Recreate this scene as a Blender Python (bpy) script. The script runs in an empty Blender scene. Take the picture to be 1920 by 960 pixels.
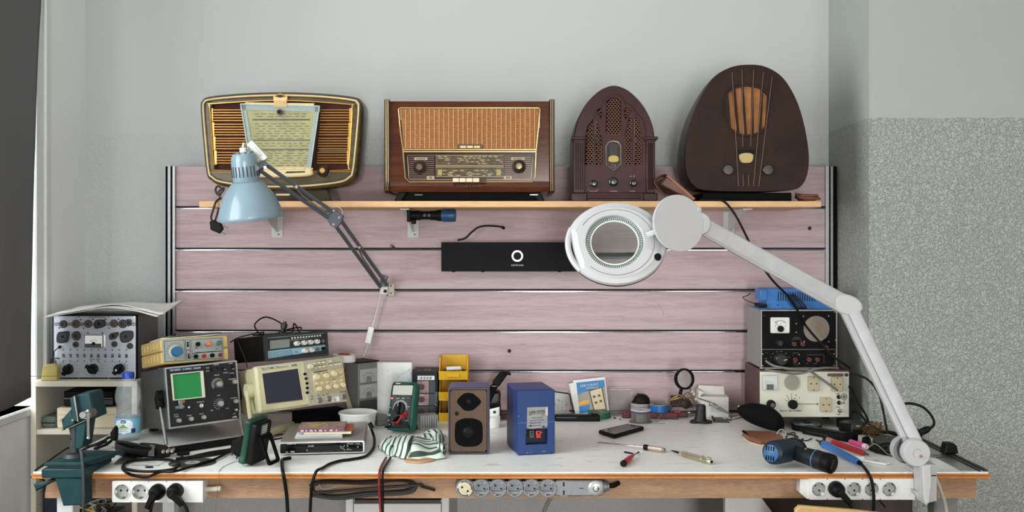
import bpy, bmesh, math, random
from mathutils import Vector, Matrix, Euler
random.seed(7)
sc = bpy.context.scene
COL = sc.collection
PI = math.pi
F = 1880.0; HX = 960.0; HY = 447.0      # focal length in pixels, principal point and horizon of the photograph
CZ = 1.394                              # eye height
# ------------------------------------------------------------------ camera, light, exposure
cam = bpy.data.cameras.new('camera'); camo = bpy.data.objects.new('camera', cam); COL.objects.link(camo)
camo.location = (0, 0, CZ); camo.rotation_euler = (PI/2, 0, 0)
cam.sensor_width = 36; cam.lens = 36*F/1920; cam.shift_y = -(480-HY)/1920; cam.clip_start = 0.05
sc.camera = camo
sc.view_settings.view_transform = 'Standard'; sc.view_settings.look = 'None'
sc.view_settings.exposure = -0.11; sc.view_settings.gamma = 1; sc.view_settings.use_curve_mapping = False
wd = bpy.data.worlds.new('world'); sc.world = wd; wd.use_nodes = True
_bg = wd.node_tree.nodes['Background']; _bg.inputs[0].default_value = (0.86, 0.95, 1.0, 1); _bg.inputs[1].default_value = 1.0
def area(name, loc, target, sx, sy, power, color):
    l = bpy.data.lights.new(name, 'AREA'); l.shape = 'RECTANGLE'; l.size = sx; l.size_y = sy; l.energy = power; l.color = color
    o = bpy.data.objects.new(name, l); COL.objects.link(o); o.location = loc
    o.rotation_euler = (Vector(target)-Vector(loc)).to_track_quat('-Z', 'Y').to_euler()
    return o
area('window_light_rear', (0.38, -2.92, 1.05), (0.38, 3.6, 1.05), 0.55, 1.4, 122, (1.0, 0.99, 0.97))
area('window_light_side', (-1.98, 1.72, 1.72), (1.0, 1.95, 1.5), 1.6, 1.7, 105, (0.97, 0.985, 1.0))
area('fill_light_rear_side', (1.95, -2.92, 1.6), (-0.6, 3.6, 1.3), 0.7, 1.2, 34, (1.0, 0.99, 0.97))  # added fill with no known window behind it, brightens the window wall
area('window_light_far', (-1.96, 2.99, 1.75), (0.0, 2.99, 1.75), .62, 1.7, 26, (0.97, 0.985, 1.0))
# ------------------------------------------------------------------ helpers
def P(px, py, Y): return Vector(((px-HX)*Y/F, Y, CZ-(py-HY)*Y/F))
def T(px, py, z=0.75):
    Y = (CZ-z)*F/(py-HY); return Vector(((px-HX)*Y/F, Y, z))
def lin(c):
    return tuple(((v/255)/12.92 if v/255 <= .04045 else ((v/255+.055)/1.055)**2.4) for v in c)+(1,)
MATS = {}
def mat(name, rgb, rough=.5, metal=0, var=.06, scale=30, bump=0, bscale=200, spec=.5, emit=None, alpha=1, trans=0, stretch=(1,1,1), rgb2=None, coat=0, detail=3):
    """plain procedural material: a colour broken by noise, optional noise bump"""
    if name in MATS: return MATS[name]
    m = bpy.data.materials.new(name); m.use_nodes = True; nt = m.node_tree; b = nt.nodes['Principled BSDF']
    N = nt.nodes.new; L = nt.links.new
    tc = N('ShaderNodeTexCoord'); mp = N('ShaderNodeMapping'); mp.inputs['Scale'].default_value = stretch
    L(tc.outputs['Object'], mp.inputs[0])
    nz = N('ShaderNodeTexNoise'); nz.inputs['Scale'].default_value = scale; nz.inputs['Detail'].default_value = detail; L(mp.outputs[0], nz.inputs['Vector'])
    c = lin(rgb)
    rp = N('ShaderNodeValToRGB'); rp.color_ramp.elements[0].position = .3; rp.color_ramp.elements[1].position = .7
    if rgb2: a, d = c, lin(rgb2)
    else: a = tuple(v*(1-var) for v in c[:3])+(1,); d = tuple(min(1, v*(1+var)) for v in c[:3])+(1,)
    rp.color_ramp.elements[0].color = a; rp.color_ramp.elements[1].color = d
    L(nz.outputs['Fac'], rp.inputs[0]); L(rp.outputs[0], b.inputs['Base Color'])
    b.inputs['Roughness'].default_value = rough; b.inputs['Metallic'].default_value = metal
    b.inputs['Specular IOR Level'].default_value = spec; b.inputs['Coat Weight'].default_value = coat
    b.inputs['Transmission Weight'].default_value = trans; b.inputs['Alpha'].default_value = alpha
    if bump:
        n2 = N('ShaderNodeTexNoise'); n2.inputs['Scale'].default_value = bscale; L(mp.outputs[0], n2.inputs['Vector'])
        bp = N('ShaderNodeBump'); bp.inputs['Strength'].default_value = bump; bp.inputs['Distance'].default_value = .003
        L(n2.outputs['Fac'], bp.inputs['Height']); L(bp.outputs[0], b.inputs['Normal'])
    MATS[name] = m
    return m
def cr(pts, n=6, closed=False):
    """Catmull-Rom through points"""
    p = [Vector(q) for q in pts]; out = []; N = len(p)
    if N < 3: return p
    for i in range(N if closed else N-1):
        if closed: a, b, c, d = p[(i-1) % N], p[i], p[(i+1) % N], p[(i+2) % N]
        else: a, b, c, d = p[max(i-1, 0)], p[i], p[i+1], p[min(i+2, N-1)]
        for k in range(n):
            t = k/n
            out.append(.5*((2*b)+(c-a)*t+(2*a-5*b+4*c-d)*t*t+(3*b-a-3*c+d)*t**3))
    if not closed: out.append(p[-1])
    return out
def cr2(pts, n=6, closed=True):
    return [(q.x, q.y) for q in cr([(a, b, 0) for a, b in pts], n, closed)]
def rrect(x0, x1, z0, z1, r=.005, n=4):
    r = min(r, (x1-x0)/2-1e-6, (z1-z0)/2-1e-6); o = []
    for cx, cz, a0 in ((x1-r, z1-r, 0), (x0+r, z1-r, 90), (x0+r, z0+r, 180), (x1-r, z0+r, 270)):
        for k in range(n+1):
            a = math.radians(a0+90*k/n); o.append((cx+r*math.cos(a), cz+r*math.sin(a)))
    return o
def ell(cx, cz, rx, rz=None, n=24, a0=0):
    rz = rx if rz is None else rz
    return [(cx+rx*math.cos(a0+2*PI*k/n), cz+rz*math.sin(a0+2*PI*k/n)) for k in range(n)]
def inset(o, d):
    n = len(o); out = []
    A = sum(o[i][0]*o[(i+1) % n][1]-o[(i+1) % n][0]*o[i][1] for i in range(n)); s = 1 if A > 0 else -1
    for i in range(n):
        a, b, c = Vector(o[i-1]), Vector(o[i]), Vector(o[(i+1) % n])
        e1 = (b-a).normalized() if (b-a).length > 1e-9 else Vector((1, 0)); e2 = (c-b).normalized() if (c-b).length > 1e-9 else e1
        n1 = Vector((-e1.y, e1.x)); n2 = Vector((-e2.y, e2.x)); m = n1+n2
        m = m.normalized() if m.length > 1e-6 else n1
        k = max(.5, m.dot(n1)); q = b+m*(s*d/k); out.append((q.x, q.y))
    return out
class B:
    def __init__(s, M=None): s.bm = bmesh.new(); s.mats = []; s.M = M or Matrix.Identity(4)
    def mi(s, m):
        if m not in s.mats: s.mats.append(m)
        return s.mats.index(m)
    def raw(s, vs, fs, m):
        i = s.mi(m); v = [s.bm.verts.new(s.M @ Vector(q)) for q in vs]
        for f in fs:
            try: s.bm.faces.new([v[k] for k in f]).material_index = i
            except ValueError: pass
        return s
    def box(s, x0, x1, y0, y1, z0, z1, m, ch=0):
        if ch: return s.prism([(x0, z0), (x1, z0), (x1, z1), (x0, z1)] if 0 else rrect(x0, x1, z0, z1, ch, 1), y0, y1, m, ch)
        return s.prism([(x0, z0), (x1, z0), (x1, z1), (x0, z1)], y0, y1, m)
    def prism(s, o, a, b, m, ch=0, axis='y', ends=(1, 1)):
        mp = {'y': lambda u, v, w: (u, w, v), 'z': lambda u, v, w: (u, v, w), 'x': lambda u, v, w: (w, u, v)}[axis]
        n = len(o); rings = []
        sg = 1 if b > a else -1
        if ch and ends[0]: rings.append((inset(o, ch), a)); rings.append((o, a+sg*ch))
        else: rings.append((o, a))
        if ch and ends[1]: rings.append((o, b-sg*ch)); rings.append((inset(o, ch), b))
        else: rings.append((o, b))
        vs = []; fs = []
        for r, w in rings: vs += [mp(u, v, w) for u, v in r]
        for k in range(len(rings)-1):
            for i in range(n):
                j = (i+1) % n; fs.append((k*n+i, k*n+j, (k+1)*n+j, (k+1)*n+i))
        fs.append(tuple(range(n))[::-1]); fs.append(tuple((len(rings)-1)*n+i for i in range(n)))
        return s.raw(vs, fs, m)
    def ring(s, o, i_, a, b, m, axis='y'):
        """frame between outer outline o and inner outline i_ (same count)"""
        mp = {'y': lambda u, v, w: (u, w, v), 'z': lambda u, v, w: (u, v, w), 'x': lambda u, v, w: (w, u, v)}[axis]
        n = len(o); vs = [mp(u, v, w) for r, w in ((o, a), (o, b), (i_, b), (i_, a)) for u, v in r]; fs = []
        for k in range(4):
            l = (k+1) % 4
            for i in range(n):
                j = (i+1) % n; fs.append((k*n+i, k*n+j, l*n+j, l*n+i))
        return s.raw(vs, fs, m)
    def cyl(s, p0, p1, r0, m, r1=None, n=16):
        p0 = Vector(p0); p1 = Vector(p1); d = p1-p0
        return s.lathe([(0, 0), (r0, 0), (r0 if r1 is None else r1, d.length), (0, d.length)], p0, d, m, n)
    def lathe(s, prof, org, axis, m, n=24):
        org = Vector(org); ax = Vector(axis).normalized(); u = ax.orthogonal().normalized(); v = ax.cross(u)
        vs = []; idx = []
        for r, h in prof:
            if r < 1e-7: idx.append([len(vs)]); vs.append(org+ax*h)
            else:
                idx.append(list(range(len(vs), len(vs)+n)))
                vs += [org+ax*h+(u*math.cos(2*PI*k/n)+v*math.sin(2*PI*k/n))*r for k in range(n)]
        fs = []
        for A, C in zip(idx, idx[1:]):
            for k in range(n):
                j = (k+1) % n
                if len(A) == 1 and len(C) == 1: continue
                if len(A) == 1: fs.append((A[0], C[j], C[k]))
                elif len(C) == 1: fs.append((A[k], A[j], C[0]))
                else: fs.append((A[k], A[j], C[j], C[k]))
        return s.raw(vs, fs, m)
    def tube(s, pts, r, m, n=8, sm=5, closed=False, flat=1.0):
        p = cr(pts, sm, closed) if sm else [Vector(q) for q in pts]
        vs = []; fs = []; N = len(p); u = None
        for i in range(N):
            if closed: d = p[(i+1) % N]-p[i-1]
            else: d = p[min(i+1, N-1)]-p[max(i-1, 0)]
            d = d.normalized() if d.length > 1e-9 else Vector((0, 0, 1))
            u = (d.orthogonal() if u is None else u-d*u.dot(d)); u = u.normalized() if u.length > 1e-6 else d.orthogonal().normalized()
            v = d.cross(u); rr = r(i/(N-1)) if callable(r) else r
            vs += [p[i]+(u*math.cos(2*PI*k/n)+v*math.sin(2*PI*k/n)*flat)*rr for k in range(n)]
        for i in range(N if closed else N-1):
            for k in range(n):
                j = (k+1) % n; a = i*n; c = ((i+1) % N)*n; fs.append((a+k, a+j, c+j, c+k))
        if not closed: fs += [tuple(range(n))[::-1], tuple((N-1)*n+k for k in range(n))]
        return s.raw(vs, fs, m)
    def ball(s, c, r, m, n=16, sc_=(1, 1, 1)):
        vs = []; fs = []; h = n//2; c = Vector(c)
        for i in range(1, h):
            a = PI*i/h
            vs += [c+Vector((r*sc_[0]*math.sin(a)*math.cos(2*PI*k/n), r*sc_[1]*math.sin(a)*math.sin(2*PI*k/n), r*sc_[2]*math.cos(a))) for k in range(n)]
        t = len(vs); vs += [c+Vector((0, 0, r*sc_[2])), c-Vector((0, 0, r*sc_[2]))]
        for i in range(h-2):
            for k in range(n): j = (k+1) % n; fs.append((i*n+k, (i+1)*n+k, (i+1)*n+j, i*n+j))
        for k in range(n): j = (k+1) % n; fs.append((t, k, j)); fs.append((t+1, (h-2)*n+j, (h-2)*n+k))
        return s.raw(vs, fs, m)
    def grid(s, f, nu, nv, m, cu=False):
        vs = [f(i/(nu if cu else nu-1), j/(nv-1)) for j in range(nv) for i in range(nu)]; fs = []
        for j in range(nv-1):
            for i in range(nu if cu else nu-1):
                k = (i+1) % nu; fs.append((j*nu+i, j*nu+k, (j+1)*nu+k, (j+1)*nu+i))
        return s.raw(vs, fs, m)
    def text(s, txt, x, z, size, m, y=-.0004, th=.0003, align='CENTER', rot=0, M=None, wide=1.0, shear=0):
        """lettering standing on the local front plane (x right, z up, facing -y)"""
        c = bpy.data.curves.new('t', 'FONT'); c.body = txt; c.size = size; c.align_x = align; c.align_y = 'CENTER'; c.extrude = th; c.resolution_u = 2; c.shear = shear
        o = bpy.data.objects.new('t', c); me = o.to_mesh()
        R = Matrix.Rotation(-rot, 4, 'Y') @ Matrix.Rotation(PI/2, 4, 'X') @ Matrix.Diagonal((wide, 1, 1, 1))
        X = (M or Matrix.Identity(4)) @ Matrix.Translation((x, y, z)) @ R
        s.raw([X @ v.co for v in me.vertices], [tuple(p.vertices) for p in me.polygons], m)
        o.to_mesh_clear(); bpy.data.objects.remove(o); bpy.data.curves.remove(c)
        return s
    def build(s, name, parent=None, loc=(0, 0, 0), rot=(0, 0, 0), ang=35, bev=0, solid=0, sub=0, label=None):
        bm = s.bm; bmesh.ops.recalc_face_normals(bm, faces=bm.faces)
        me = bpy.data.meshes.new(name); bm.to_mesh(me); bm.free()
        for m in s.mats: me.materials.append(m)
        me.polygons.foreach_set('use_smooth', [True]*len(me.polygons)); me.set_sharp_from_angle(angle=math.radians(ang))
        o = bpy.data.objects.new(name, me); COL.objects.link(o)
        o.rotation_mode = 'YXZ'; o.location = loc; o.rotation_euler = [math.radians(a) for a in rot]
        if parent: o.parent = parent
        if solid: q = o.modifiers.new('solid', 'SOLIDIFY'); q.thickness = solid; q.offset = 0
        if sub: q = o.modifiers.new('sub', 'SUBSURF'); q.levels = sub; q.render_levels = sub
        if bev: q = o.modifiers.new('bevel', 'BEVEL'); q.width = bev; q.segments = 2; q.limit_method = 'ANGLE'; q.angle_limit = math.radians(50)
        if label: o['label'] = label
        return o
def tag(o, label, cat, group=None, kind=None):
    o['label'] = label; o['category'] = cat
    if group: o['group'] = group
    if kind: o['kind'] = kind
    return o
def thing(name, label, cat, loc=(0, 0, 0), rot=(0, 0, 0), group=None):
    o = bpy.data.objects.new(name, None); COL.objects.link(o); o.empty_display_size = .05
    o.rotation_mode = 'YXZ'; o.location = loc; o.rotation_euler = [math.radians(a) for a in rot]
    return tag(o, label, cat, group)
def struct(o): o['kind'] = 'structure'; return o
class Face:
    """maps photograph pixels inside a front-panel quad (TL, TR, BR, BL) to local metres on a W x H panel, x centred, z from the bottom"""
    def __init__(s, q, W, H):
        s.W, s.H = W, H
        dst = [(-W/2, H), (W/2, H), (W/2, 0), (-W/2, 0)]
        A = []; b = []
        for (x, y), (u, v) in zip(q, dst):
            A.append([x, y, 1, 0, 0, 0, -u*x, -u*y]); b.append(u)
            A.append([0, 0, 0, x, y, 1, -v*x, -v*y]); b.append(v)
        n = 8
        for i in range(n):
            p = max(range(i, n), key=lambda r: abs(A[r][i])); A[i], A[p] = A[p], A[i]; b[i], b[p] = b[p], b[i]
            for r in range(i+1, n):
                f = A[r][i]/A[i][i]
                for c in range(i, n): A[r][c] -= f*A[i][c]
                b[r] -= f*b[i]
        h = [0]*n
        for i in range(n-1, -1, -1): h[i] = (b[i]-sum(A[i][c]*h[c] for c in range(i+1, n)))/A[i][i]
        s.h = h
    def __call__(s, x, y):
        h = s.h; w = h[6]*x+h[7]*y+1
        return (h[0]*x+h[1]*y+h[2])/w, (h[3]*x+h[4]*y+h[5])/w
# ------------------------------------------------------------------ shared materials
BLACK = mat('black plastic', (12, 12, 13), .5, spec=.15)
MATTE = mat('matte black', (8, 8, 9), .75, spec=.1)
RUB = mat('black rubber', (8, 8, 9), .6, spec=.15)
DGREY = mat('dark grey plastic', (58, 60, 62), .5)
GREY = mat('grey plastic', (128, 130, 130), .5)
WHITE = mat('white plastic', (232, 233, 230), .38)
OFFW = mat('off white paint', (222, 221, 212), .5)
CHROME = mat('chrome', (200, 200, 198), .18, 1)
ALU = mat('brushed aluminium', (176, 178, 180), .34, 1, stretch=(1, 1, 14))
STEEL = mat('dull steel', (140, 140, 138), .4, 1)
PAPER = mat('white paper', (228, 228, 226), .8)
RED = mat('red plastic', (170, 32, 40), .4)
BEIGE = mat('beige plastic', (214, 207, 170), .5)
KNOBW = mat('cream knob', (205, 198, 165), .45)
BRASS = mat('brass', (146, 118, 76), .3, 1)
INKW = mat('white ink', (215, 216, 214), .6)
INKB = mat('black ink', (20, 20, 22), .6)
CORD = mat('black cord', (9, 9, 10), .5, spec=.2)
CORDW = mat('white cord', (205, 205, 200), .5)
CORDG = mat('grey cord', (120, 120, 118), .5)
def glass(name, rgb, rough=.02, ior=1.45):
    m = mat(name, rgb, rough, trans=1, var=.01); m.node_tree.nodes['Principled BSDF'].inputs['IOR'].default_value = ior; return m
GLASS = glass('clear glass', (245, 250, 248))
def thin(name, rgb, a, rough=.08):
    """thin clear film or plastic: mostly see-through with its own sheen"""
    if name in MATS: return MATS[name]
    m = bpy.data.materials.new(name); m.use_nodes = True; nt = m.node_tree; nt.nodes.remove(nt.nodes['Principled BSDF'])
    t = nt.nodes.new('ShaderNodeBsdfTransparent'); p = nt.nodes.new('ShaderNodeBsdfPrincipled'); x = nt.nodes.new('ShaderNodeMixShader')
    nz = nt.nodes.new('ShaderNodeTexNoise'); nz.inputs['Scale'].default_value = 40; mr = nt.nodes.new('ShaderNodeMapRange')
    mr.inputs[3].default_value = a*.7; mr.inputs[4].default_value = a*1.3
    nt.links.new(nz.outputs['Fac'], mr.inputs[0]); nt.links.new(mr.outputs[0], x.inputs[0])
    p.inputs['Base Color'].default_value = lin(rgb); p.inputs['Roughness'].default_value = rough; t.inputs[0].default_value = tuple(.9+.1*q for q in lin(rgb)[:3])+(1,)
    nt.links.new(t.outputs[0], x.inputs[1]); nt.links.new(p.outputs[0], x.inputs[2]); nt.links.new(x.outputs[0], nt.nodes['Material Output'].inputs[0])
    MATS[name] = m; return m
def wood(name, dark, light, scale=(1, 12, 12), rough=.45, fine=40, spec=.5, coat=0, contrast=(.3, .7), dist=2.0):
    """wood grain running along x (scale stretches the noise across the grain)"""
    if name in MATS: return MATS[name]
    m = bpy.data.materials.new(name); m.use_nodes = True; nt = m.node_tree; b = nt.nodes['Principled BSDF']; N = nt.nodes.new; L = nt.links.new
    tc = N('ShaderNodeTexCoord'); mp = N('ShaderNodeMapping'); mp.inputs['Scale'].default_value = scale; L(tc.outputs['Object'], mp.inputs[0])
    n1 = N('ShaderNodeTexNoise'); n1.inputs['Scale'].default_value = fine; n1.inputs['Detail'].default_value = 6; n1.inputs['Distortion'].default_value = dist; L(mp.outputs[0], n1.inputs['Vector'])
    n2 = N('ShaderNodeTexNoise'); n2.inputs['Scale'].default_value = fine*.12; n2.inputs['Detail'].default_value = 2; L(mp.outputs[0], n2.inputs['Vector'])
    mx = N('ShaderNodeMath'); mx.operation = 'ADD'; L(n1.outputs['Fac'], mx.inputs[0]); L(n2.outputs['Fac'], mx.inputs[1])
    hf = N('ShaderNodeMath'); hf.operation = 'MULTIPLY'; hf.inputs[1].default_value = .5; L(mx.outputs[0], hf.inputs[0])
    rp = N('ShaderNodeValToRGB'); rp.color_ramp.elements[0].position = contrast[0]; rp.color_ramp.elements[1].position = contrast[1]
    rp.color_ramp.elements[0].color = lin(dark); rp.color_ramp.elements[1].color = lin(light)
    L(hf.outputs[0], rp.inputs[0]); L(rp.outputs[0], b.inputs['Base Color'])
    b.inputs['Roughness'].default_value = rough; b.inputs['Specular IOR Level'].default_value = spec; b.inputs['Coat Weight'].default_value = coat
    MATS[name] = m; return m
def stucco(name, rgb, zline, scale, strength, always=False, rgb_low=None):
    """painted plaster: smooth above zline (world height), rough roller texture below"""
    m = bpy.data.materials.new(name); m.use_nodes = True; nt = m.node_tree; b = nt.nodes['Principled BSDF']; N = nt.nodes.new; L = nt.links.new
    g = N('ShaderNodeNewGeometry'); sp = N('ShaderNodeSeparateXYZ'); L(g.outputs['Position'], sp.inputs[0])
    wob = N('ShaderNodeTexNoise'); wob.inputs['Scale'].default_value = 14; L(g.outputs['Position'], wob.inputs['Vector'])
    ad = N('ShaderNodeMath'); ad.operation = 'MULTIPLY_ADD'; ad.inputs[1].default_value = .012; L(wob.outputs['Fac'], ad.inputs[0]); L(sp.outputs['Z'], ad.inputs[2])
    lt = N('ShaderNodeMath'); lt.operation = 'LESS_THAN'; lt.inputs[1].default_value = zline; L(ad.outputs[0], lt.inputs[0])
    v = N('ShaderNodeTexNoise'); v.inputs['Scale'].default_value = scale; v.inputs['Detail'].default_value = 1.5; v.inputs['Distortion'].default_value = 1.2; L(g.outputs['Position'], v.inputs['Vector'])
    rp = N('ShaderNodeValToRGB'); rp.color_ramp.elements[0].position = .42; rp.color_ramp.elements[1].position = .58; L(v.outputs['Fac'], rp.inputs[0])
    ml = N('ShaderNodeMath'); ml.operation = 'MULTIPLY'; L(rp.outputs[0], ml.inputs[0]); L(lt.outputs[0], ml.inputs[1])
    a2 = N('ShaderNodeMath'); a2.operation = 'MULTIPLY_ADD'; a2.inputs[1].default_value = .6; L(lt.outputs[0], a2.inputs[0]); L(ml.outputs[0], a2.inputs[2])
    bp = N('ShaderNodeBump'); bp.inputs['Strength'].default_value = strength; bp.inputs['Distance'].default_value = .004
    L(a2.outputs[0], bp.inputs['Height']); L(bp.outputs[0], b.inputs['Normal'])
    n = N('ShaderNodeTexNoise'); n.inputs['Scale'].default_value = 2.5; n.inputs['Detail'].default_value = 4; L(g.outputs['Position'], n.inputs['Vector'])
    r2 = N('ShaderNodeValToRGB'); c = lin(rgb); r2.color_ramp.elements[0].color = tuple(q*.95 for q in c[:3])+(1,); r2.color_ramp.elements[1].color = c
    L(n.outputs['Fac'], r2.inputs[0]); L(r2.outputs[0], b.inputs['Base Color']); b.inputs['Roughness'].default_value = .75
    MATS[name] = m; return m
# ------------------------------------------------------------------ room shell
YF = 2.759; YP = 3.696; YPIL = 3.37; YW = 3.80; XL = -1.617; XPIL = 1.200; ZT = 0.75
ZLINE = 1.394+198*YW/F
M_wall = stucco('wall plaster cool', (197, 199, 199), ZLINE, 80, .38)
M_wallr = stucco('wall plaster strong', (172, 176, 171), CZ+229*YPIL/F, 92, 1.0)
M_walll = stucco('wall plaster side', (236, 238, 237), .9, 95, .15)
b = B(); b.box(XL-.05, XPIL+.05, YW, YW+.12, 0, 3.0, M_wall); struct(b.build('wall_back'))
b = B(); b.box(XPIL, 3.2, YPIL, YW+.12, 0, 3.0, M_wallr); struct(b.build('wall_right'))
# window wall: the window opening starts at y = 3.36 and runs towards the viewer
WY1 = 3.385; WY0 = 0.85; SILL = .83
b = B(); b.box(XL-.3, XL, WY1, YW+.12, 0, 3.0, M_walll); b.box(XL-.3, XL, -2.8, WY0, 0, 3.0, M_walll); b.box(XL-.3, XL, WY0, WY1, 0, SILL, M_walll); b.box(XL-.3, XL, WY0, WY1, 2.7, 3.0, M_walll)
struct(b.build('wall_left'))
M_trim = mat('trim paint', (216, 219, 216), .5, var=.03)
b = B(); b.box(XL-.02, XL+.012, WY1-.002, WY1+.05, SILL, 2.75, M_trim, .004); b.box(XL-.0, XL+.02, WY1+.052, WY1+.075, .95, 2.75, M_trim, .004); struct(b.build('trim_1'))
b = B(); b.box(XL-.28, XL+.012, WY0, WY1-.002, SILL-.03, SILL, M_trim, .005); struct(b.build('trim_2'))
b = B(); b.box(XL-.3, XPIL, YW-.012, YW, 0, .09, M_trim); struct(b.build('baseboard_back'))
wn = struct(bpy.data.objects.new('window_1', None)); COL.objects.link(wn); wn.location = (XL-.2, 0, 0)
b = B()
for y0, y1, z0, z1 in ((WY0, WY0+.06, SILL, 2.7), (WY1-.06, WY1, SILL, 2.7), (WY0, WY1, SILL, SILL+.06), (WY0, WY1, 2.64, 2.7), (2.1, 2.16, SILL, 2.7)):
    b.box(-.025, .025, y0, y1, z0, z1, M_trim)
b.build('window_frame', wn)
b = B(); b.box(-.004, .004, WY0+.06, WY1-.06, SILL+.06, 2.64, thin('window glass', (235, 242, 242), .12)); b.build('pane', wn)
M_room = mat('room paint', (176, 178, 176), .8, var=.03)
b = B(); b.box(3.2, 3.3, -2.8, YW+.12, 0, 3.0, mat('pale room paint', (228, 228, 224), .8, var=.02)); struct(b.build('wall_far_right'))
b = B(); b.box(-1.95, .1, -2.95, -2.8, 0, 3.0, M_room); b.box(.66, 1.6, -2.95, -2.8, 0, 3.0, M_room); b.box(2.3, 3.3, -2.95, -2.8, 0, 3.0, M_room); b.box(1.6, 2.3, -2.95, -2.8, 0, 1.0, M_room); b.box(1.6, 2.3, -2.95, -2.8, 2.2, 3.0, M_room); b.box(.1, .66, -2.95, -2.8, 0, .3, M_room); b.box(.1, .66, -2.95, -2.8, 1.78, 3.0, M_room); struct(b.build('wall_rear'))  # opening furthest along x is added for the fill light
M_floor = wood('floor boards', (92, 80, 66), (128, 112, 94), (1, 10, 10))
b = B(); b.box(-2.2, 3.2, -2.8, YW+.1, -.1, 0, M_floor); struct(b.build('floor'))
b = B(); b.box(-2.2, 3.2, -2.8, YW+.1, 3.0, 3.1, mat('ceiling paint', (225, 226, 222), .8, var=.02)); struct(b.build('ceiling'))
# dark roller blind hung in front of the window
t = thing('roller_blind', 'dark grey fabric blind hanging over the window beside the workbench', 'blind')
M_blind = mat('blind fabric', (98, 98, 100), .85, var=.05, scale=300)
M_glow = mat('blind edge glow', (226, 228, 226), .7, var=.03)
def blind_edge(z): return P(27+21*max(0, min(1, (1.95-z)/-.45+1))**1.6 if z > 1.5 else 27, 0, 3.25).y
def bl(u, v):
    z = .872+v*1.85; w = max(0, min(1, (z-1.45)/.75))
    yedge = 3.30+.075*w**1.5+.010*math.sin(z*5)
    return Vector((XL+.042+.012*math.sin(u*9+z*1.3)*(1-u*.5), 2.62+u*(yedge-2.62), z+.03*(u-.97)*(v < .01)))
b = B(); b.grid(bl, 40, 24, M_blind); b.build('fabric', t, solid=.002)
b = B(); b.grid(lambda u, v: bl(1, v)+Vector((-.005-.012*u, .002+.028*u*max(0, min(1, (2.05-(.872+v*1.85))/.6)), 0)), 4, 24, M_glow); b.build('edge_glow', t, solid=.002, label='pale strip painted as window glow at the blind edge')  # pale strip stands in for window light leaking past the blind
b = B(); b.cyl((XL+.045, 2.58, 2.72), (XL+.045, 3.36, 2.72), .02, ALU); b.build('roller', t)
# ------------------------------------------------------------------ workbench
t = thing('workbench', 'long white topped wooden workbench covered in tools against the slatted panel', 'table', (0, 0, 0))
XA = (57-960)*YF/F; XB = (1858-960)*YF/F
def tabmat():
    m = mat('white laminate', (238, 239, 236), .38, var=.02, scale=6)
    nt = m.node_tree; N = nt.nodes.new; L = nt.links.new; b = nt.nodes['Principled BSDF']
    tc = N('ShaderNodeTexCoord'); mp = N('ShaderNodeMapping'); mp.inputs['Scale'].default_value = (18, 60, 1); mp.inputs['Rotation'].default_value = (0, 0, .35); L(tc.outputs['Object'], mp.inputs[0])
    n = N('ShaderNodeTexNoise'); n.inputs['Scale'].default_value = 1.0; n.inputs['Detail'].default_value = 5; n.inputs['Distortion'].default_value = .6; L(mp.outputs[0], n.inputs['Vector'])
    rp = N('ShaderNodeValToRGB'); e = rp.color_ramp.elements; e[0].position = .61; e[0].color = (0, 0, 0, 1); e[1].position = .76; e[1].color = (.6, .55, .55, 1); L(n.outputs['Fac'], rp.inputs[0])
    mx = N('ShaderNodeMix'); mx.data_type = 'RGBA'; src = b.inputs['Base Color'].links[0].from_socket
    L(rp.outputs[0], mx.inputs[0]); L(src, mx.inputs[6]); mx.inputs[7].default_value = lin((96, 94, 88)); L(mx.outputs[2], b.inputs['Base Color'])
    return m
M_lam = tabmat()
M_edge = wood('orange plywood edge', (150, 84, 36), (214, 150, 84), (1.2, 8, 14), .4, 26)
M_apron = wood('oak apron', (126, 95, 70), (192, 154, 120), (1, 10, 10), .55, 18)
ZB = ZT-13*YF/F
XN = XPIL-.012; YN = YPIL-.004; YR = YP-.002
def top_outline(e): return [(XA+e, YF+e), (XB-e, YF+e), (XB-e, YN), (XN, YN), (XN, YR), (-1.244, YR), (-1.244, 3.335), (XA+e, 3.335)]
b = B(); b.prism(top_outline(.005), ZT-.004, ZT, M_lam, axis='z'); b.build('worktop', t)
b = B(); b.prism(top_outline(0), ZB+.009, ZT-.004, M_edge, .0025, axis='z'); b.prism(top_outline(.0025), ZB, ZB+.009, M_edge, .002, axis='z'); b.build('plywood_edge', t)
M_blk = mat('rubber edging', (22, 22, 23), .5)
b = B(); b.box(XB-.030, XB-.022, YF+.012, YPIL-.02, ZT, ZT+.004, M_blk); b.box(XB-.013, XB-.003, YF+.012, YPIL-.02, ZT, ZT+.005, M_blk); b.box(XB-.075, XB-.031, YF+.012, YPIL-.02, ZT, ZT+.002, ALU)
b.build('edge_strip', t)
YA = YF+.055; za0 = CZ-(934-HY)*YA/F
b = B(); b.box((84-960)*YA/F, (1830-960)*YA/F, YA, YA+.03, za0, ZB, M_apron); b.build('front_apron', t)
b = B(); b.box((84-960)*YA/F, (84-960)*YA/F+.03, YA+.03, 3.2, za0, ZB, M_apron); b.build('side_apron', t)
b = B(); b.box((1830-960)*YA/F-.03, (1830-960)*YA/F, YA+.03, YPIL-.02, za0, ZB, M_apron); b.build('side_apron', t)
M_leg = mat('white steel leg', (222, 226, 228), .4)
M_legd = mat('grey steel leg', (120, 122, 120), .45)
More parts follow.
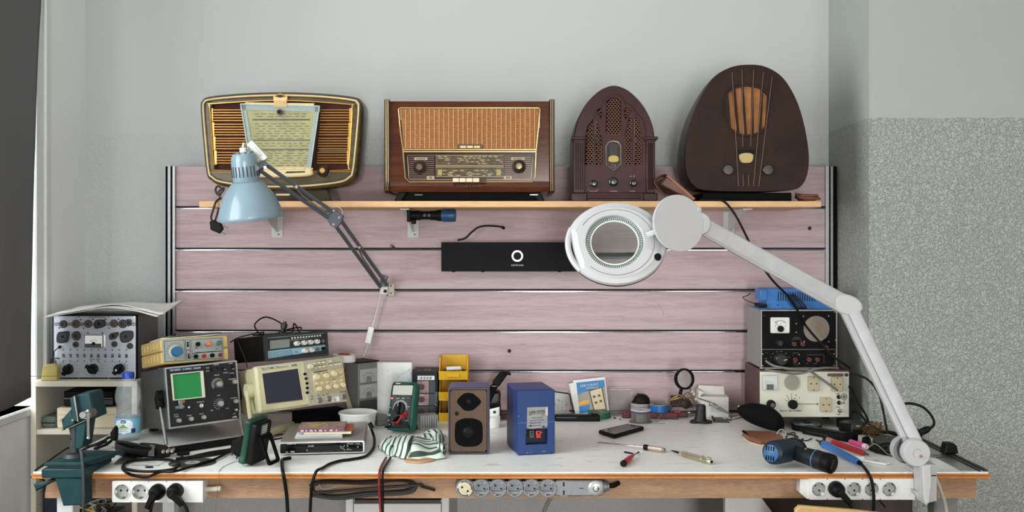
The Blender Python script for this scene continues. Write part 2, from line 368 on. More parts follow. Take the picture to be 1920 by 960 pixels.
for px0, px1, y, mm in ((106, 136, YA+.035, M_leg), (304, 326, 3.25, M_leg), (1752, 1796, YA+.035, M_legd), (1586, 1612, 3.26, M_legd)):
    b = B(); x0 = (px0-960)*y/F; x1 = (px1-960)*y/F; b.box(x0, x1, y, y+.05, 0, za0 if y < 3 else ZB, mm, .003); b.box(x0-.005, x1+.005, y-.004, y+.055, 0, .012, BLACK); b.build('leg', t)
# ------------------------------------------------------------------ slatted wall panel
t = thing('slatwall_panel', 'pink wood slatted display panel with aluminium grooves behind the workbench', 'wall panel', (0, 0, 0))
M_slat = wood('lilac wood slat', (170, 146, 150), (192, 169, 172), (1.1, 22, 22), .5, 13, contrast=(.38, .58), dist=.7)
xl = (330-960)*YP/F; xr = (1547-960)*YP/F
ys = [312, 388.5, 466.5, 544, 620.5, 695.5, 772, 849]
for k in range(7):
    z1 = CZ-(ys[k]-HY)*YP/F-(.006 if k else 0); z0 = CZ-(ys[k+1]-HY)*YP/F+.004
    if k == 6: z0 = .70
    b = B(); b.box(xl, xr, YP+.006 if k >= 5 else YP, YP+.022, z0, z1, M_slat, .0015)
    if k in (4, 1, 5):
        for hx, hy in ([(955, 658)] if k == 4 else [(1518, 428), (735, 461), (738, 465)] if k == 1 else []):
            p = P(hx, hy, YP); b.cyl((p.x, YP-.0006, p.z), (p.x, YP+.002, p.z), .0055 if hx != 735 else .003, mat('hole dark', (30, 20, 18), .8), n=12); b.lathe([(.0055, 0), (.0075, .0004), (.0055, .0008)], (p.x, YP-.0008, p.z), (0, 1, 0), mat('hole rim', (110, 70, 66), .7), 12)
    if k == 3: b.tube([P(x, y, YP-.0003) for x, y in ((1233, 568), (1239, 577), (1243, 585), (1243, 590))], .0016, mat('bare scratch', (196, 166, 130), .7), 5, 3, flat=.5)
    b.build('slat', t)
M_groove = mat('aluminium groove', (150, 158, 166), .1, 1, var=.02)
for k in range(1, 7):
    zc = CZ-(ys[k]-HY)*YP/F
    b = B(); pr = [(YP+.020, zc+.009), (YP+.003, zc-.0046), (YP+.0015, zc-.0036), (YP+.0035, zc-.0015), (YP+.0085, zc+.0005), (YP+.016, zc+.0085)]
    pr = [(YP+.021, zc+.008), (YP+.021, zc-.006), (YP+.004, zc-.0058), (YP+.0040, zc-.0042), (YP+.00405, zc-.0034), (YP+.0042, zc-.0026), (YP+.0045, zc-.0016), (YP+.0055, zc-.0006), (YP+.009, zc+.0012), (YP+.014, zc+.0038), (YP+.016, zc+.008)]
    b.prism(pr, xl, xr, M_groove, axis='x'); b.build('groove_strip', t)
b = B(); b.box(xl, xr, YP+.022, YP+.05, .70, CZ-(314-HY)*YP/F, MATTE); b.build('backing', t)
ztop = CZ-(312-HY)*YP/F
for x0, cols in (((311.5-960), ((0, 5, MATTE), (5, 10, ALU), (10, 14, MATTE), (14, 18.5, ALU))), ((1546.5-960), ((0, 6, ALU), (6, 9, MATTE), (9, 13.5, ALU), (13.5, 21.5, MATTE)))):
    b = B()
    for a, c, mm in cols:
        b.box((x0+a)*YP/F, (x0+c)*YP/F, YP-.012 if mm is ALU else YP-.006, YP+.05, ZT+.002, ztop, mm)
    b.build('side_frame', t)
# ------------------------------------------------------------------ shelf on brackets
YS = 3.30
M_pine = wood('pine shelf', (196, 150, 104), (228, 188, 140), (1, 9, 9), .5, 14)
zs1 = CZ-(377-HY)*YS/F; zs0 = CZ-(388.5-HY)*YS/F
b = B(); b.box((373-960)*YS/F, (1540-960)*YS/F, YS, YP-.001, zs0, zs1, M_pine, .0015)
tag(b.build('wall_shelf'), 'long pale pine shelf carrying four old radios', 'shelf')
M_brk = mat('bracket paint', (196, 198, 196), .4)
for px, lab in ((518, 'grey metal shelf bracket behind the blue lamp shade'), (774, 'grey metal shelf bracket with a torch hanging from it'), (1368, 'grey metal shelf bracket above the white lamp arm')):
    x = (px-960)*3.68/F; w = .02
    t = thing('shelf_bracket', lab, 'bracket', (x, YP, zs0), group='brackets under the radio shelf')
    b = B(); b.prism(rrect(-.021, .021, -.1, -.001, .004), -.004, -.0005, M_brk, .001)
    b.cyl((0.006, -.006, -.088), (.006, -.003, -.088), .003, DGREY, n=10); b.build('wall_plate', t)
    b = B(); b.box(-.016, .016, -.30, -.004, -.006, -.0008, M_brk, .001); b.build('shelf_arm', t)
    b = B(); b.prism([(-.28, -.006), (-.004, -.006), (-.004, -.08), (-.02, -.075)], -.0025, .0025, M_brk, axis='x'); b.build('web', t)
# ------------------------------------------------------------------ radios on the shelf
class Ax:
    """pixels on a plane at depth Y facing the viewer -> local metres from an origin pixel"""
    def __init__(s, px, py, Y): s.px, s.py, s.k = px, py, Y/F
    def __call__(s, x, y): return (x-s.px)*s.k, (s.py-y)*s.k
    def o(s, pts): return [s(*q) for q in pts]
def frompx(px, Y): return (px-HX)*Y/F
YR1 = 3.34
# --- 1: marbled bakelite set
a = Ax(526.5, 377.8, YR1)
M_bak = mat('marbled bakelite', (62, 55, 36), .25, rgb2=(92, 80, 52), scale=10, stretch=(1, 3, 5), coat=.2, detail=6)
M_bakd = mat('dark bakelite', (40, 34, 22), .2, rgb2=(64, 56, 38), scale=12)
M_ivory = mat('ivory trim', (214, 192, 146), .35)
M_gold = mat('gilded metal', (222, 170, 96), .3, 1)
M_cloth1 = mat('dark red speaker cloth', (58, 24, 18), .9, scale=400, var=.3)
M_dial = mat('olive dial', (142, 132, 70), .4, rgb2=(170, 160, 96), scale=25)
t = thing('table_radio', 'brown marbled bakelite radio with gilded louvres and a loose glass dial', 'radio', (frompx(526.5, YR1), YR1, zs1), group='old radios on the shelf')
o1 = cr2([(374, 202), (377, 188), (391, 180), (450, 174), (526, 171.5), (602, 174), (662, 180.5), (676, 188), (679.5, 202), (675, 262), (668, 324), (659, 338), (639, 348), (580, 355), (526, 357), (472, 355), (414, 348), (394, 338), (385, 324), (378.5, 262)], 4)
o1 = a.o(o1)
b = B(); n = len(o1); cx = 0; cz = .19
rings = [(inset(o1, .020), .004), (inset(o1, .010), -.001), (inset(o1, .003), .004), (o1, .014), (inset(o1, -.002), .05), (o1, .10), (inset(o1, .006), .18), (inset(o1, .022), .235), (inset(o1, .05), .25)]
vs = []; fs = []
for r, y in rings: vs += [(u, y, v) for u, v in r]
for k in range(len(rings)-1):
    for i in range(n): j = (i+1) % n; fs.append((k*n+i, k*n+j, (k+1)*n+j, (k+1)*n+i))
fs.append(tuple((len(rings)-1)*n+i for i in range(n)))
b.raw(vs, fs, M_bak)
inn = a.o(cr2([(393, 200), (400, 194), (526, 188), (652, 195), (660, 201), (657, 262), (653, 311), (645, 319), (526, 322), (408, 319), (400, 311), (396, 262)], 4))
fo = inset(o1, .020)
def resamp(o, n, a0=None):
    c = [sum(q[0] for q in o)/len(o), sum(q[1] for q in o)/len(o)]; out = []
    for k in range(n):
        an = 2*PI*k/n; d = (math.cos(an), math.sin(an)); best = 0
        for i in range(len(o)):
            p, q = o[i], o[(i+1) % len(o)]; ex, ez = q[0]-p[0], q[1]-p[1]; den = d[0]*ez-d[1]*ex
            if abs(den) < 1e-12: continue
            px, pz = p[0]-c[0], p[1]-c[1]; tt = (px*ez-pz*ex)/den; uu = (px*d[1]-pz*d[0])/den
            if tt > best and -1e-6 <= uu <= 1+1e-6: best = tt
        out.append((c[0]+d[0]*best, c[1]+d[1]*best))
    return out
NN = 96
ci = [sum(q[0] for q in inn)/len(inn), sum(q[1] for q in inn)/len(inn)]
b.ring(resamp(fo, NN), resamp(inn, NN), .003, .02, M_bak)
b.build('body', t, ang=50)
b = B(); tr = [(u, -.0015, v) for u, v in inset(o1, .0125)]; b.tube(tr, .0031, M_ivory, 6, 0, True); b.build('ivory_trim', t)
b = B(); b.tube([(u, .003, v) for u, v in inn], .0022, M_gold, 6, 0, True); b.build('gilt_trim', t)
b = B(); b.prism(inset(inn, -.002), .021, .026, M_cloth1); b.build('speaker_cloth', t)
for sx in (0, 1):
    for g, (y0, y1) in enumerate(((205, 225), (232, 252), (258.5, 278), (285, 305))):
        b = B()
        for k in range(5):
            y = y0+(y1-y0)*k/4; d = (y-205)*.09
            x0, x1 = ((394+d, 457+d*.7) if sx == 0 else (600-d*.8, 657-d*.45))
            if y < 212: x0 += 0
            p, q = a(x0, y), a(x1, y); b.tube([(p[0], .012, p[1]), (q[0], .012, q[1])], .0024, M_gold, 6, 0)
        xe = (394, 657)[sx]+((y0+y1)/2-205)*(.09, -.055)[sx]; p = a(xe-2.5, y0-3); q = a(xe+2.5, y1+3); b.box(p[0], q[0], .009, .015, q[1], p[1], M_gold); b.build('louvre', t)
for y0, y1 in ((227, 230.5), (254, 257), (280, 283.5)):
    for (x0, x1) in ((396, 458), (597, 656)): b = B(); p = a(x0, y1); q = a(x1, y0); b.box(p[0], q[0], .010, .018, p[1], q[1], M_bak)
b.build('cross_rail', t)
b = B(); dq = a.o([(453, 197), (599, 199), (583, 314), (470, 313)]); b.prism(dq, -.004, .004, M_dial)
zz = lambda y: a(0, y)[1]
for y0, y1 in ((223.5, 226), (262, 264), (279.5, 281.5)): b.box(a(474, 0)[0], a(582, 0)[0], -.0052, -.004, zz(y1), zz(y0), M_bakd)
for r in range(22):
    y = 214+r*4.6
    if any(abs(y-q) < 3 for q in (225, 263, 280)) or y > 311: continue
    x = 477+((r*5) % 9)
    while x < 578:
        w = random.uniform(5, 15); p = a(x, y+.55); q = a(min(x+w, 580), y-.55); b.box(p[0], q[0], -.0046, -.004, p[1], q[1], M_bakd); x += w+random.uniform(3, 9)
b.build('dial', t)
b = B(); gq = a.o([(452, 195), (601, 199), (584, 317), (471, 315)]); b.prism(gq, -.012, -.008, thin('dial glass', (225, 235, 230), .05)); b.ring(gq, inset(gq, .003), -.0125, -.0075, mat('glass edge', (170, 190, 182), .2)); bo = [gq[0], gq[1]]
for (q0, q1, w) in ((gq[0], gq[1], .020), (gq[1], gq[2], .016), (gq[3], gq[0], .016)):
    e = Vector(q1)-Vector(q0); nn = Vector((e.y, -e.x)).normalized()*w; b.prism([q0, q1, (q1[0]+nn.x, q1[1]+nn.y), (q0[0]+nn.x, q0[1]+nn.y)], -.0072, -.0065, thin('frosted glass', (178, 192, 188), .6, .3))
b.build('dial_glass', t)
b = B(); p = a(526, 211); b.cyl((p[0], -.016, p[1]), (p[0], -.006, p[1]), .010, mat('hole ring', (70, 50, 44), .4)); b.cyl((p[0], -.017, p[1]), (p[0], -.010, p[1]), .006, BLACK); b.build('dial_rivet', t)
b = B(); q = a.o([(461, 192), (590, 194), (589, 199), (460, 197)]); b.prism(q, -.006, .006, M_ivory, .001)
q = a.o([(514, 184), (539, 184), (538, 201), (515, 201)]); b.prism(q, -.009, .0, M_ivory)
for k in range(8): p = a(515.5+k*3.2, 196); b.box(p[0]-.0012, p[0]+.0012, -.011, -.008, p[1]-.012, p[1]+.012, M_gold)
q = a.o([(513, 181), (526, 175), (540, 181), (540, 190), (513, 190)]); b.prism(q, -.007, .004, M_gold, .001); b.prism(a.o([(516, 181), (526, 177.5), (537, 181), (526, 184)]), -.0085, .0, M_bakd)
b.build('crest', t)
b = B(); q = a.o(cr2([(470, 316), (530, 313), (582, 314), (587, 320), (582, 330), (520, 333), (470, 331), (464, 322)], 4)); b.prism(q, -.016, .004, M_ivory, .004)
for x in (490, 509, 528, 547, 566): p = a(x, 317); b.box(p[0]-.0155, p[0]+.0155, -.019, -.004, p[1]-.003, p[1]+.004, M_ivory, .002)
q = a.o([(540, 322), (574, 321.5), (574, 324), (536, 325.5)]); b.prism(q, -.0166, -.014, M_bakd)
b.build('push_keys', t)
for x, y in ((606.5, 320.5), (447, 322)):
    p = a(x, y); b = B(); b.lathe([(0, -.022), (.009, -.022), (.0125, -.019), (.013, -.012), (.016, -.010), (.019, -.012), (.0205, -.008), (.0205, .004)], (p[0], 0, p[1]), (0, 1, 0), M_bakd, 28); b.lathe([(0, -.0235), (.008, -.023), (.0105, -.0205), (.0105, -.018)], (p[0], 0, p[1]), (0, 1, 0), M_gold, 24)
    b.build('knob', t)
b = B(); b.tube([(a(390, 0)[0], -.0005, zz(323)), (a(526, 0)[0], -.0005, zz(323)), (a(663, 0)[0], -.0005, zz(322))], .0016, M_gold, 6, 0); b.build('gilt_line', t)
b = B(); b.prism([(-.17, .0), (.17, .0), (.15, .042), (-.15, .042)], .02, .21, M_bakd, .004); q = a.o([(515, 363), (541, 363), (541, 366), (515, 366)]); b.prism(q, .0185, .021, M_ivory); b.build('foot', t)
# loose two-pin cord of radio 1 hanging over the shelf edge
b = B(); Yc = 3.285
cp = [P(417, 354, 3.322), P(408, 349, 3.322), P(404, 357, 3.318), P(410, 366, 3.318), P(417, 359, 3.322), P(420, 352, 3.322), P(409, 361, 3.316), P(414, 371, 3.316), Vector((frompx(409, 3.30), 3.315, zs1+.008)), Vector((frompx(405, 3.29), 3.288, zs1-.004)), P(399, 396, 3.285), P(396, 407, 3.285), P(402, 412, 3.285), P(407, 400, 3.286), P(410, 389, 3.286), P(410, 382, 3.287), ]
cp = [Vector((q.x, q.y, max(q.z, zs1+.006) if q.y > 3.30 else q.z)) for q in cp]
t = thing('radio_power_cord', 'dark brown cord with a two pin plug hanging off the shelf end', 'power cord', cp[9])
O = Matrix.Translation(-cp[9]); M_brn = mat('dark brown cord', (46, 30, 24), .5)
b = B(O); b.tube(cp[:12]+[P(398, 416, 3.285)], .0036, M_brn, 7); b.tube([P(410, 390, 3.283), P(407, 402, 3.283), P(403, 414, 3.284)], .0034, M_brn, 7); b.build('cord', t)
b = B(O); pl = [(-.018, .012), (-.004, .018), (.02, .006), (.026, -.012), (.014, -.026), (-.014, -.014)]; q = P(404, 423, 3.285); b.M = O @ Matrix.Translation(q); b.prism(pl, -.009, .009, BLACK, .003); b.build('plug', t)
b = B(O @ Matrix.Translation(q)); b.tube([(.018, 0, .0), (.042, 0, -.008)], .0022, STEEL, 6, 0); b.tube([(.010, 0, -.020), (.034, 0, -.028)], .0022, STEEL, 6, 0); b.build('pin', t)
# --- 2: wide walnut set with woven grille
a = Ax(880.5, 377.8, YR1); zz = lambda y: a(0, y)[1]; xx = lambda x: a(x, 0)[0]
M_wal = wood('polished walnut', (42, 18, 10), (100, 47, 22), (1, 8, 8), .16, 8, coat=.3)
M_wald = mat('dark lacquer', (32, 15, 10), .2, var=.2, scale=6, coat=.2)
M_str = mat('brass inlay', (196, 166, 112), .3, .6)
M_cane = mat('woven cane', (166, 112, 62), .6, rgb2=(194, 140, 86), scale=120)
M_caned = mat('cane backing', (132, 76, 38), .8, var=.15, scale=200)
t = thing('table_radio', 'wide glossy walnut radio with woven gold grille and cream push keys', 'radio', (frompx(880.5, YR1), YR1, zs1), group='old radios on the shelf')
side = lambda: [(-.012, zz(187)), (.20, zz(187)), (.24, zz(196)), (.255, zz(240)), (.255, zz(362)), (-.002, zz(362)), (-.012, zz(358)), (-.016, zz(350)), (-.010, zz(344)), (-.006, zz(340))]
prof = [(.0, zz(190)), (.2, zz(189)), (.235, zz(196)), (.25, zz(240)), (.25, zz(360)), (.0, zz(360)), (-.006, zz(355)), (-.009, zz(349)), (-.004, zz(343)), (.0, zz(340))]
b = B(); b.prism(prof, xx(731), xx(1030), M_wal, axis='x'); b.build('cabinet', t, ang=25)
for x0, x1 in ((721.5, 731.5), (1029.5, 1039.5)):
    b = B(); b.prism(side(), xx(x0), xx(x1), M_wald, .002, axis='x')
    for k in (.32, .68):
        xm = xx(x0)+(xx(x1)-xx(x0))*k; b.tube([(xm, -.0125, zz(187.5)), (xm, -.0065, zz(340)), (xm, -.0105, zz(345)), (xm, -.0165, zz(351)), (xm, -.012, zz(358))], .0012, M_str, 6, 0)
    b.build('cheek', t)
op = [(748, 203.5), (1012, 203.5), (1009, 245), (1004.5, 282), (1003, 335), (999, 341), (766, 341), (760, 335), (757, 282), (752, 245)]
opo = a.o(op)
b = B(); b.prism(opo, -.0015, .001, M_wald); b.build('front_recess', t)
b = B(); b.tube([(u, -.003, v) for u, v in a.o([(750, 202.5), (1010, 202.5), (1012.5, 205), (1009.5, 245), (1005.5, 282), (1003.5, 332), (998, 341), (768, 341), (760, 333), (756, 282), (751, 245), (747.7, 205)])], .0022, M_str, 6, 0, True); b.build('brass_frame', t)
gq = a.o([(750.5, 204.5), (1010, 204.5), (1005.5, 278.5), (757.5, 278.5)])
b = B(); b.prism(gq, -.0025, -.001, M_caned)
def gx(u, v): # bilinear in the grille quad
    l = Vector(gq[0]).lerp(Vector(gq[3]), v); r = Vector(gq[1]).lerp(Vector(gq[2]), v); return l.lerp(r, u)
for k in range(38):
    v = (k+.5)/38; p, q = gx(0, v), gx(1, v); pts = [(p.x+(q.x-p.x)*i/30, -.0035-.0009*(-1)**(i+k), p.y) for i in range(31)]; b.tube(pts, .0013, M_cane, 4, 0, flat=.6)
b.build('woven_grille', t)
b = B()
for k in range(30):
    x = xx(752+k*8.95)
    zb = zz(278.5); zt = zz(204.5); lo = zb
    if k == 0: lo = zz(225)
    if k == 29: lo = zz(240)
    b.tube([(x, -.0049, zt), (x, -.0049, lo)], .0011, mat('pale cane', (222, 178, 120), .5), 4, 0)
b.build('grille_wires', t)
b = B(); b.box(xx(757), xx(1005), -.005, -.001, zz(281.5), zz(279.5), M_str); b.box(xx(757), xx(1005), -.006, -.001, zz(285.5), zz(283.5), M_str); b.build('divider_strip', t)
b = B(); b.prism(a.o([(859, 271), (904, 271), (905, 279), (858, 279)]), -.009, -.002, mat('badge brown', (84, 62, 50), .4), .001)
for x0, x1 in ((863, 874), (876, 887), (889, 900)): b.box(xx(x0), xx(x1), -.0105, -.008, zz(277.8), zz(274), M_ivory if x0 < 889 else M_str)
b.build('badge', t)
b = B(); b.prism(a.o([(764, 290), (1000, 290), (998, 337), (766, 337)]), -.003, -.001, M_wald)
b.tube([(u, -.004, v) for u, v in a.o([(765, 291.5), (996, 291.5), (998.5, 294), (996, 334), (993, 337), (770, 337), (767, 334), (764.5, 294)])], .0013, mat('inner brass', (160, 132, 112), .35, .7), 5, 0, True)
M_rib = mat('rib bronze', (110, 84, 70), .35, .5)
for k in range(11):
    z = zz(295+k*3.9)
    for x0, x1 in ((767, 814.5), (945.5, 996)): b.box(xx(x0+k*.15), xx(x1-k*.15), -.0055, -.003, z-.0012, z+.0012, M_rib)
b.build('control_panel', t)
M_scale = mat('scale glass', (78, 66, 48), .15, rgb2=(104, 90, 66), scale=60, coat=.6); M_scl = mat('scale print', (178, 160, 120), .5); M_scd = mat('scale dark print', (34, 28, 24), .5)
b = B(); b.box(xx(817), xx(944), -.0045, -.001, zz(331.5), zz(291.5), M_scale)
for y in (291.5, 310.8, 313.2, 331.3): b.box(xx(817), xx(944), -.0052, -.0045, zz(y+.5), zz(y-.3), M_scl)
for k in range(60): b.box(xx(838+k*1.5), xx(838.7+k*1.5), -.0051, -.0045, zz(316.5), zz(314.5), M_scd)
for y in (293.8, 297, 300.2, 303.5, 307, 320, 323.2, 326.5, 329):
    x = 820+random.uniform(0, 4)
    while x < 940:
        w = random.uniform(3, 10); b.box(xx(x), xx(min(x+w, 942)), -.0051, -.0045, zz(y+.6), zz(y-.6), M_scd if random.random() < .55 else M_scl); x += w+random.uniform(1.5, 5)
for x0 in (821, 931): b.box(xx(x0), xx(x0+8), -.0053, -.0045, zz(329), zz(318), mat('scale olive', (150, 138, 72), .4))
b.build('tuning_scale', t)
for x, y, mm in ((787.5, 314, mat('knob taupe', (96, 76, 64), .3)), (973, 312.5, mat('knob olive', (128, 118, 80), .25, .3))):
    p = a(x, y); b = B(); b.lathe([(0, -.030), (.011, -.030), (.0135, -.027), (.014, -.014), (.0165, -.012), (.0185, -.013), (.0225, -.010), (.0235, -.004)], (p[0], 0, p[1]), (0, 1, 0), mat('knob brown', (52, 38, 32), .25), 32)
    b.lathe([(0, -.0315), (.009, -.031), (.0115, -.029), (.0115, -.027)], (p[0], 0, p[1]), (0, 1, 0), mm, 28); b.build('knob', t)
b = B()
for x0, x1, y0, y1 in ((777, 802, 295.5, 300.5), (958, 984, 295.5, 300.5), (800.5, 815, 330, 336.5), (944.5, 960, 330, 336.5)):
    b.prism(rrect(xx(x0), xx(x1), zz(y1), zz(y0), .003), -.0075, -.003, mat('badge ivory', (170, 152, 118), .4), .0008); b.prism(rrect(xx(x0+4), xx(x1-4), zz(y1-1.2), zz(y0+1.2), .001), -.0082, -.007, mat('badge centre', (110, 96, 76), .4))
b.build('name_plates', t)
for k in range(4):
    b = B(); x0 = 849.5+k*12.6; b.box(xx(x0), xx(x0+11.8), -.020, .0, zz(342), zz(334.5), mat('cream key', (218, 202, 176), .3), .0015); b.build('push_key', t)
b = B(); b.box(xx(900), xx(911.5), -.012, 0, zz(340.5), zz(333.5), M_wald, .001); b.build('push_key', t, label='dark empty push key slot')
b = B(); b.text('Schaub-Lorenz', xx(879), zz(348.2), .0145, mat('script dark', (34, 14, 8), .3), y=-.0115, th=.0012, shear=.35, wide=1.02); b.build('script_lettering', t)
for x in (785, 1001):
    b = B(); p = a(x, 365.5); b.box(p[0]-.014, p[0]+.014, -.004, .002, p[1]-.0015, p[1]+.002, CHROME, .001); b.build('badge_clip', t)
b = B(); b.prism([(xx(752), zz(360)), (xx(1012), zz(360)), (xx(1004), 0), (xx(745), 0)], .01, .23, MATTE); b.build('plinth', t)
for s in (-1, 1): b = B(); x = s*.228; b.prism([(x-.014-.006*s, zz(360)), (x+.014-.006*s, zz(360)), (x+.012+.012*s, 0), (x-.012+.012*s, 0)], .002, .24, BLACK, .003); b.build('foot', t)
# --- 3: cathedral set
a = Ax(1151, 377.8, YR1); zz = lambda y: a(0, y)[1]; xx = lambda x: a(x, 0)[0]
M_mah = wood('mahogany', (28, 8, 7), (58, 19, 14), (1, 1, 7), .35, 10, spec=.25, coat=.06)
M_mahl = wood('red mahogany', (36, 9, 7), (70, 21, 15), (6, 6, 1), .4, 12, spec=.25)
M_fret = mat('fretwork lattice', (122, 84, 62), .6, scale=60); M_fbk = mat('fret backing', (12, 5, 4), .9, spec=.05)
t = thing('cathedral_radio', 'small dark red wooden radio with a pointed arch top and fretwork grille', 'radio', (frompx(1151, YR1), YR1, zs1), group='old radios on the shelf')
arch = [(1075, 262)]+cr2([(1075.5, 258), (1080, 234), (1091, 207), (1106, 186), (1125, 169.5), (1140, 162.5), (1151, 160.5), (1162, 162.5), (1178, 170), (1197, 187), (1212, 208), (1223, 234), (1227.5, 258)], 4, False)+[(1228, 262), (1228, 362), (1075, 362)]
ao = a.o(arch)
inn = [(1096, 362)]+[(1096, 262)]+cr2([(1096.5, 250), (1101, 236), (1108, 228), (1112, 222), (1112, 216), (1118, 206), (1127, 200), (1130, 192), (1136, 182), (1146, 177), (1156, 176.5), (1166, 181), (1172, 192), (1176, 194), (1186, 200), (1193, 211), (1195, 214), (1205, 222), (1210, 238), (1211.5, 254)], 3, False)+[(1211.5, 262), (1211.5, 362)]
io = a.o(inn)
b = B(); b.prism(ao, .012, .21, M_mah, .006, ends=(0, 1)); b.build('cabinet', t, ang=50)
# arch frame: build as strips between outer and inner outlines
Nn = 80
def along(o, n):
    L = [0]
    for i in range(1, len(o)): L.append(L[-1]+(Vector(o[i])-Vector(o[i-1])).length)
    out = []
    for k in range(n):
        d = L[-1]*k/(n-1); i = max(j for j in range(len(L)) if L[j] <= d+1e-9); i = min(i, len(o)-2); f = (d-L[i])/max(1e-9, L[i+1]-L[i]); q = Vector(o[i]).lerp(Vector(o[i+1]), min(1, f)); out.append((q.x, q.y))
    return out
A1 = along(a.o([(1075, 362)]+arch[:-2]+[(1228, 362)]), Nn); A2 = along(io, Nn)
b = B(); vs = []; fs = []
for r, y in ((A1, .012), (A1, .0), (inset(A1, .003), -.004), (A2, -.004), (A2, .010)): vs += [(u, y, v) for u, v in r]
for k in range(4):
    for i in range(Nn-1): fs.append((k*Nn+i, k*Nn+i+1, (k+1)*Nn+i+1, (k+1)*Nn+i))
b.raw(vs, fs, M_mah); b.build('arch_moulding', t, ang=50)
b = B(); b.prism(io, .004, .012, M_mahl); b.build('front_panel', t)
for s, x0, x1 in ((-1, 1075, 1096.5), (1, 1211, 1228)):
    b = B()
    b.box(xx(x0), xx(x1), -.006, .0, zz(362), zz(263), M_mah, .002)
    for k in range(4): xm = xx(x0+4.5+k*(x1-x0-9)/3); b.tube([(xm, -.006, zz(268)), (xm, -.006, zz(356))], .0022, M_mah, 6, 0)
    b.build('fluted_column', t)
    b = B(); b.box(xx(x0-4), xx(x1+2.5 if s < 0 else x1+5), -.012, .04, zz(262.5), zz(256.5), M_mah, .0025); b.box(xx(x0-2), xx(x1+2), -.009, .04, zz(265), zz(262.5), M_mah, .001); b.build('capital', t)
    b = B(); b.box(xx(x0-4), xx(x1+4), -.014, .06, 0, zz(362), M_mah, .003); b.build('column_base', t)
b = B(); b.box(xx(1073), xx(1230), .0, .215, 0, zz(361), M_mah, .003); b.box(xx(1098), xx(1200), -.006, 0, zz(372.5), zz(366), M_mahl, .002); b.build('plinth', t)
fr = [a.o([(1138, 190), (1146, 184), (1156, 184), (1164, 190), (1164, 248), (1159, 253), (1142, 253), (1136, 246)]),
      a.o([(1099, 255), (1103, 235), (1107, 222), (1111, 221), (1112.5, 258), (1114, 268), (1112, 309), (1097.5, 309)]), a.o([(1116.5, 226), (1119, 222), (1122, 240), (1128, 256), (1129, 309), (1116.5, 309), (1117, 266), (1120, 262), (1116.5, 255)]),
      a.o([(1172, 254), (1177, 236), (1180, 221), (1184.5, 219), (1184.5, 255), (1183, 262), (1185, 268), (1185, 309), (1172, 309)]), a.o([(1190, 220), (1195, 222), (1200, 240), (1203, 256), (1204, 309), (1190.5, 309), (1190.5, 270), (1193, 262), (1190, 256)]),
      a.o([(1120, 207), (1126, 203), (1129, 208), (1127, 224), (1122, 214)]), a.o([(1171, 203), (1176, 202), (1182, 209), (1177, 218), (1172, 224)])]
for q in fr:
    b = B(); b.prism(q, .0025, .006, M_fbk); xs = [u for u, v in q]; zs = [v for u, v in q]
    def inside(u, v):
        c = False
        for i in range(len(q)):
            (x1, y1), (x2, y2) = q[i-1], q[i]
            if (y1 > v) != (y2 > v) and u < (x2-x1)*(v-y1)/(y2-y1)+x1: c = not c
        return c
    d = .0105; r = 0; z = min(zs)
    while z < max(zs):
        x = min(xs)+(d/2 if r % 2 else 0)
        while x < max(xs):
            if inside(x, z+.003):
                for k in range(3):
                    an = PI/2+k*2*PI/3; e = (x+.0050*math.cos(an), z+.003+.0050*math.sin(an))
                    if inside(*e): b.tube([(x, .002, z+.003), (e[0], .002, e[1])], .0011, M_fret, 4, 0)
            x += d
        z += d*.62; r += 1
    b.tube([(u, .003, v) for u, v in q], .0018, M_mah, 5, 0, True); b.build('fret_grille', t)
p = a.o([(1136, 274), (1141, 266.5), (1150, 264.5), (1159, 266.5), (1164, 274), (1164, 308), (1150, 320), (1136, 308)])
b = B(); b.prism(p, -.002, .006, M_mah, .001); b.tube([(u, -.003, v) for u, v in p], .0016, mat('tarnished brass', (150, 140, 120), .35, .8), 6, 0, True); b.prism(a.o([(1141, 276), (1159, 276), (1159, 304), (1141, 304)]), -.0028, -.001, BLACK)
b.prism(a.o([(1142, 269), (1158, 269), (1158, 291), (1142, 291)]), -.0034, -.001, mat('dial smoke', (52, 50, 48), .15)); b.prism(a.o(cr2([(1142, 294), (1150, 291.5), (1158.5, 294), (1158, 303), (1142, 303)], 4)), -.004, -.001, mat('dial amber', (172, 148, 66), .4))
q = a(1150, 311); b.tube([(q[0]+.006*math.cos(k*.63), -.003, q[1]+.006*math.sin(k*.63)) for k in range(10)], .0008, mat('tarnished brass', (0, 0, 0)), 5, 0, True); b.build('dial_window', t)
for x, y, r in ((1113.5, 344.5, .0125), (1150, 341, .0155), (1187.5, 343.5, .0125)):
    q = a(x, y); b = B(); b.lathe([(0, -.024), (r*.55, -.0235), (r*.72, -.021), (r*.78, -.012), (r, -.010), (r*1.04, -.006), (r, .005)], (q[0], 0, q[1]), (0, 1, 0), mat('knob black', (26, 28, 30), .2), 24); b.build('knob', t)
b = B()
for x, s in ((1113, 'VOLUME'), (1150, 'TUNING'), (1186, 'TONE')): b.text(s, xx(x), zz(358.5), .0062, mat('faded gilt ink', (170, 140, 120), .5), y=.0032, wide=1.1)
b.text('AM   FM', xx(1186), zz(330.5), .0055, mat('faded gilt ink', (0, 0, 0)), y=.0032)
for x in (1103, 1121): b.box(xx(x-2), xx(x+2), .0026, .004, zz(355.3), zz(354.7), mat('faded gilt ink', (0, 0, 0)))
b.build('lettering', t)
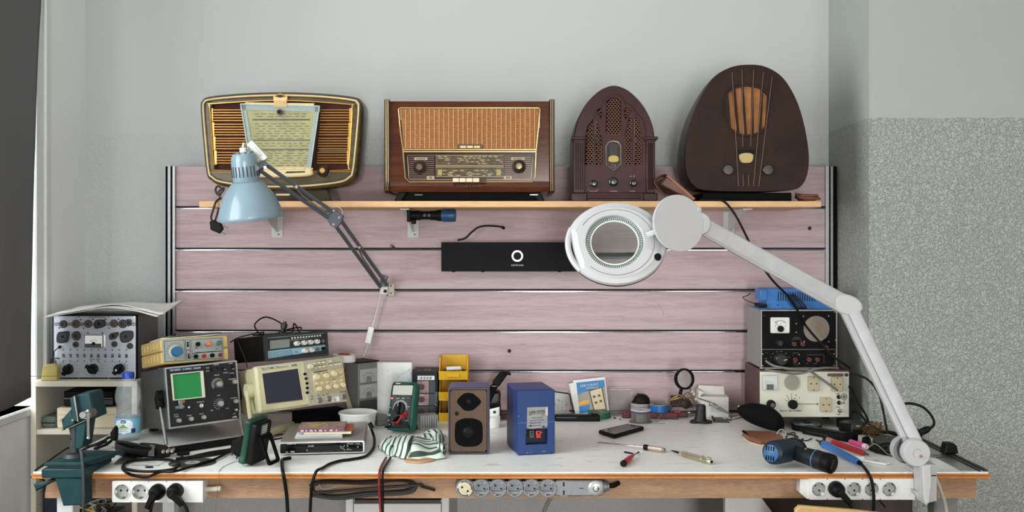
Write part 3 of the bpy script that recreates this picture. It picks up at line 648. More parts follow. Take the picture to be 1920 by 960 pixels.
# --- 4: egg shaped set
a = Ax(1401, 377.8, YR1); zz = lambda y: a(0, y)[1]; xx = lambda x: a(x, 0)[0]
M_egg = mat('dark leather cloth', (38, 25, 20), .55, rgb2=(53, 36, 28), scale=9, bump=.05, bscale=300, detail=5, spec=.15)
M_eggs = mat('black shell', (30, 25, 23), .45, var=.15, spec=.25)
M_sil = mat('speaker silk', (150, 94, 48), .7, rgb2=(176, 118, 66), scale=30)
t = thing('egg_radio', 'large dark brown egg shaped radio with five vertical wires', 'radio', (frompx(1401, YR1), YR1, zs1), group='old radios on the shelf')
eg = a.o(cr2([(1403, 121), (1435, 125), (1467, 145), (1492, 185), (1508, 235), (1516.5, 290), (1514, 325), (1505, 346), (1488, 356), (1440, 359), (1400, 359.5), (1360, 359), (1316, 356), (1299, 347), (1287.5, 327), (1284, 290), (1292, 238), (1309, 190), (1337, 146), (1370, 126)], 5))
n = len(eg); b = B(); vs = []; fs = []
def sc2(o, k, c=(0, .16)): return [(c[0]+(u-c[0])*k, c[1]+(v-c[1])*k) for u, v in o]
rs = [(inset(eg, .004), -.002), (inset(eg, .001), .0), (eg, .004), (eg, .03), (sc2(eg, .985), .12), (sc2(eg, .95, (0, .13)), .22), (sc2(eg, .85, (0, .1)), .26)]
rs = [([(u, max(v, .028)) for u, v in r], y) for r, y in rs]
for r, y in rs: vs += [(u, y, v) for u, v in r]
for k in range(1, len(rs)-1):
    for i in range(n): j = (i+1) % n; fs.append((k*n+i, k*n+j, (k+1)*n+j, (k+1)*n+i))
fs.append(tuple((len(rs)-1)*n+i for i in range(n))); b.raw(vs, fs, M_eggs); b.build('shell', t, ang=50)
gr = a.o(cr2([(1358, 187), (1372, 170), (1392, 163), (1412, 163), (1430, 170), (1443, 188), (1444, 210), (1435, 236), (1418, 249), (1401, 252), (1384, 249), (1368, 236), (1358, 212)], 4))
NE = 120
# face plate with a real hole for the grille
E1 = resamp(inset(eg, .001), NE); cc = [sum(q[0] for q in gr)/len(gr), sum(q[1] for q in gr)/len(gr)]
def rs_about(o, c, n):
    out = []
    for k in range(n):
        an = 2*PI*k/n; d = (math.cos(an), math.sin(an)); best = 0
        for i in range(len(o)):
            p, q = o[i], o[(i+1) % len(o)]; ex, ez = q[0]-p[0], q[1]-p[1]; den = d[0]*ez-d[1]*ex
            if abs(den) < 1e-12: continue
            px, pz = p[0]-c[0], p[1]-c[1]; tt = (px*ez-pz*ex)/den; uu = (px*d[1]-pz*d[0])/den
            if tt > best and -1e-6 <= uu <= 1+1e-6: best = tt
        out.append((c[0]+d[0]*best, c[1]+d[1]*best))
    return out
b = B(); b.ring(rs_about(inset(eg, .001), cc, NE), rs_about(gr, cc, NE), -.004, .006, M_egg); b.build('front_panel', t, ang=50)
b = B(); b.prism(gr, .0065, .008, M_sil); b.build('speaker_silk', t)
b = B()
for x0, x1, x2, x3 in ((1352, 1364.5, 1372, 1350), (1373, 1378.5, 1387, 1383.5), (1390.5, 1394, 1401, 1397), (1410, 1412.5, 1413.5, 1408.5), (1427, 1431.5, 1427.5, 1422), (1440, 1450, 1450, 1434)):
    b.prism(a.o([(x0, 160), (x1, 160), (x2, 254), (x3, 254)]), -.001, .006, M_egg)
b.build('grille_bar', t)
b = B(); b.tube([(u, -.0045, v) for u, v in sc2(gr, 1.10, cc)], .0016, M_egg, 5, 0, True); b.build('grille_ring', t)
b = B()
for (x0, y0, x1, y1) in ((1372, 136, 1384, 349), (1390.5, 131, 1393, 349), (1412.5, 131, 1403, 349), (1430.5, 136, 1412, 349), (1447, 144, 1422, 349)):
    if x0 in (1390.5, 1412.5): segs = [((x0, y0), (x0+(x1-x0)*.63, y0+(y1-y0)*.66)), ((x1-.5, 328), (x1, 349))]
    else: segs = [((x0, y0), (x1, y1))]
    for p, q in segs: p = a(*p); q = a(*q); b.tube([(p[0], -.006, p[1]), (q[0], -.006, q[1])], .0012, mat('wire bronze', (120, 98, 86), .4, .6), 6, 0)
b.build('wires', t)
b = B(); b.prism(a.o([(1382, 281), (1416, 281), (1412, 290), (1386, 290)]), -.005, -.003, BLACK); b.prism(a.o(cr2([(1385.5, 291), (1398, 287), (1411, 290), (1409, 303), (1399, 305.5), (1389, 303.5)], 4)), -.0055, -.003, mat('dial cream', (176, 154, 92), .35)); b.build('dial_window', t)
for x in (1363.5, 1438): q = a(x, 319); b = B(); b.lathe([(0, -.020), (.015, -.0195), (.0175, -.017), (.0175, -.004)], (q[0], 0, q[1]), (0, 1, 0), mat('knob dark bronze', (40, 32, 24), .3), 24); b.build('knob', t)
b = B(); b.box(xx(1318), xx(1486), .01, .22, 0, .03, MATTE, .003); b.build('base', t)
# things between and beside the radios
t = thing('leather_case', 'brown leather folder leaning between the arched radio and egg radio', 'leather case', (0, 0, 0))
M_lea = mat('brown leather', (74, 38, 26), .42, rgb2=(100, 56, 40), scale=20, bump=.08); M_leal = mat('tan leather edge', (150, 104, 78), .5)
p0, p1 = P(1247, 332, 3.36), P(1300, 372, 3.36); p1.z = zs1+.006
d = (p1-p0).normalized(); nn = Vector((d.z, 0, -d.x))*-1
b = B(); q = [p0, p1, p1-nn*.012, p0-nn*.035]; base = [(v.x, v.z) for v in q]; base = [(u, max(v, zs1+.001)) for u, v in base]; b.prism(base, 3.32, 3.50, M_lea, .003); b.build('cover', t)
b = B(); b.tube([(p0.x+d.x*.002, 3.319, p0.z+.003), (p1.x-.004, 3.319, p1.z+.001)], .0045, M_leal, 6, 0); b.build('stitched_edge', t)
b = B(); s0 = P(1229, 338, 3.315); pts = [p0+Vector((0, .0, .004)), P(1240, 330, 3.315), P(1233, 334, 3.312), s0, P(1229, 345, 3.312), P(1237, 356, 3.315), P(1247, 366, 3.318)]
b.tube(pts, .0075, M_lea, 8, flat=.5); b.build('strap', t)
Vr = random.Random(3)
M_strap = mat('red brown leather', (86, 44, 32), .5, rgb2=(120, 70, 54), scale=30)
c0 = P(1513, 370, 3.38); b = B(Matrix.Translation((-c0.x, -c0.y, -zs1))); pts = []
for k in range(26):
    an = k*1.15; r = .018+.02*Vr.random(); pts.append((c0.x+1.25*r*math.cos(an)+.003*math.sin(k), c0.y+r*math.sin(an)*.8, zs1+.0045+.019*(k/26)+.004*Vr.random()))
b.tube(pts, .0042, M_strap, 6, 4, flat=.7); tag(b.build('leather_lace', None, (c0.x, c0.y, zs1)), 'coiled reddish brown leather lace at the shelf end beside the egg radio', 'lace')
# torch under the shelf
c = P(808, 404, 3.44); t = thing('torch', 'black torch with a dark blue head hanging level under the shelf', 'torch', (c.x, c.y, c.z))
k = 3.44/F; M_blu = mat('torch blue', (24, 66, 104), .4); M_gun = mat('gun blue', (34, 48, 62), .4)
b = B(); b.lathe([(0, -41*k), (8*k, -41*k), (9*k, -38*k), (9*k, -20*k), (8*k, -19*k), (8*k, -2*k), (9*k, 0), (9*k, 8*k), (10*k, 9*k), (10*k, 13*k), (11*k, 14*k), (11*k, 20*k), (0, 20*k)], (0, 0, 0), (1, 0, 0), BLACK, 20)
for x in (-14, -6): b.box(x*k, (x+6)*k, -9.2*k, -7*k, -3*k, 3*k, M_gun, .001)
b.build('barrel', t)
b = B(); b.lathe([(0, 20*k), (11*k, 20*k), (12.5*k, 23*k), (12.5*k, 44*k), (11*k, 47*k), (0, 46*k)], (0, 0, 0), (1, 0, 0), M_blu, 12); b.build('head', t)
b = B(); b.box(-44*k, -37*k, -11*k, 12*k, -12*k, 10*k, BLACK, .002); b.box(-36*k, -28*k, -5*k, 5*k, -16*k, -8*k, BLACK, .002); b.tube([(-41*k, 0, 9*k), (-41*k, .0, (zs0-c.z)-.008)], .004, BLACK, 6, 0); b.build('tail_clip', t)
# ------------------------------------------------------------------ electronics, window side of the bench
def W2L(t): return t.matrix_basis.inverted()
def knob(name, t, f, x, y, r, h, m, m2=None, n=20, skirt=0, cap=None, pointer=None):
    p = f(x, y); b = B(); pr = [(0, -h), (r*.82, -h), (r*.94, -h*.93), (r, -h*.75), (r, 0)]
    if skirt: pr = [(0, -h), (r*.7, -h), (r*.78, -h*.9), (r*.82, -h*.35), (r*skirt, -h*.28), (r*skirt, 0)]
    b.lathe(pr, (p[0], 0, p[1]), (0, 1, 0), m, n)
    if cap: b.lathe([(0, -h-.0008), (r*.6, -h-.0006), (r*.62, -h+.001)], (p[0], 0, p[1]), (0, 1, 0), cap, n)
    if pointer is not None:
        b.M = Matrix.Translation((p[0], 0, p[1])) @ Matrix.Rotation(-pointer, 4, 'Y'); b.box(-r*.08, r*.08, -h-.0008, -h+.0005, r*.2, r*.8, m2 or INKW)
    return b.build(name, t)
def ticks(b, f, x, y, r0, r1, a0, a1, n, m, w=.0006, y0=-.0006):
    p = f(x, y)
    for k in range(n):
        an = math.radians(a0+(a1-a0)*k/(n-1)); d = Vector((math.cos(an), 0, math.sin(an))); c = Vector((p[0], 0, p[1])); e = Vector((-d.z, 0, d.x))*w
        q = [c+d*r0-e, c+d*r1-e, c+d*r1+e, c+d*r0+e]; b.prism([(v.x, v.z) for v in q], y0, .0003, m)
def arc(b, f, x, y, r, a0, a1, m, w=.0007, y0=-.0006):
    p = f(x, y); b.tube([(p[0]+r*math.cos(math.radians(a0+(a1-a0)*k/24)), y0*.6, p[1]+r*math.sin(math.radians(a0+(a1-a0)*k/24))) for k in range(25)], w, m, 5, 0)
def dash(b, f, x, y, w, h, m, y0=-.0006):
    p = f(x-w/2, y+h/2); q = f(x+w/2, y-h/2); b.box(min(p[0], q[0]), max(p[0], q[0]), y0, .0003, min(p[1], q[1]), max(p[1], q[1]), m)
# --- bookcase
YB = 3.34
t = thing('bookcase', 'off white bookcase with open compartments in the corner under the tube tester', 'bookcase', (0, 0, 0))
M_bc = mat('bookcase melamine', (206, 203, 188), .5, var=.02)
x0 = XL+.013; x1 = -1.249; zb1 = .918; yb = 3.68
b = B(); b.box(x0, x1, YB, yb, zb1-.018, zb1, M_bc, .001); b.build('top_board', t)
b = B(); b.box(x0, x0+.018, YB, yb, 0, zb1-.0185, M_bc, .001)
for z in (.62, .58, .54, .50): b.cyl((x0+.0175, YB+.03, z), (x0+.0185, YB+.03, z), .0025, DGREY, n=8)
b.build('side_board', t)
b = B(); b.box(x1-.018, x1, YB, yb, 0, zb1-.0185, M_bc, .001); b.build('side_board', t)
for z in (.756, .40): b = B(); b.box(x0+.0185, x1-.0185, YB+.002, yb-.01, z-.016, z, M_bc, .001); b.build('shelf_board', t)
b = B(); b.box(x0+.0185, x1-.0185, yb-.008, yb, 0, zb1-.0185, M_bc); b.build('back_board', t)
def Pz(px, Y): return (px-HX)*Y/F
M_obx = mat('cream cardboard', (206, 194, 168), .7)
b = B(); b.box(-.10, .10, -.09, .09, 0, .068, M_obx, .003); b.box(-.101, .101, -.0905, .09, .044, .0455, mat('box seam', (150, 138, 116), .7)); tag(b.build('storage_box', None, (-1.430, 3.46, .7565)), 'cream flat box in the upper bookcase compartment behind the vise', 'box')
b = B(); b.prism(rrect(-.09, .077, 0, .052, .004), -.08, .10, BLACK, .003); b.box(-.06, .0775, -.084, -.079, .006, .022, DGREY, .001); b.box(-.088, .076, -.0815, -.079, .0255, .028, GREY); tag(b.build('cassette_deck', None, (Pz(183, 3.45), 3.47, .826)), 'black electronic unit stacked on the cream flat box in the bookcase', 'electronic unit')
b = B(); b.prism(rrect(-.0255, .0255, 0, .038, .01), -.05, .08, mat('dusty green', (72, 84, 78), .5), .005); b.box(-.023, .023, -.0515, -.049, .016, .019, BLACK); tag(b.build('plastic_case', None, (-1.558, 3.42, .7565)), 'grey green rounded case in the bookcase beside the cream box', 'case')
b = B(); b.prism(rrect(-.065, .065, 0, .20, .008), -.08, .1, mat('navy plastic', (30, 36, 54), .5), .006); b.box(-.05, .05, -.083, -.079, .17, .18, BLACK, .001); tag(b.build('tool_case', None, (-1.515, 3.45, .401)), 'dark navy case standing in the lower bookcase compartment', 'case')
b = B(); b.prism([(-.028, 0), (.026, 0), (.026, .045), (.016, .055), (-.02, .052)], 0, .028, mat('yellowed card', (178, 160, 96), .7, var=.1), .003); b.box(-.05, .045, -.0405, -.04, .02, .022, mat('card fold', (130, 112, 60), .7)); tag(b.build('card_box', None, (-1.546, 3.347, .9185)), 'yellowed card box on the bookcase beside the tube tester', 'box')
# --- tube tester
Yt = 3.40; f = Face([(101, 591), (256, 591), (256, 710), (101, 711)], 155*Yt/F, .2145)
t = thing('tube_tester', 'silver faced valve tester full of round sockets and toggle switches', 'tester', (Pz(178.5, Yt), Yt, .9185))
M_sil2 = mat('silver hammer panel', (176, 180, 188), .32, .55, var=.05, scale=60)
M_case = mat('grey steel case', (92, 93, 95), .5, var=.05)
Wt = f.W; b = B(); b.box(-Wt/2-.003, Wt/2+.003, .002, .20, 0, .2145, M_case, .002); b.build('case', t)
b = B(); b.box(-Wt/2-.004, Wt/2+.004, -.002, .003, 0, .216, MATTE); b.box(-Wt/2+.001, Wt/2-.001, -.004, -.001, .004, .2125, M_sil2, .0008)
for x in (103, 150, 205, 253):
    for y in (593.5, 708.5): p = f(x, y); b.cyl((p[0], -.0055, p[1]), (p[0], -.003, p[1]), .0025, CHROME, n=8)
b.build('front_panel', t)
G = lambda x, y: (95+x/7.382, 585+y/7.382)
def at(x, y): return f(*G(x, y))
b = B()
for y in (150, 165, 182): p = at(60, y); q = at(1185, y); b.box(p[0], q[0], -.0046, -.003, q[1]-.001, q[1]+.001, INKB)
for k in range(10):
    x = 186+k*96.7
    for y in (522, 682): p = at(x, y); b.cyl((p[0], -.0047, p[1]), (p[0], -.003, p[1]), .0022, INKB, n=8)
b.text('DE VALVULAS', *at(650, 68), .0075, INKB, y=-.0046, wide=1.2); b.text('POSTO  TIPOS', *at(625, 655), .005, INKB, y=-.0046, wide=1.2)
for x, y, r in ((262, 795, 125), (605, 790, 125), (965, 785, 110)):
    p = at(x, y)
    for k in range(13): an = math.radians(-40+260*k/12); b.box(p[0]+r/7.382*.00181*math.cos(an)-.0008, p[0]+r/7.382*.00181*math.cos(an)+.0008, -.0046, -.003, p[1]+r/7.382*.00181*math.sin(an)-.0014, p[1]+r/7.382*.00181*math.sin(an)+.0014, INKB)
for x, y in ((425, 102), (595, 97), (770, 97), (948, 95), (128, 218), (466, 222), (818, 220), (527, 290), (726, 290)): p = at(x, y); b.cyl((p[0], -.0055, p[1]), (p[0], -.003, p[1]), .0026, INKB, n=8)
b.build('panel_markings', t)
kk = .00181/7.382*1.0
M_sock = mat('brown bakelite socket', (62, 44, 40), .4); M_dk = mat('dark bakelite socket', (30, 27, 27), .35)
for x, y, r, mm in ((186, 165, 54, M_dk), (360, 162, 58, M_sock), (532, 160, 56, M_sock), (886, 156, 56, M_sock), (1008, 160, 60, M_dk), (368, 328, 64, M_dk), (358, 450, 42, M_dk), (890, 443, 42, M_dk), (1105, 468, 42, M_dk), (137, 485, 22, BLACK)):
    p = at(x, y); r *= kk; b = B(); b.lathe([(0, -.0075), (r*.35, -.0075), (r*.42, -.009), (r*.9, -.009), (r, -.0075), (r, -.003)], (p[0], 0, p[1]), (0, 1, 0), mm, 22)
    for k in range(8 if r > .008 else 0): an = k*PI/4; b.cyl((p[0]+r*.66*math.cos(an), -.0096, p[1]+r*.66*math.sin(an)), (p[0]+r*.66*math.cos(an), -.008, p[1]+r*.66*math.sin(an)), r*.09, STEEL if mm is M_sock else GREY, n=6)
    b.build('valve_socket', t)
for o in ([(612, 160), (640, 110), (700, 100), (765, 110), (775, 170), (740, 205), (650, 228), (620, 210)], [(95, 350), (120, 280), (180, 268), (270, 266), (268, 360), (230, 420), (110, 425)], [(820, 330), (850, 290), (945, 275), (945, 320), (900, 372), (835, 380)], [(966, 320), (990, 275), (1050, 255), (1145, 262), (1148, 350), (1100, 405), (1040, 422), (985, 405)], [(1060, 100), (1120, 100), (1130, 150), (1090, 195), (1060, 170)]):
    q = [at(*v) for v in cr2(o, 4)]; b = B(); b.prism(q, -.0095, -.003, M_dk, .0012); c = [sum(v[0] for v in q)/len(q), sum(v[1] for v in q)/len(q)]
    b.cyl((c[0], -.0102, c[1]), (c[0], -.009, c[1]), .004, BLACK, n=12)
    for k in range(9): an = k*PI/4.5; b.cyl((c[0]+.0105*math.cos(an), -.0099, c[1]+.0105*math.sin(an)), (c[0]+.0105*math.cos(an), -.009, c[1]+.0105*math.sin(an)), .0011, GREY, n=6)
    b.build('socket_plate', t)
b = B(); p, q = at(488, 490), at(755, 310); b.prism(rrect(p[0], q[0], p[1], q[1], .002), -.012, -.003, CHROME, .001); p, q = at(500, 480), at(738, 320); b.box(p[0], q[0], -.0135, -.011, p[1], q[1], PAPER)
p, q = at(500, 486), at(725, 432); b.box(p[0], q[0], -.0145, -.011, p[1], q[1], DGREY, .0006); p = at(620, 432); b.cyl((p[0], -.015, p[1]), (p[0], -.012, p[1]), .0058, BLACK)
arc(b, lambda x, y: at(620, 440), 0, 0, .0155, 40, 140, INKB, .0004, -.0232); b.tube([(p[0], -.0142, p[1]), (p[0]-.0115, -.0142, p[1]+.011)], .0004, INKB, 4, 0); b.build('meter', t)
for k in range(10):
    x = 186+k*96.7; p = at(x, 606); b = B(); b.box(p[0]-.0042, p[0]+.0042, -.0055, -.003, p[1]-.006, p[1]+.006, DGREY, .0006); b.box(p[0]-.0015, p[0]+.0024, -.011, -.005, p[1]+(-.0045 if k < 4 else .0005), p[1]+(-.001 if k < 4 else .004), CHROME, .0008); b.build('toggle_switch', t)
for x, y, an in ((262, 795, .6), (605, 785, -1.0), (965, 785, .7)):
    p = at(x, y); b = B(); b.lathe([(0, -.006), (.0215, -.006), (.0225, -.003)], (p[0], 0, p[1]), (0, 1, 0), M_sil2, 28); b.lathe([(0, -.022), (.014, -.022), (.0165, -.02), (.0175, -.006)], (p[0], 0, p[1]), (0, 1, 0), BLACK, 14)
    b.M = Matrix.Translation((p[0], 0, p[1])) @ Matrix.Rotation(an, 4, 'Y'); b.prism([(-.007, -.02), (.007, -.02), (.0055, .022), (-.0055, .022)], -.030, -.018, BLACK, .002); b.build('selector_knob', t)
    if x == 965: b = B(); b.lathe([(0, -.0325), (.004, -.032), (.005, -.030)], (p[0]-.003, 0, p[1]-.002), (0, 1, 0), CHROME, 14); b.build('knob_cap', t)
b = B(); p = at(137, 485); b.tube([(p[0], -.008, p[1]), (p[0]-.012, -.018, p[1]-.012), (p[0]-.013, -.02, p[1]-.03), (p[0]-.018, -.018, p[1]-.034), (p[0]-.026, -.018, p[1]-.05), (p[0]-.014, -.02, p[1]-.075), (p[0]-.006, -.02, p[1]-.05), (p[0]-.018, -.016, p[1]-.04), (p[0]-.028, -.018, p[1]-.06), (p[0]-.018, -.016, p[1]-.078), (p[0]-.01, -.02, p[1]-.052), (p[0]-.02, -.02, p[1]-.036), (p[0]+.004, -.016, p[1]-.038)], .0016, CORD, 6); b.build('top_cap_lead', t)
# loose paper sheets on the tester
t = thing('paper_pile', 'white paper sheets spread loosely over the top of the valve tester', 'papers', (0, 0, 0))
zt_ = .9185+.2165
for k, (dx, dy, dr, lz) in enumerate(((0, 0, 0, 0), (-.008, -.01, .05, -.004), (.006, .004, -.03, .004))):
    def sh(u, v, dx=dx, dy=dy, dr=dr, lz=lz):
        x = Pz(94, 3.36)+dx+u*.375; y = 3.335+dy+v*.24+(u-.5)*.02
        hump = .020*math.exp(-((u-.56)/.24)**2); droop = -.016*max(0, (.30-u)/.30)**1.2-.010*max(0, (u-.84)/.16); curl = .022*max(0, u-.86)/.14*v
        return Vector((x, y, zt_+.019+lz+hump*(1-v*.5)+droop*(1-.7*v)+curl+.004*math.sin(u*9+v*4+k)*(.3+.7*abs(u-.5))-.006*(1-v)))
    b = B(); b.grid(sh, 26, 10, PAPER); b.build('paper_sheet', t, solid=.0014, ang=60)
# --- dark oscilloscope
W, H, D = .2283, .188, .30
SC1 = ((-.9674, 3.168, .8082), (-9.04, -1.85, 34.15))
f = Face([(309.4, 692), (443.7, 676), (451, 783.5), (316, 804)], W, H)
t = thing('oscilloscope', 'dark grey oscilloscope with a square green screen tilted on its handle', 'oscilloscope', *SC1)
M_osc = mat('oscilloscope paint', (58, 61, 62), .42, var=.04); M_pan = mat('dark panel', (28, 30, 31), .45, spec=.25)
b = B(); b.box(-W/2, W/2, .010, D, .0, H, M_osc, .003)
for x in (-.09, .09): b.box(x-.012, x+.012, D-.04, D-.01, -.009, .001, RUB)
b.build('case', t)
b = B(); b.ring(rrect(-W/2-.001, W/2+.001, -.001, H+.001, .003), rrect(-W/2+.004, W/2-.004, .004, H-.004, .002), -.003, .012, ALU); b.build('metal_frame', t)
b = B(); b.box(-W/2+.003, W/2-.003, .0, .011, .003, H-.003, M_pan); b.build('front_panel', t)
G = lambda x, y: (300+x/5.333, 630+y/5.333)
at = lambda x, y: f(*G(x, y))
q = [at(108, 388), at(428, 352), at(445, 612), at(128, 650)]
b = B(); qi = [at(128, 400), at(400, 370), at(415, 608), at(140, 640)]; b.ring(q, [at(122, 396), at(402, 364), at(418, 606), at(138, 640)], -.008, .0, mat('ivory bezel', (205, 203, 182), .45)); b.build('screen_bezel', t)
m_scr = mat('green screen', (6, 120, 58), .18, rgb2=(10, 132, 66), scale=4); b = B(); b.prism(qi, -.0025, .0, m_scr); b.build('screen', t)
b = B(); p = at(110, 355); p2 = at(415, 322); z0 = at(110, 366)[1]; b.prism([at(95, 342), at(415, 308), at(417, 330), at(97, 366)], -.001, .0, mat('blue label', (40, 58, 100), .5)); 
b.text('PM 3200X', at(158, 349)[0], at(158, 349)[1], .0072, INKW, y=-.0016); b.text('0-10MHz', at(275, 337)[0], at(275, 337)[1], .0068, INKW, y=-.0016); b.text('PHILIPS', at(375, 327)[0], at(375, 327)[1], .0068, INKW, y=-.0016)
for s, x, y in (('TRIGG', 478, 322), ('LEVEL', 480, 352), ('STAB', 648, 336), ('SOURCE', 658, 366), ('POWER', 720, 370), ('X AMPL', 710, 275), ('EXT', 738, 328), ('TIME/CM', 570, 392), ('X POSITION', 722, 428), ('V/CM', 585, 592), ('Y POSITION', 736, 614), ('FOCUS', 155, 788), ('Y-SHIFT', 160, 808), ('INTENS', 288, 794), ('FOCUS', 410, 775), ('POWER ON', 402, 658), ('0,02', 515, 740), ('VOLT', 670, 716), ('EXT', 740, 768), ('TRIGGER', 565, 290)):
    b.text(s, at(x, y)[0], at(x, y)[1], .0042, INKW, y=-.0005)
G2 = lambda x, y: at(x, y)
for x, y, r, a0, a1, n in ((575, 480, .0165, -40, 220, 20), (590, 675, .0150, 30, 260, 11)):
    ticks(b, lambda *_: at(x, y), 0, 0, r, r+.003, a0, a1, n, INKW)
    arc(b, lambda *_: at(x, y), 0, 0, r*.86, a0 if n > 12 else 110, a1, INKW, .0005)
b.build('panel_lettering', t)
for x, y, r, h in ((585, 480, .0125, .020), (595, 672, .0125, .020)):
    p = at(x-6, y); b = B(); b.lathe([(0, -.010), (.0132, -.010), (.0142, -.006), (.0142, 0)], (p[0], 0, p[1]), (0, 1, 0), mat('charcoal knob', (58, 58, 58), .4), 24); b.lathe([(0, -.024), (.0075, -.024), (.009, -.022), (.009, -.009)], (p[0], 0, p[1]), (0, 1, 0), mat('silver knob', (160, 158, 150), .35, .4), 20); b.build('range_knob', t)
for x, y in ((745, 455), (755, 645), (182, 845), (305, 826), (430, 808)):
    p = at(x-2, y); b = B(); b.lathe([(0, -.014), (.0060, -.014), (.0068, -.0125), (.007, 0)], (p[0], 0, p[1]), (0, 1, 0), mat('silver knob', (0, 0, 0)), 18); b.build('knob', t)
for x, y, mm in ((405, 694, CHROME), (752, 730, CHROME), (280, 713, CHROME)):
    p = at(x, y); r = .0065 if x == 405 else .005 if x > 700 else .0035; b = B(); b.lathe([(0, -.003), (r*.55, -.003), (r*.6, -.008), (r, -.008), (r, 0)], (p[0], 0, p[1]), (0, 1, 0), mm, 16); b.build('jack', t)
b = B()
for x, y in ((512, 336), (572, 322), (625, 330), (722, 305), (716, 390)): b = B(); p = at(x, y); b.box(p[0]-.003, p[0]+.003, -.004, 0, p[1]-.005, p[1]+.005, BLACK, .0008); b.build('slide_switch', t)
b = B(); p = at(745, 800); b.cyl((p[0], -.012, p[1]), (p[0], 0, p[1]), .0035, STEEL, n=10); b.tube([(p[0]-.010, -.006, p[1]), (p[0], -.013, p[1]+.002)], .0012, INKW, 5, 0); b.build('ground_post', t)
b = B(); p = at(190, 690); b.cyl((p[0], -.022, p[1]-.006), (p[0], 0, p[1]-.006), .0072, STEEL, n=14); b.cyl((p[0]-.018, -.016, p[1]-.007), (p[0]+.010, -.016, p[1]-.007), .0062, STEEL, n=14); b.box(p[0]-.006, p[0]+.006, -.02, -.008, p[1]-.002, p[1]+.014, STEEL, .001); b.cyl((p[0]+.010, -.016, p[1]+.009), (p[0]+.010, -.006, p[1]+.009), .005, BRASS, n=12); b.build('input_adapter', t)
Mi = W2L(t); M_hb = mat('handle bar', (168, 168, 162), .3, .8)
for s, foot, pv in ((-1, T(312, 834, .762), (-W/2-.012, .045, .10)), (1, T(457, 822, .762), (W/2+.012, .06, .10))):
    fl = Mi @ foot; pv = Vector(pv); b = B(); d = (fl-pv); e = Vector((.006 if 1 else 0, 0, 0)); b.tube([pv, pv+d*.5, fl], .0068, M_hb, 8, 0, flat=.7); b.build('handle_arm', t)
    b = B(); b.cyl(pv+Vector((.012*-s, 0, 0)), pv+Vector((.006*s, 0, 0)), .0215, RUB, n=20); b.cyl(pv+d*.0, pv+d*.22, .014, RUB, n=12); b.build('handle_pivot', t)
b = B(); p0 = Mi @ T(309, 846, .761); p1 = Mi @ T(462, 823, .761); b.tube([p0, p1], .0105, RUB, 10, 0); b.build('handle_grip', t)
# --- yellow signal generator on the oscilloscope
W, H, D = .2182, .0802, .22
f = Face([(300, 637.7), (427, 630.4), (427, 674.6), (301, 685.6)], W, H)
t = thing('signal_generator', 'small yellowed signal generator with a blue dial on top of the dark oscilloscope', 'signal generator', (-1.0214, 3.234, .9945), (-9.42, -.15, 35.3))
M_yel = mat('yellowed plastic', (200, 172, 106), .5, var=.05, scale=15)
b = B()
b.prism(rrect(-W/2, W/2, 0, H/2-.0008, .006), -.006, D, M_yel, .003); b.prism(rrect(-W/2, W/2, H/2+.0008, H, .006), -.006, D, M_yel, .003); b.box(-W/2+.004, W/2-.004, 0, D-.004, H/2-.002, H/2+.002, mat('seam shade', (120, 100, 60), .7))
for k in range(5):
    for z in (.012, .05): b.box(-W/2-.002, -W/2+.002, .03+k*.035, .055+k*.035, z, z+.02, M_yel, .001)
for x in (-.085, .085):
    for y in (.02, D-.02): b.cyl((x, y, -.0015), (x, y, .002), .009, RUB, n=12)
b.build('case', t)
G = lambda x, y: (300+x/5.333, 630+y/5.333)
at = lambda x, y: f(*G(x, y)); M_gp = mat('grey generator panel', (150, 156, 152), .45)
b = B(); q = [at(20, 48), at(628, 18), at(628, 232), at(25, 272)]; b.prism(q, -.0085, -.004, M_gp, .001); b.build('front_panel', t)
b = B()
for q in ([(36, 62), (240, 48), (248, 250), (42, 268)], [(254, 46), (300, 44), (302, 144), (256, 148)], [(258, 152), (304, 148), (306, 242), (262, 248)], [(316, 46), (612, 28), (614, 150), (600, 152), (575, 158), (350, 172), (340, 180), (320, 182)], [(320, 186), (345, 186), (360, 178), (580, 160), (600, 158), (614, 156), (614, 226), (322, 240)]):
    b.tube([(u, -.009, v) for u, v in [at(*w) for w in q]], .0007, INKB, 4, 0, True)
ticks(b, lambda *_: at(150, 160), 0, 0, .024, .027, -15, 195, 16, INKB, y0=-.0092)
for s, x, y in (('kHz', 150, 248), ('AMPL', 360, 132), ('RANGE', 568, 136), ('OUT', 375, 172), ('SYNC OUT', 530, 160)): b.text(s, at(x, y)[0], at(x, y)[1], .004, INKB, y=-.009)
b.build('panel_lettering', t)
p = at(150, 168); b = B(); b.lathe([(0, -.014), (.0175, -.014), (.0195, -.012), (.020, -.008)], (p[0], 0, p[1]), (0, 1, 0), mat('cream dial', (196, 190, 160), .4), 28); b.lathe([(0, -.034), (.0145, -.034), (.0158, -.032), (.0165, -.013)], (p[0], 0, p[1]), (0, 1, 0), mat('blue knob', (34, 96, 140), .45), 24); b.build('frequency_dial', t, label='blue frequency dial')
for x, y, c, nm in ((365, 94, BLACK, 'knob'), (470, 86, mat('orange cap', (226, 120, 46), .4), 'knob'), (572, 80, mat('green cap', (58, 106, 76), .4), 'knob')):
    p = at(x, y); b = B(); b.lathe([(0, -.02), (.0075, -.02), (.0085, -.018), (.009, -.008)], (p[0], 0, p[1]), (0, 1, 0), mat('grey knob', (150, 148, 140), .4), 20); b.lathe([(0, -.030), (.0062, -.030), (.007, -.029), (.007, -.0195)], (p[0], 0, p[1]), (0, 1, 0), c, 18); b.build(nm, t)
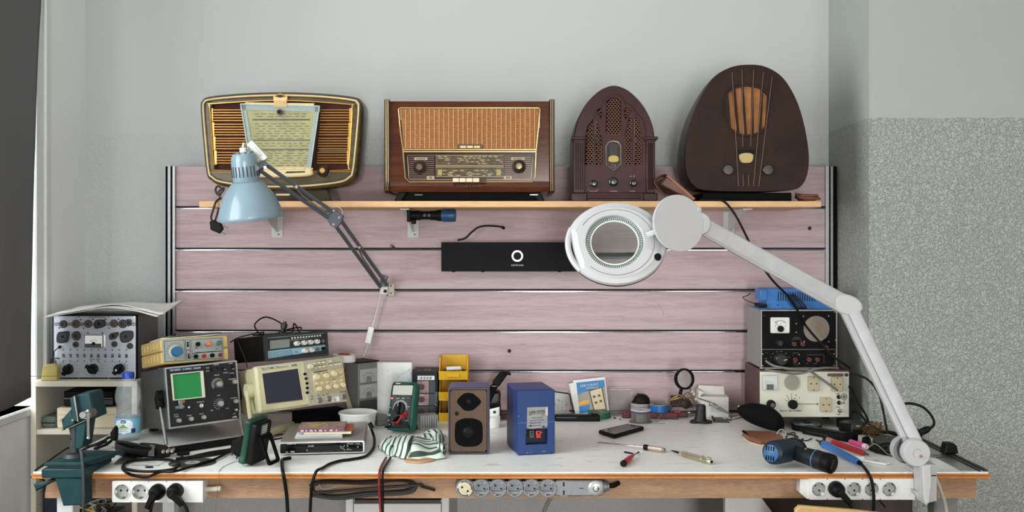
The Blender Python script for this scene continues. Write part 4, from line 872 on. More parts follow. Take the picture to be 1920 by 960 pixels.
for x, y, c in ((352, 212, BLACK), (432, 206, RED), (512, 200, BLACK), (590, 194, mat('dull red', (120, 50, 44), .4))):
    p = at(x, y); b = B(); b.lathe([(0, -.012), (.003, -.012), (.0035, -.0165), (.0064, -.0165), (.007, -.015), (.007, -.008)], (p[0], 0, p[1]), (0, 1, 0), c, 18); b.build('banana_socket', t)
for x, y in ((278, 92), (284, 210)): p = at(x, y); b = B(); b.box(p[0]-.003, p[0]+.003, -.0105, -.008, p[1]-.008, p[1]+.008, BLACK, .001); b.cyl((p[0], -.018, p[1]+.003), (p[0], -.010, p[1]), .0022, CHROME, n=10); b.build('toggle_switch', t)
# folded manual on the generator
Mg = Matrix.Translation((-1.0214, 3.234, .9945)) @ Euler((math.radians(-9.42), math.radians(-.15), math.radians(35.3)), 'YXZ').to_matrix().to_4x4()
o = bpy.data.objects.new('stapled_booklet', None); COL.objects.link(o); o.rotation_mode = 'YXZ'; o.matrix_basis = Mg @ Matrix.Translation((-.01, .012, H+.001)); tag(o, 'thin stapled booklet lying on the yellowed signal generator', 'booklet'); t = o
b = B(); b.grid(lambda u, v: Vector((-.09+u*.19, v*.14, .002+.004*u*u)), 8, 6, PAPER); b.build('page', t, solid=.003)
b = B(); b.grid(lambda u, v: Vector((-.07+u*.175, -.004+v*.14, .0075+.003*u*u)), 8, 6, mat('booklet cover', (92, 94, 98), .45)); b.build('cover', t, solid=.002)
b = B(); b.cyl((-.045, .005, .009), (-.03, .005, .0115), .003, CHROME, n=8); b.box(-.06, -.042, .0, .012, .008, .013, BLACK, .002); b.build('paper_clip', t)
# --- beige digital oscilloscope
W, H, D = .3003, .1485, .20
f = Face([(478, 686), (641.5, 669), (651, 750), (486, 777)], W, H)
SC2 = ((-.672, 3.2472, .8479), (-10.19, -2.61, 33.3))
t = thing('oscilloscope', 'beige digital oscilloscope with a dark navy screen and rows of cream buttons', 'oscilloscope', *SC2)
M_bei = mat('scope beige', (190, 184, 148), .5, var=.03); M_beg = mat('scope grey beige', (164, 160, 138), .5); M_tan = mat('scope tan', (186, 168, 128), .5)
b = B(); sec = [(-W/2+.012, 0), (W/2-.012, 0), (W/2-.004, .02), (W/2-.004, H-.02), (W/2-.012, H-.004), (-W/2+.012, H-.004), (-W/2+.004, H-.02), (-W/2+.004, .02)]
b.prism(sec, .02, D, M_bei, .004); b.build('case', t)
b = B(); b.prism(rrect(-W/2, W/2, 0, H, .008), .0, .03, M_bei, .008, ends=(1, 0)); b.build('front_bezel', t)
G = lambda x, y: (480+x/10.667, 670+y/10.667)
at = lambda x, y: f(*G(x, y))
b = B(); b.prism([at(955, 80), at(1725, 20), at(1815, 870), at(1090, 960), at(1035, 700)], -.002, .002, M_beg, .001); b.prism([at(1140, 285), at(1745, 215), at(1800, 640), at(1200, 722)], -.0035, .0, M_tan, .0008); b.build('control_panel', t)
so = [at(128, 315), at(870, 215), at(970, 845), at(205, 945)]; si = [at(150, 350), at(815, 268), at(885, 825), at(205, 920)]
b = B(); vs = [(u, -.002, v) for u, v in so]+[(u, .010, v) for u, v in si]; b.raw(vs, [(k, (k+1) % 4, (k+1) % 4+4, k+4) for k in range(4)], mat('screen bevel', (220, 214, 180), .45)); b.build('screen_surround', t, ang=10)
b = B(); b.prism(inset(so, .001), -.0012, -.0004, mat('screen navy', (18, 22, 44), .12)); b.build('screen', t)
b = B(); b.prism([at(115, 205), at(880, 125), at(882, 160), at(120, 250)], -.0012, .0, mat('label silver', (196, 196, 184), .4)); r_ = math.atan2(at(800, 150)[1]-at(150, 225)[1], at(800, 150)[0]-at(150, 225)[0])
b.text('TELSTAR', at(232, 216)[0], at(232, 216)[1], .0095, mat('navy ink', (36, 40, 84), .5), y=-.0016, rot=r_, wide=1.05); b.text('80 LTR', at(400, 197)[0], at(400, 197)[1], .0085, INKB, y=-.0016, rot=r_); b.text('OSCILLOSCOPE', at(570, 182)[0], at(570, 182)[1], .005, INKB, y=-.0016, rot=r_); b.text('100 MHz', at(785, 145)[0], at(785, 145)[1], .0048, INKB, y=-.0016, rot=r_); b.text('2 CHANNEL', at(790, 163)[0], at(790, 163)[1], .0042, INKB, y=-.0016, rot=r_)
for s, x, y, z in (('VERTICAL', 1240, 292, .0052), ('HORIZONTAL', 1540, 247, .0055), ('TRIGGER', 1672, 232, .0055), ('CE', 1135, 775, .007), ('CH 1', 1272, 755, .005), ('300V', 1355, 750, .0042), ('CH 2', 1440, 725, .005), ('EXT TRIG', 1730, 682, .005), ('POSITION', 1225, 330, .0036), ('POSITION', 1400, 308, .0036), ('POSITION', 1545, 288, .0036), ('SAVE', 1190, 105, .0036), ('MEASURE', 1275, 92, .0036), ('ACQUIRE', 1355, 80, .0036), ('UTILITY', 1197, 180, .0036), ('CURSOR', 1282, 168, .0036), ('DISPLAY', 1365, 158, .0036), ('AUTOSET', 1495, 135, .0036), ('PRINT', 1595, 118, .0036), ('RUN', 1660, 105, .0036), ('VOLTS/DIV', 1250, 578, .0036), ('VOLTS/DIV', 1425, 555, .0036), ('SEC/DIV', 1575, 535, .0036), ('LEVEL', 1690, 285, .0036), ('SLOPE', 1690, 362, .0036), ('MENU', 1560, 440, .0036), ('PROBE', 1135, 830, .0036)):
    b.text(s, at(x, y)[0], at(x, y)[1], z, INKB, y=-.0042 if 290 < y < 700 and x > 1150 else -.0026, rot=r_)
b.prism([at(1160, 290), at(1440, 252), at(1442, 268), at(1162, 306)], -.0042, -.003, mat('brown stripe', (70, 44, 34), .5))
b.prism([at(1520, 795), at(1662, 768), at(1672, 860), at(1525, 885)], -.003, -.001, PAPER)
for k in range(4): p = at(1560+k*4, 805+k*18); b.box(p[0]-.004, p[0]+.008, -.0034, -.002, p[1]-.0006, p[1]+.0006, DGREY)
b.build('panel_lettering', t)
for x, y in ((1000, 330), (1022, 420), (1040, 515), (1045, 607), (1045, 700)): p = at(x, y); b = B(); b.prism(ell(p[0], p[1], .0052, .0044, 16), -.005, .0, BLACK, .001); b.build('menu_button', t)
for x, y, r in ((1105, 185, .0095), (1225, 392, .0115), (1410, 372, .0105), (1560, 332, .0105)): knob('knob', t, lambda *_: at(x, y), 0, 0, r, .016, KNOBW, skirt=1.0)
for x, y in ((1270, 625), (1440, 595), (1590, 575), (1722, 552)): knob('knob', t, lambda *_: at(x, y), 0, 0, .0085, .016, KNOBW)
for x, y in ((1190, 125), (1278, 112), (1360, 102), (1205, 210), (1288, 195), (1370, 183), (1495, 90), (1510, 165), (1600, 150), (1665, 145), (1232, 520), (1335, 508), (1437, 492), (1578, 475), (1690, 305), (1698, 380), (1705, 455)):
    p = at(x, y); b = B(); b.prism(ell(p[0], p[1], .0062, .0036, 14), -.0068, -.001, KNOBW, .0012); b.build('button', t)
for x, y in ((1290, 848), (1470, 818), (1755, 772)): p = at(x, y); b = B(); b.lathe([(0, -.007), (.0022, -.007), (.0026, -.012), (.006, -.012), (.0062, -.004), (.0095, -.003), (.0095, .0)], (p[0], 0, p[1]), (0, 1, 0), STEEL, 20); b.build('bnc_connector', t)
Mi = W2L(t)
pl = Vector((-W/2-.004, .055, .075)); pr_ = Vector((W/2+.004, .055, .06)); fA = Mi @ T(478, 820, .768); fB = Mi @ T(548, 797, .768); fC = Mi @ Vector((-.60, 3.44, .768)); fr = Mi @ P(662, 784, 3.53)
b = B(); b.cyl(pl+Vector((.006, 0, 0)), pl+Vector((-.014, 0, 0)), .024, M_bei, n=24); b.tube([pl+Vector((-.01, 0, 0)), pl.lerp(fA, .5)+Vector((-.008, 0, 0)), fA], .0115, M_bei, 8, 0, flat=.6); b.build('handle_arm', t)
b = B(); b.tube([fA, fB], .0135, M_bei, 8, 0); b.build('handle_bar', t)
b = B(); b.cyl(pr_+Vector((-.006, 0, 0)), pr_+Vector((.012, 0, 0)), .022, M_bei, n=24); b.tube([pr_+Vector((.010, 0, 0)), fr], .011, M_bei, 8, 0, flat=.6); b.build('handle_arm', t)
b = B(); b.prism(rrect(-.085, .085, 0, .052, .006), -.03, .05, MATTE, .004); b.box(-.07, .02, -.0315, -.029, .02, .034, BLACK, .001); tag(b.build('black_box', None, (-.66, 3.455, .75), (0, 0, 33.3)), 'matte black box wedged under the beige oscilloscope', 'box')
# --- bench counter on the beige oscilloscope
W, H, D = .2232, .084, .24
f = Face([(493.4, 631), (609.6, 621), (615, 669.4), (499.6, 677.8)], W, H)
t = thing('bench_generator', 'black bench generator with a grey display and pale blue stripe stacked on the beige oscilloscope', 'bench instrument', (-.707, 3.3, .999), (-7.18, -.57, 39.15))
b = B(); b.prism(rrect(-W/2, W/2, 0, H, .004), .004, D, BLACK, .002); b.build('case', t)
b = B(); b.ring(rrect(-W/2-.002, W/2+.002, -.001, H+.001, .006), rrect(-W/2+.006, W/2-.006, .008, H-.007, .003), -.008, .006, mat('bezel charcoal', (34, 36, 40), .35)); b.build('front_bezel', t)
G = lambda x, y: (440+x/5.335, 600+y/5.335)
at = lambda x, y: f(*G(x, y))
b = B(); b.box(-W/2+.005, W/2-.005, .0, .004, .006, H-.006, mat('panel green black', (26, 34, 34), .4)); b.prism([at(325, 318), at(908, 258), at(912, 312), at(332, 390)], -.001, .001, mat('pale blue stripe', (132, 168, 188), .4)); b.build('front_panel', t)
b = B(); b.prism([at(342, 218), at(532, 200), at(536, 282), at(348, 300)], -.0025, .0, mat('lcd grey', (124, 130, 124), .25)); b.build('display', t)
b = B()
b.tube([(u, -.0012, v) for u, v in [at(318, 192), at(890, 140)]], .0006, INKW, 4, 0); b.tube([(u, -.0012, v) for u, v in [at(545, 214), at(720, 196)]], .0005, INKW, 4, 0)
b.text('SWEEP FUNCTION GENERATOR', at(430, 186)[0], at(430, 186)[1], .004, GREY, y=-.0005); b.text('FREQ', at(608, 330)[0], at(608, 330)[1], .004, mat('navy ink', (0, 0, 0)), y=-.0016)
for r in range(3):
    for k in range(7): p = at(355+k*32+r*6, 336+r*18-k*3.2); b.tube([(p[0]-.005, -.0014, p[1]), (p[0]-.002, -.0014, p[1]+.003), (p[0]+.002, -.0014, p[1]-.002), (p[0]+.005, -.0014, p[1]+.001)], .0004, INKB, 4, 3)
b.build('panel_lettering', t)
for k in range(11): p = at(556+k*28.7, 192-k*2.7); b = B(); b.box(p[0]-.0023, p[0]+.0023, -.005, 0, p[1]-.0025, p[1]+.0025, INKW, .0006); b.build('push_button', t)
for x, y in ((605, 246), (675, 240), (742, 234), (810, 228), (688, 318), (752, 312)): p = at(x-6, y); b = B(); b.lathe([(0, -.018), (.0068, -.018), (.0078, -.016), (.0082, 0)], (p[0], 0, p[1]), (0, 1, 0), mat('pale knob', (206, 204, 194), .4), 18); b.box(p[0]-.0006, p[0]+.0006, -.0188, -.017, p[1], p[1]+.0065, DGREY); b.build('knob', t)
for x, y in ((870, 222), (820, 304), (880, 298)): p = at(x, y); b = B(); b.lathe([(0, -.004), (.003, -.004), (.0034, -.009), (.0058, -.009), (.0062, 0)], (p[0], 0, p[1]), (0, 1, 0), STEEL if x != 880 else BLACK, 16); b.build('bnc_connector', t)
# cables on the counter
b = B(); Mc = Matrix.Translation((-.707, 3.3, .999)) @ Euler((math.radians(-7.18), 0, math.radians(39.15)), 'YXZ').to_matrix().to_4x4(); L = lambda x, y, z: Mc @ Vector((x, y, H+z))
pts = [L(-.11, .02, .003), L(-.105, .06, .012), L(-.10, .09, .040), L(-.05, .11, .062), L(.0, .10, .036), L(.01, .09, .0045), L(.04, .10, .008), L(.055, .12, .034), L(.07, .13, .026), L(.075, .12, .0045), L(.09, .14, .012), L(.10, .16, .022), L(.06, .17, .018), L(.02, .15, .006), L(-.04, .13, .004), L(-.10, .11, .004)]
b.tube(pts, .0026, CORD, 7); o = b.build('test_lead'); 
tag(o, 'thin black lead looping over the top of the black bench generator', 'cable')
b = B(); q = L(-.012, .075, .002); b.M = Matrix.Translation(q) @ Matrix.Rotation(.25, 4, 'Y'); b.lathe([(0, 0), (.012, 0), (.012, .006), (.008, .008), (.008, .018), (.011, .02), (.011, .034), (.006, .036), (.006, .042), (0, .042)], (0, 0, 0), (0, 0, 1), mat('worn metal', (60, 56, 52), .4, .6), 18); tag(b.build('bnc_plug'), 'small dark metal plug standing on the black bench generator', 'plug')
b = B(); b.tube([P(432, 642, 3.22), P(445, 634, 3.22), P(470, 627, 3.23), L(-.10, .03, .010), L(-.09, .06, .0035)], .0022, CORD, 6); b.tube([P(444, 634, 3.22), P(450, 650, 3.20), P(458, 668, 3.19), P(464, 690, 3.19)], .0018, CORD, 6); tag(b.build('probe_lead'), 'black probe lead trailing between the two oscilloscopes', 'cable')
# --- white tape roll, tape on gauge box
t = thing('tape_roll', 'white tape roll with a red core on the grey gauge box', 'tape roll', (Pz(645, 3.55), 3.545, .9598), (0, 3, 0))
b = B(); b.ring(ell(0, 0, .041, n=32), ell(0, 0, .022, n=32), .0, .024, PAPER, axis='z'); b.build('tape', t)
b = B(); b.ring(ell(0, 0, .0218, n=32), ell(0, 0, .019, n=32), .001, .026, mat('red core', (168, 70, 60), .6), axis='z'); b.build('core', t)
# --- gauge box
t = thing('gauge_box', 'grey steel box with two round scale meters beside the white foam panel', 'meter box', (-.511, 3.56, .75), (0, 0, 45))
b = B(); b.box(-.042, .042, 0, .085, 0, .203, mat('gauge grey', (120, 122, 122), .5), .002); b.box(-.044, .046, -.004, .09, .2035, .2075, BLACK, .001); b.build('case', t)
for z in (.10, .155):
    b = B(); b.box(-.037, .037, -.004, .001, z-.022, z+.026, mat('gauge plate', (172, 174, 172), .4), .001); ticks(b, lambda *_: (0, z-.012), 0, 0, .022, .026, 20, 160, 9, INKB, .0007, -.005); b.build('scale_plate', t)
    b = B(); b.prism([(-.011, z-.022), (.011, z-.022), (.011, z-.006), (.007, z+.001), (-.007, z+.001), (-.011, z-.006)], -.009, -.003, GREY, .001); b.tube([(0, -.0095, z-.012), (-.008, -.0095, z-.002)], .0007, INKB, 4, 0); b.build('pointer_cover', t)
b = B(); b.box(-.037, .037, -.006, .0, .0, .07, DGREY, .001); b.build('terminal_strip', t)
# --- white foam panel and its film
t = thing('foam_panel', 'white foam panel in wrinkled clear film leaning behind the green multimeter', 'foam panel', (Pz(737, 3.60), 3.60, .7527), (-6, 0, 0))
b = B(); b.prism(rrect(-.067, .067, 0, .195, .006), 0, .022, mat('white foam', (240, 242, 243), .55, var=.02), .003); b.build('panel', t)
b = B(); rr = random.Random(5)
for k in range(46):
    u = rr.random(); v = rr.random(); fx = -.062+.124*u; fz = .055+.12*v; an = rr.uniform(.7, 1.5) if u > .3 else rr.uniform(1.7, 2.6); l = rr.uniform(.006, .026)
    b.tube([(fx-l*math.cos(an)/2, -.0004, fz-l*math.sin(an)/2), (fx, -.0016, fz), (fx+l*math.cos(an)/2, -.0004, fz+l*math.sin(an)/2)], lambda t_: .0002+.0011*math.sin(PI*t_), mat('film crease', (240, 244, 246), .12), 5, 3)
b.box(-.067, .067, -.0012, .0, .048, .0495, mat('film crease', (0, 0, 0))); b.build('clear_film', t)
# ------------------------------------------------------------------ middle of the bench
def ground(pts, z=ZT): return [T(x, y, z) for x, y in pts]
def flat_prism(b, pts, z0, z1, m, ch=0, org=None, zr=ZT):
    q = [(v.x-(org.x if org else 0), v.y-(org.y if org else 0)) for v in ground(pts, zr)]
    return b.prism(q, z0, z1, m, ch, axis='z')
# --- DVD player
W, H, D = .2488, .0384, .3133
f = Face([(522.6, 832.5), (683, 825.6), (682.5, 850), (523.7, 857)], W, H)
t = thing('dvd_player', 'slim silver topped DVD player with a glossy black front', 'dvd player', (-.5657, 2.9832, ZT), (0, 0, 6.37))
b = B(); b.box(-W/2, W/2, .012, D, .005, H, mat('silver grey top', (150, 147, 138), .38, .45, var=.04), .002)
for x in (-.1, .1):
    for y in (.03, D-.03): b.cyl((x, y, 0), (x, y, .006), .01, RUB, n=12)
b.build('case', t)
b = B(); b.ring(rrect(-W/2-.001, W/2+.001, .004, H+.001, .005), rrect(-W/2+.003, W/2-.003, .0065, H-.003, .004), -.003, .014, mat('silver rim', (196, 196, 194), .3, .6)); b.build('front_rim', t)
G = lambda x, y: (510+x/8.726, 770+y/8.726); at = lambda x, y: f(*G(x, y))
b = B(); b.box(-W/2+.002, W/2-.002, -.001, .013, .006, H-.002, mat('gloss black', (10, 10, 13), .08)); p, q = at(225, 600), at(1030, 575); b.box(p[0], q[0], -.002, 0, p[1]-.0012, p[1]+.0018, MATTE, .0004); p, q = at(590, 690), at(990, 655); b.box(p[0], q[0], -.0018, 0, p[1], q[1], mat('vfd window', (40, 30, 34), .2)); b.build('front_panel', t)
b = B(); b.text('Electric Co', at(315, 560)[0], at(315, 560)[1], .0058, INKW, y=-.0016); b.text('DVD', at(632, 590)[0], at(632, 590)[1], .0062, INKW, y=-.0028, shear=.3, wide=1.3); b.text('USB', at(240, 700)[0], at(240, 700)[1], .0042, INKW, y=-.0016)
for s, x, y in (('OPEN/CLOSE', 1275, 540), ('POWER', 1405, 535), ('PLAY', 1125, 585), ('STOP', 1275, 637), ('PREV', 1140, 612), ('NEXT', 1190, 677)): b.text(s, at(x, y)[0], at(x, y)[1], .0032, INKW, y=-.0016)
arc(b, lambda *_: at(1207, 605), 0, 0, .0075, 20, 70, INKW, .0006, -.003); arc(b, lambda *_: at(1207, 605), 0, 0, .0075, 110, 160, INKW, .0006, -.003); arc(b, lambda *_: at(1207, 605), 0, 0, .0075, 200, 250, INKW, .0006, -.003); arc(b, lambda *_: at(1207, 605), 0, 0, .0075, 290, 340, INKW, .0006, -.003)
b.build('panel_lettering', t)
b = B(); p = at(335, 690); b.box(p[0]-.006, p[0]+.006, -.0025, 0, p[1]-.0025, p[1]+.0025, STEEL, .0005); b.build('usb_socket', t)
for x, y in ((572, 662), (1207, 605), (1405, 588)): p = at(x, y); b = B(); b.lathe([(0, -.003), (.0022 if x != 1207 else .0045, -.003), (.0026 if x != 1207 else .005, 0)], (p[0], 0, p[1]), (0, 1, 0), BLACK if x == 1207 else GREY, 14); b.build('push_button', t)
Md = Matrix.Translation((-.5657, 2.9832, ZT)) @ Matrix.Rotation(math.radians(6.37), 4, 'Z')
def cdcase(lab, x0, y0, z, rot, cover, w=.142, d=.125, spine=None, h=.0085):
    o = bpy.data.objects.new('disc_case', None); COL.objects.link(o); o.rotation_mode = 'YXZ'; o.matrix_basis = Md @ Matrix.Translation((x0, y0, z)) @ Matrix.Rotation(math.radians(rot), 4, 'Z'); tag(o, lab, 'disc case', 'disc cases on the dvd player')
    b = B(); b.box(-w/2+.001, w/2-.001, .001, d-.001, .0012, h-.0012, spine or PAPER); b.build('tray', o)
    b = B(); b.ring([(-w/2, 0), (w/2, 0), (w/2, d), (-w/2, d)], [(-w/2+.001, .001), (w/2-.001, .001), (w/2-.001, d-.001), (-w/2+.001, d-.001)], 0, h, thin('case plastic', (230, 232, 232), .3), axis='z'); b.box(-w/2, w/2, 0, d, 0, .001, thin('case plastic', (0, 0, 0), .3)); b.build('shell', o)
    b = B(); cover(b, w, d, h); b.build('cover_print', o); return o
def cov_clear(b, w, d, h): b.box(-w/2+.002, w/2-.002, .002, d-.002, h-.001, h, PAPER)
def cov_orange(b, w, d, h): b.box(-w/2, w/2, 0, d, h-.001, h, mat('orange print', (186, 84, 40), .4)); b.box(-w/2, w/2, -.0004, .0, .001, h-.001, mat('cream print', (226, 214, 180), .5))
def cov_purple(b, w, d, h):
    b.box(-w/2, w/2, 0, d, h-.001, h, mat('mauve print', (122, 92, 96), .35, rgb2=(160, 136, 126), scale=60)); b.box(-w/2, w/2, -.0005, .0, .0005, h, mat('purple spine', (112, 54, 88), .4))
    b.prism([(-.045, .07), (.012, .10), (.002, .055), (-.02, .035), (-.04, .045)], h, h+.0004, mat('mustard print', (172, 156, 60), .4), axis='z')
    rr = random.Random(2)
    for k in range(26): x = rr.uniform(-w/2+.008, w/2-.014); y = rr.uniform(.012, d-.012); b.box(x, x+rr.uniform(.003, .014), y, y+.0016, h, h+.0004, mat('pale print', (206, 184, 176), .4) if k % 2 else mat('plum print', (92, 60, 74), .4))
    for k, x in enumerate((-.06, -.045, -.033, -.018, -.005, .012, .027, .045)): b.box(x, x+(.004 if k % 2 else .009), -.0009, -.0004, .0022, h-.0022, mat('pink print', (222, 190, 206), .4))
cdcase('clear disc case lying lowest under two others on the slim player', -.013, .050, H+.0005, 1, cov_clear, spine=mat('silver inlay', (200, 202, 206), .3))
cdcase('orange disc case between two others on the slim player', .012, .066, H+.0095, -2, cov_orange)
cdcase('mauve and mustard disc case topmost on the slim player', -.008, .060, H+.0185, -1, cov_purple)
# --- white tub
c = Vector((Pz(671, 3.375), 3.375, ZT)); b = B(); b.lathe([(0, 0), (.052, 0), (.0535, .002), (.0615, .054), (.065, .055), (.0655, .060), (.0625, .061), (.060, .056), (.052, .004), (0, .003)], (0, 0, 0), (0, 0, 1), mat('tub plastic', (222, 224, 218), .45, var=.02), 40)
tag(b.build('plastic_tub', None, c), 'empty round white plastic tub behind the slim player', 'tub')
# --- green multimeter
W, H, D = .1, .1625, .034
f = Face([(736, 723), (785, 722), (773, 816), (723, 811)], W, H)
t = thing('multimeter', 'dark green multimeter with a grey display and test leads standing beside the foam panel', 'multimeter', (-.3727, 3.297, ZT+.0108), (-17, -2.1, -24))
M_grn = mat('holster green', (10, 84, 66), .42, var=.04); M_mtr = mat('meter black', (30, 33, 34), .45)
ol = cr2([(-.038, .0015), (.038, .0015), (.048, .012), (.0485, .05), (.0465, .09), (.0475, .13), (.044, .154), (.034, .1615), (-.034, .1615), (-.044, .154), (-.0475, .13), (-.0465, .09), (-.0485, .05), (-.048, .012)], 4)
b = B(); b.prism(ol, -.004, D, M_grn, .006); b.build('holster', t, ang=50)
b = B(); b.prism(inset(ol, .0075), -.0065, .0, M_mtr, .0015); b.build('face', t, ang=50)
G = lambda x, y: (715+x/6, 715+y/6); at = lambda x, y: f(*G(x, y))
b = B(); q = [at(160, 92), at(378, 85), at(365, 192), at(145, 192)]; b.prism(q, -.0075, -.006, mat('lcd olive', (148, 150, 132), .25)); b.build('display', t)
b = B(); b.text('CE', at(102, 412)[0], at(102, 412)[1], .009, INKW, y=-.0069); p = at(210, 70); b.box(p[0]-.009, p[0]+.009, -.007, -.006, p[1]-.001, p[1]+.001, INKW)
ticks(b, lambda *_: at(225, 340), 0, 0, .0245, .028, -5, 185, 21, INKW, .0006, -.007); arc(b, lambda *_: at(225, 340), 0, 0, .0235, 5, 175, INKW, .0006, -.0115)
for x, y, w in ((205, 232, 34), (262, 230, 30), (320, 227, 34), (115, 330, 18), (325, 322, 18), (95, 470, 20), (140, 462, 14), (200, 450, 24), (300, 480, 30), (120, 520, 50)): p = at(x, y); b.box(p[0]-w*.00016, p[0]+w*.00016, -.007, -.006, p[1]-.0006, p[1]+.0006, INKW)
b.build('panel_lettering', t)
b = B(); p = at(142, 230); b.box(p[0]-.0055, p[0]+.0055, -.009, -.006, p[1]-.0035, p[1]+.0035, mat('coral button', (216, 92, 80), .4), .001); b.build('button', t, label='coral red button')
for x in (207, 265, 322): p = at(x, 222); b = B(); b.box(p[0]-.005, p[0]+.005, -.008, -.006, p[1]-.0018, p[1]+.0018, DGREY, .0006); b.build('button', t)
p = at(218, 342); b = B(); b.lathe([(0, -.011), (.0195, -.0105), (.021, -.006)], (p[0], 0, p[1]), (0, 1, 0), BLACK, 28); b.box(p[0]-.0045, p[0]+.0045, -.019, -.009, p[1]-.0185, p[1]+.0185, BLACK, .003); b.box(p[0]-.0006, p[0]+.0006, -.0195, -.018, p[1]+.006, p[1]+.018, INKW); b.build('selector_knob', t)
Mi = W2L(t)
for nm, x, y, c in (('black_probe_plug', 205, 450, RUB), ('red_probe_plug', 290, 405, RED)):
    p = at(x, y); b = B(); b.cyl((p[0], -.034, p[1]-.012), (p[0], -.006, p[1]), .0055 if c is RED else .006, c, n=12); b.cyl((p[0], -.014, p[1]-.004), (p[0], -.0062, p[1]), .0085, c, n=14); b.tube([(p[0], -.034, p[1]-.012), (p[0]-.006, -.042, p[1]-.030), (p[0]-.012, -.050, p[1]-.034), (p[0]-.014, -.062, p[1]-.036)], .0028, c, 7); b.build(nm, t)
b = B(); b.box(-.02, .02, D-.002, D+.004, .05, .13, M_grn, .001); b.prism([(D+.002, .12), (D+.006, .12), (D+.062, .018), (D+.058, .016)], -.018, .018, M_grn, axis='x'); b.build('stand', t)
# red and black leads over the bench edge
for nm, lab, c, dx in (('probe_lead', 'red test lead running from the striped cloth down over the bench edge', mat('red lead', (120, 24, 28), .45), 0), ('probe_lead', 'black test lead beside the red one over the bench edge', CORD, 6)):
    p = [T(724+dx*1.4, 858, ZT+.006), T(716+dx*1.2, 872, ZT+.0048), Vector((frompx(712+dx, 2.752), 2.752, ZT+.004)), P(711+dx, 905, 2.745), P(712+dx*.9, 935, 2.75), P(715+dx*.5, 972, 2.75)]
    o = p[0]; b = B(Matrix.Translation(-o)); b.tube(p, .0036, c, 7); tag(b.build(nm, None, o), lab, 'cable')
# --- product box
t = thing('product_box', 'tall dark product box with a barcode sticker and photo panels beside the yellow bins', 'box', (-.306, 3.52, ZT), (0, 0, 0))
M_pbx = mat('dark carton', (26, 33, 35), .5, spec=.2); w = .044; hh = .175
b = B(); b.box(-w, w, 0, .13, 0, hh, M_pbx, .001); b.build('carton', t)
b = B(); zz_ = lambda py: (788-py)*3.52/F
b.box(-.0255, .034, -.0006, 0, zz_(710), zz_(702), PAPER)
for k in range(13): b.box(-.020+k*.0036, -.0192+k*.0036+.0008*(k % 3), -.001, -.0005, zz_(709), zz_(703.5), INKB)
pk = mat('pink photo', (176, 140, 146), .4, rgb2=(90, 60, 72), scale=45)
for y0, y1 in ((734, 712), (757, 736), (778, 759)): b.box(-.028, .014, -.0006, 0, zz_(y0), zz_(y1), pk if y0 < 770 else DGREY); b.prism(ell(-.012, (zz_(y0)+zz_(y1))/2, .012, .011, 14), -.001, -.0005, mat('dark photo', (52, 34, 42), .4)); b.box(.0165, .036, -.0006, 0, zz_(y0), zz_(y1), mat('teal photo', (44, 58, 62), .4))
for x, l in ((-.026, .008), (-.004, .028), (.006, .022), (.012, .028)): b.box(x, x+.0035, .03, .03+l*2, hh, hh+.0004, GREY)
b.text('POWER', .0415, zz_(745), .014, GREY, y=-.0008, rot=PI/2); b.build('printed_panels', t)
# --- yellow bins
M_ybin = mat('bin yellow', (226, 178, 26), .42, var=.03)
def bin_(z, lab, fill):
    o = thing('storage_bin', lab, 'storage bin', (Pz(850, 3.53), 3.53, z), group='stacked yellow bins')
    w = .051; h = .073; d = .13
    b = B(); b.box(-w, w, 0, d, 0, .003, M_ybin); b.box(-w, w, d-.003, d, 0, h, M_ybin)
    for s in (-1, 1): b.prism([(0, 0), (0, .030), (.02, .034), (.04, h), (d, h), (d, 0)], s*w, s*(w-.003), M_ybin, axis='x')
    b.prism([(-.004, .003), (-.001, .003), (-.009, .031), (-.012, .031)], -w, w, M_ybin, axis='x'); b.box(-w, w, -.004, .003, 0, .004, M_ybin); b.build('shell', o)
    b = B(); b.prism(rrect(-.022, .022, .009, .023, .002), -.0102, -.004, M_ybin, .001); b.build('label_holder', o)
    return o
zs = [ZT, ZT+.0735, ZT+.147]
bin_(zs[0], 'lowest yellow storage bin in the stack beside the mesh fronted speaker', 0)
bin_(zs[1], 'middle yellow storage bin in its stack', 1)
bin_(zs[2], 'topmost yellow storage bin holding a white tube and dark bits', 2)
cx = Pz(850, 3.56)
b = B(); b.lathe([(0, 0), (.007, 0), (.0075, .004), (.0075, .05), (.004, .054), (0, .054)], (-.027, 0, 0), (1, .15, .02), WHITE, 12); tag(b.build('glue_tube', None, (cx+.002, 3.565, zs[2]+.034)), 'small white tube lying in the topmost yellow bin', 'tube')
rr = random.Random(9); b = B()
for k in range(60): p = Vector((rr.uniform(-.036, .034), rr.uniform(-.015, .05), .004+rr.uniform(0, .020))); b.cyl(p, p+Vector((rr.uniform(-.012, .012), rr.uniform(-.01, .01), rr.uniform(-.003, .004))), rr.uniform(.002, .0045), rr.choice([BLACK, DGREY, mat('rust brown', (92, 60, 40), .6)]), n=7)
o = b.build('small_parts', None, (cx, 3.565, zs[2]+.003)); tag(o, 'dark loose small components filling the topmost yellow bin', 'components', kind='stuff')
t = thing('metal_jack', 'grey wire and small metal jack in the lowest yellow bin', 'jack', (cx+.012, 3.55, zs[0]+.004)); b = B(); b.cyl((-.02, -.008, .045), (-.02, .02, .045), .011, BLACK, n=16); b.cyl((-.02, -.012, .045), (-.02, -.007, .045), .0085, STEEL, n=16); b.cyl((-.02, -.0135, .045), (-.02, -.011, .045), .004, BLACK, n=12); b.box(-.035, -.005, -.006, .03, 0, .034, BLACK, .002); b.build('socket', t)
b = B(); b.tube([(-.012, .0, .034), (-.018, .004, .062), (-.028, .012, .0685), (-.030, .03, .05)], .0022, CORDG, 6); b.build('wire', t)
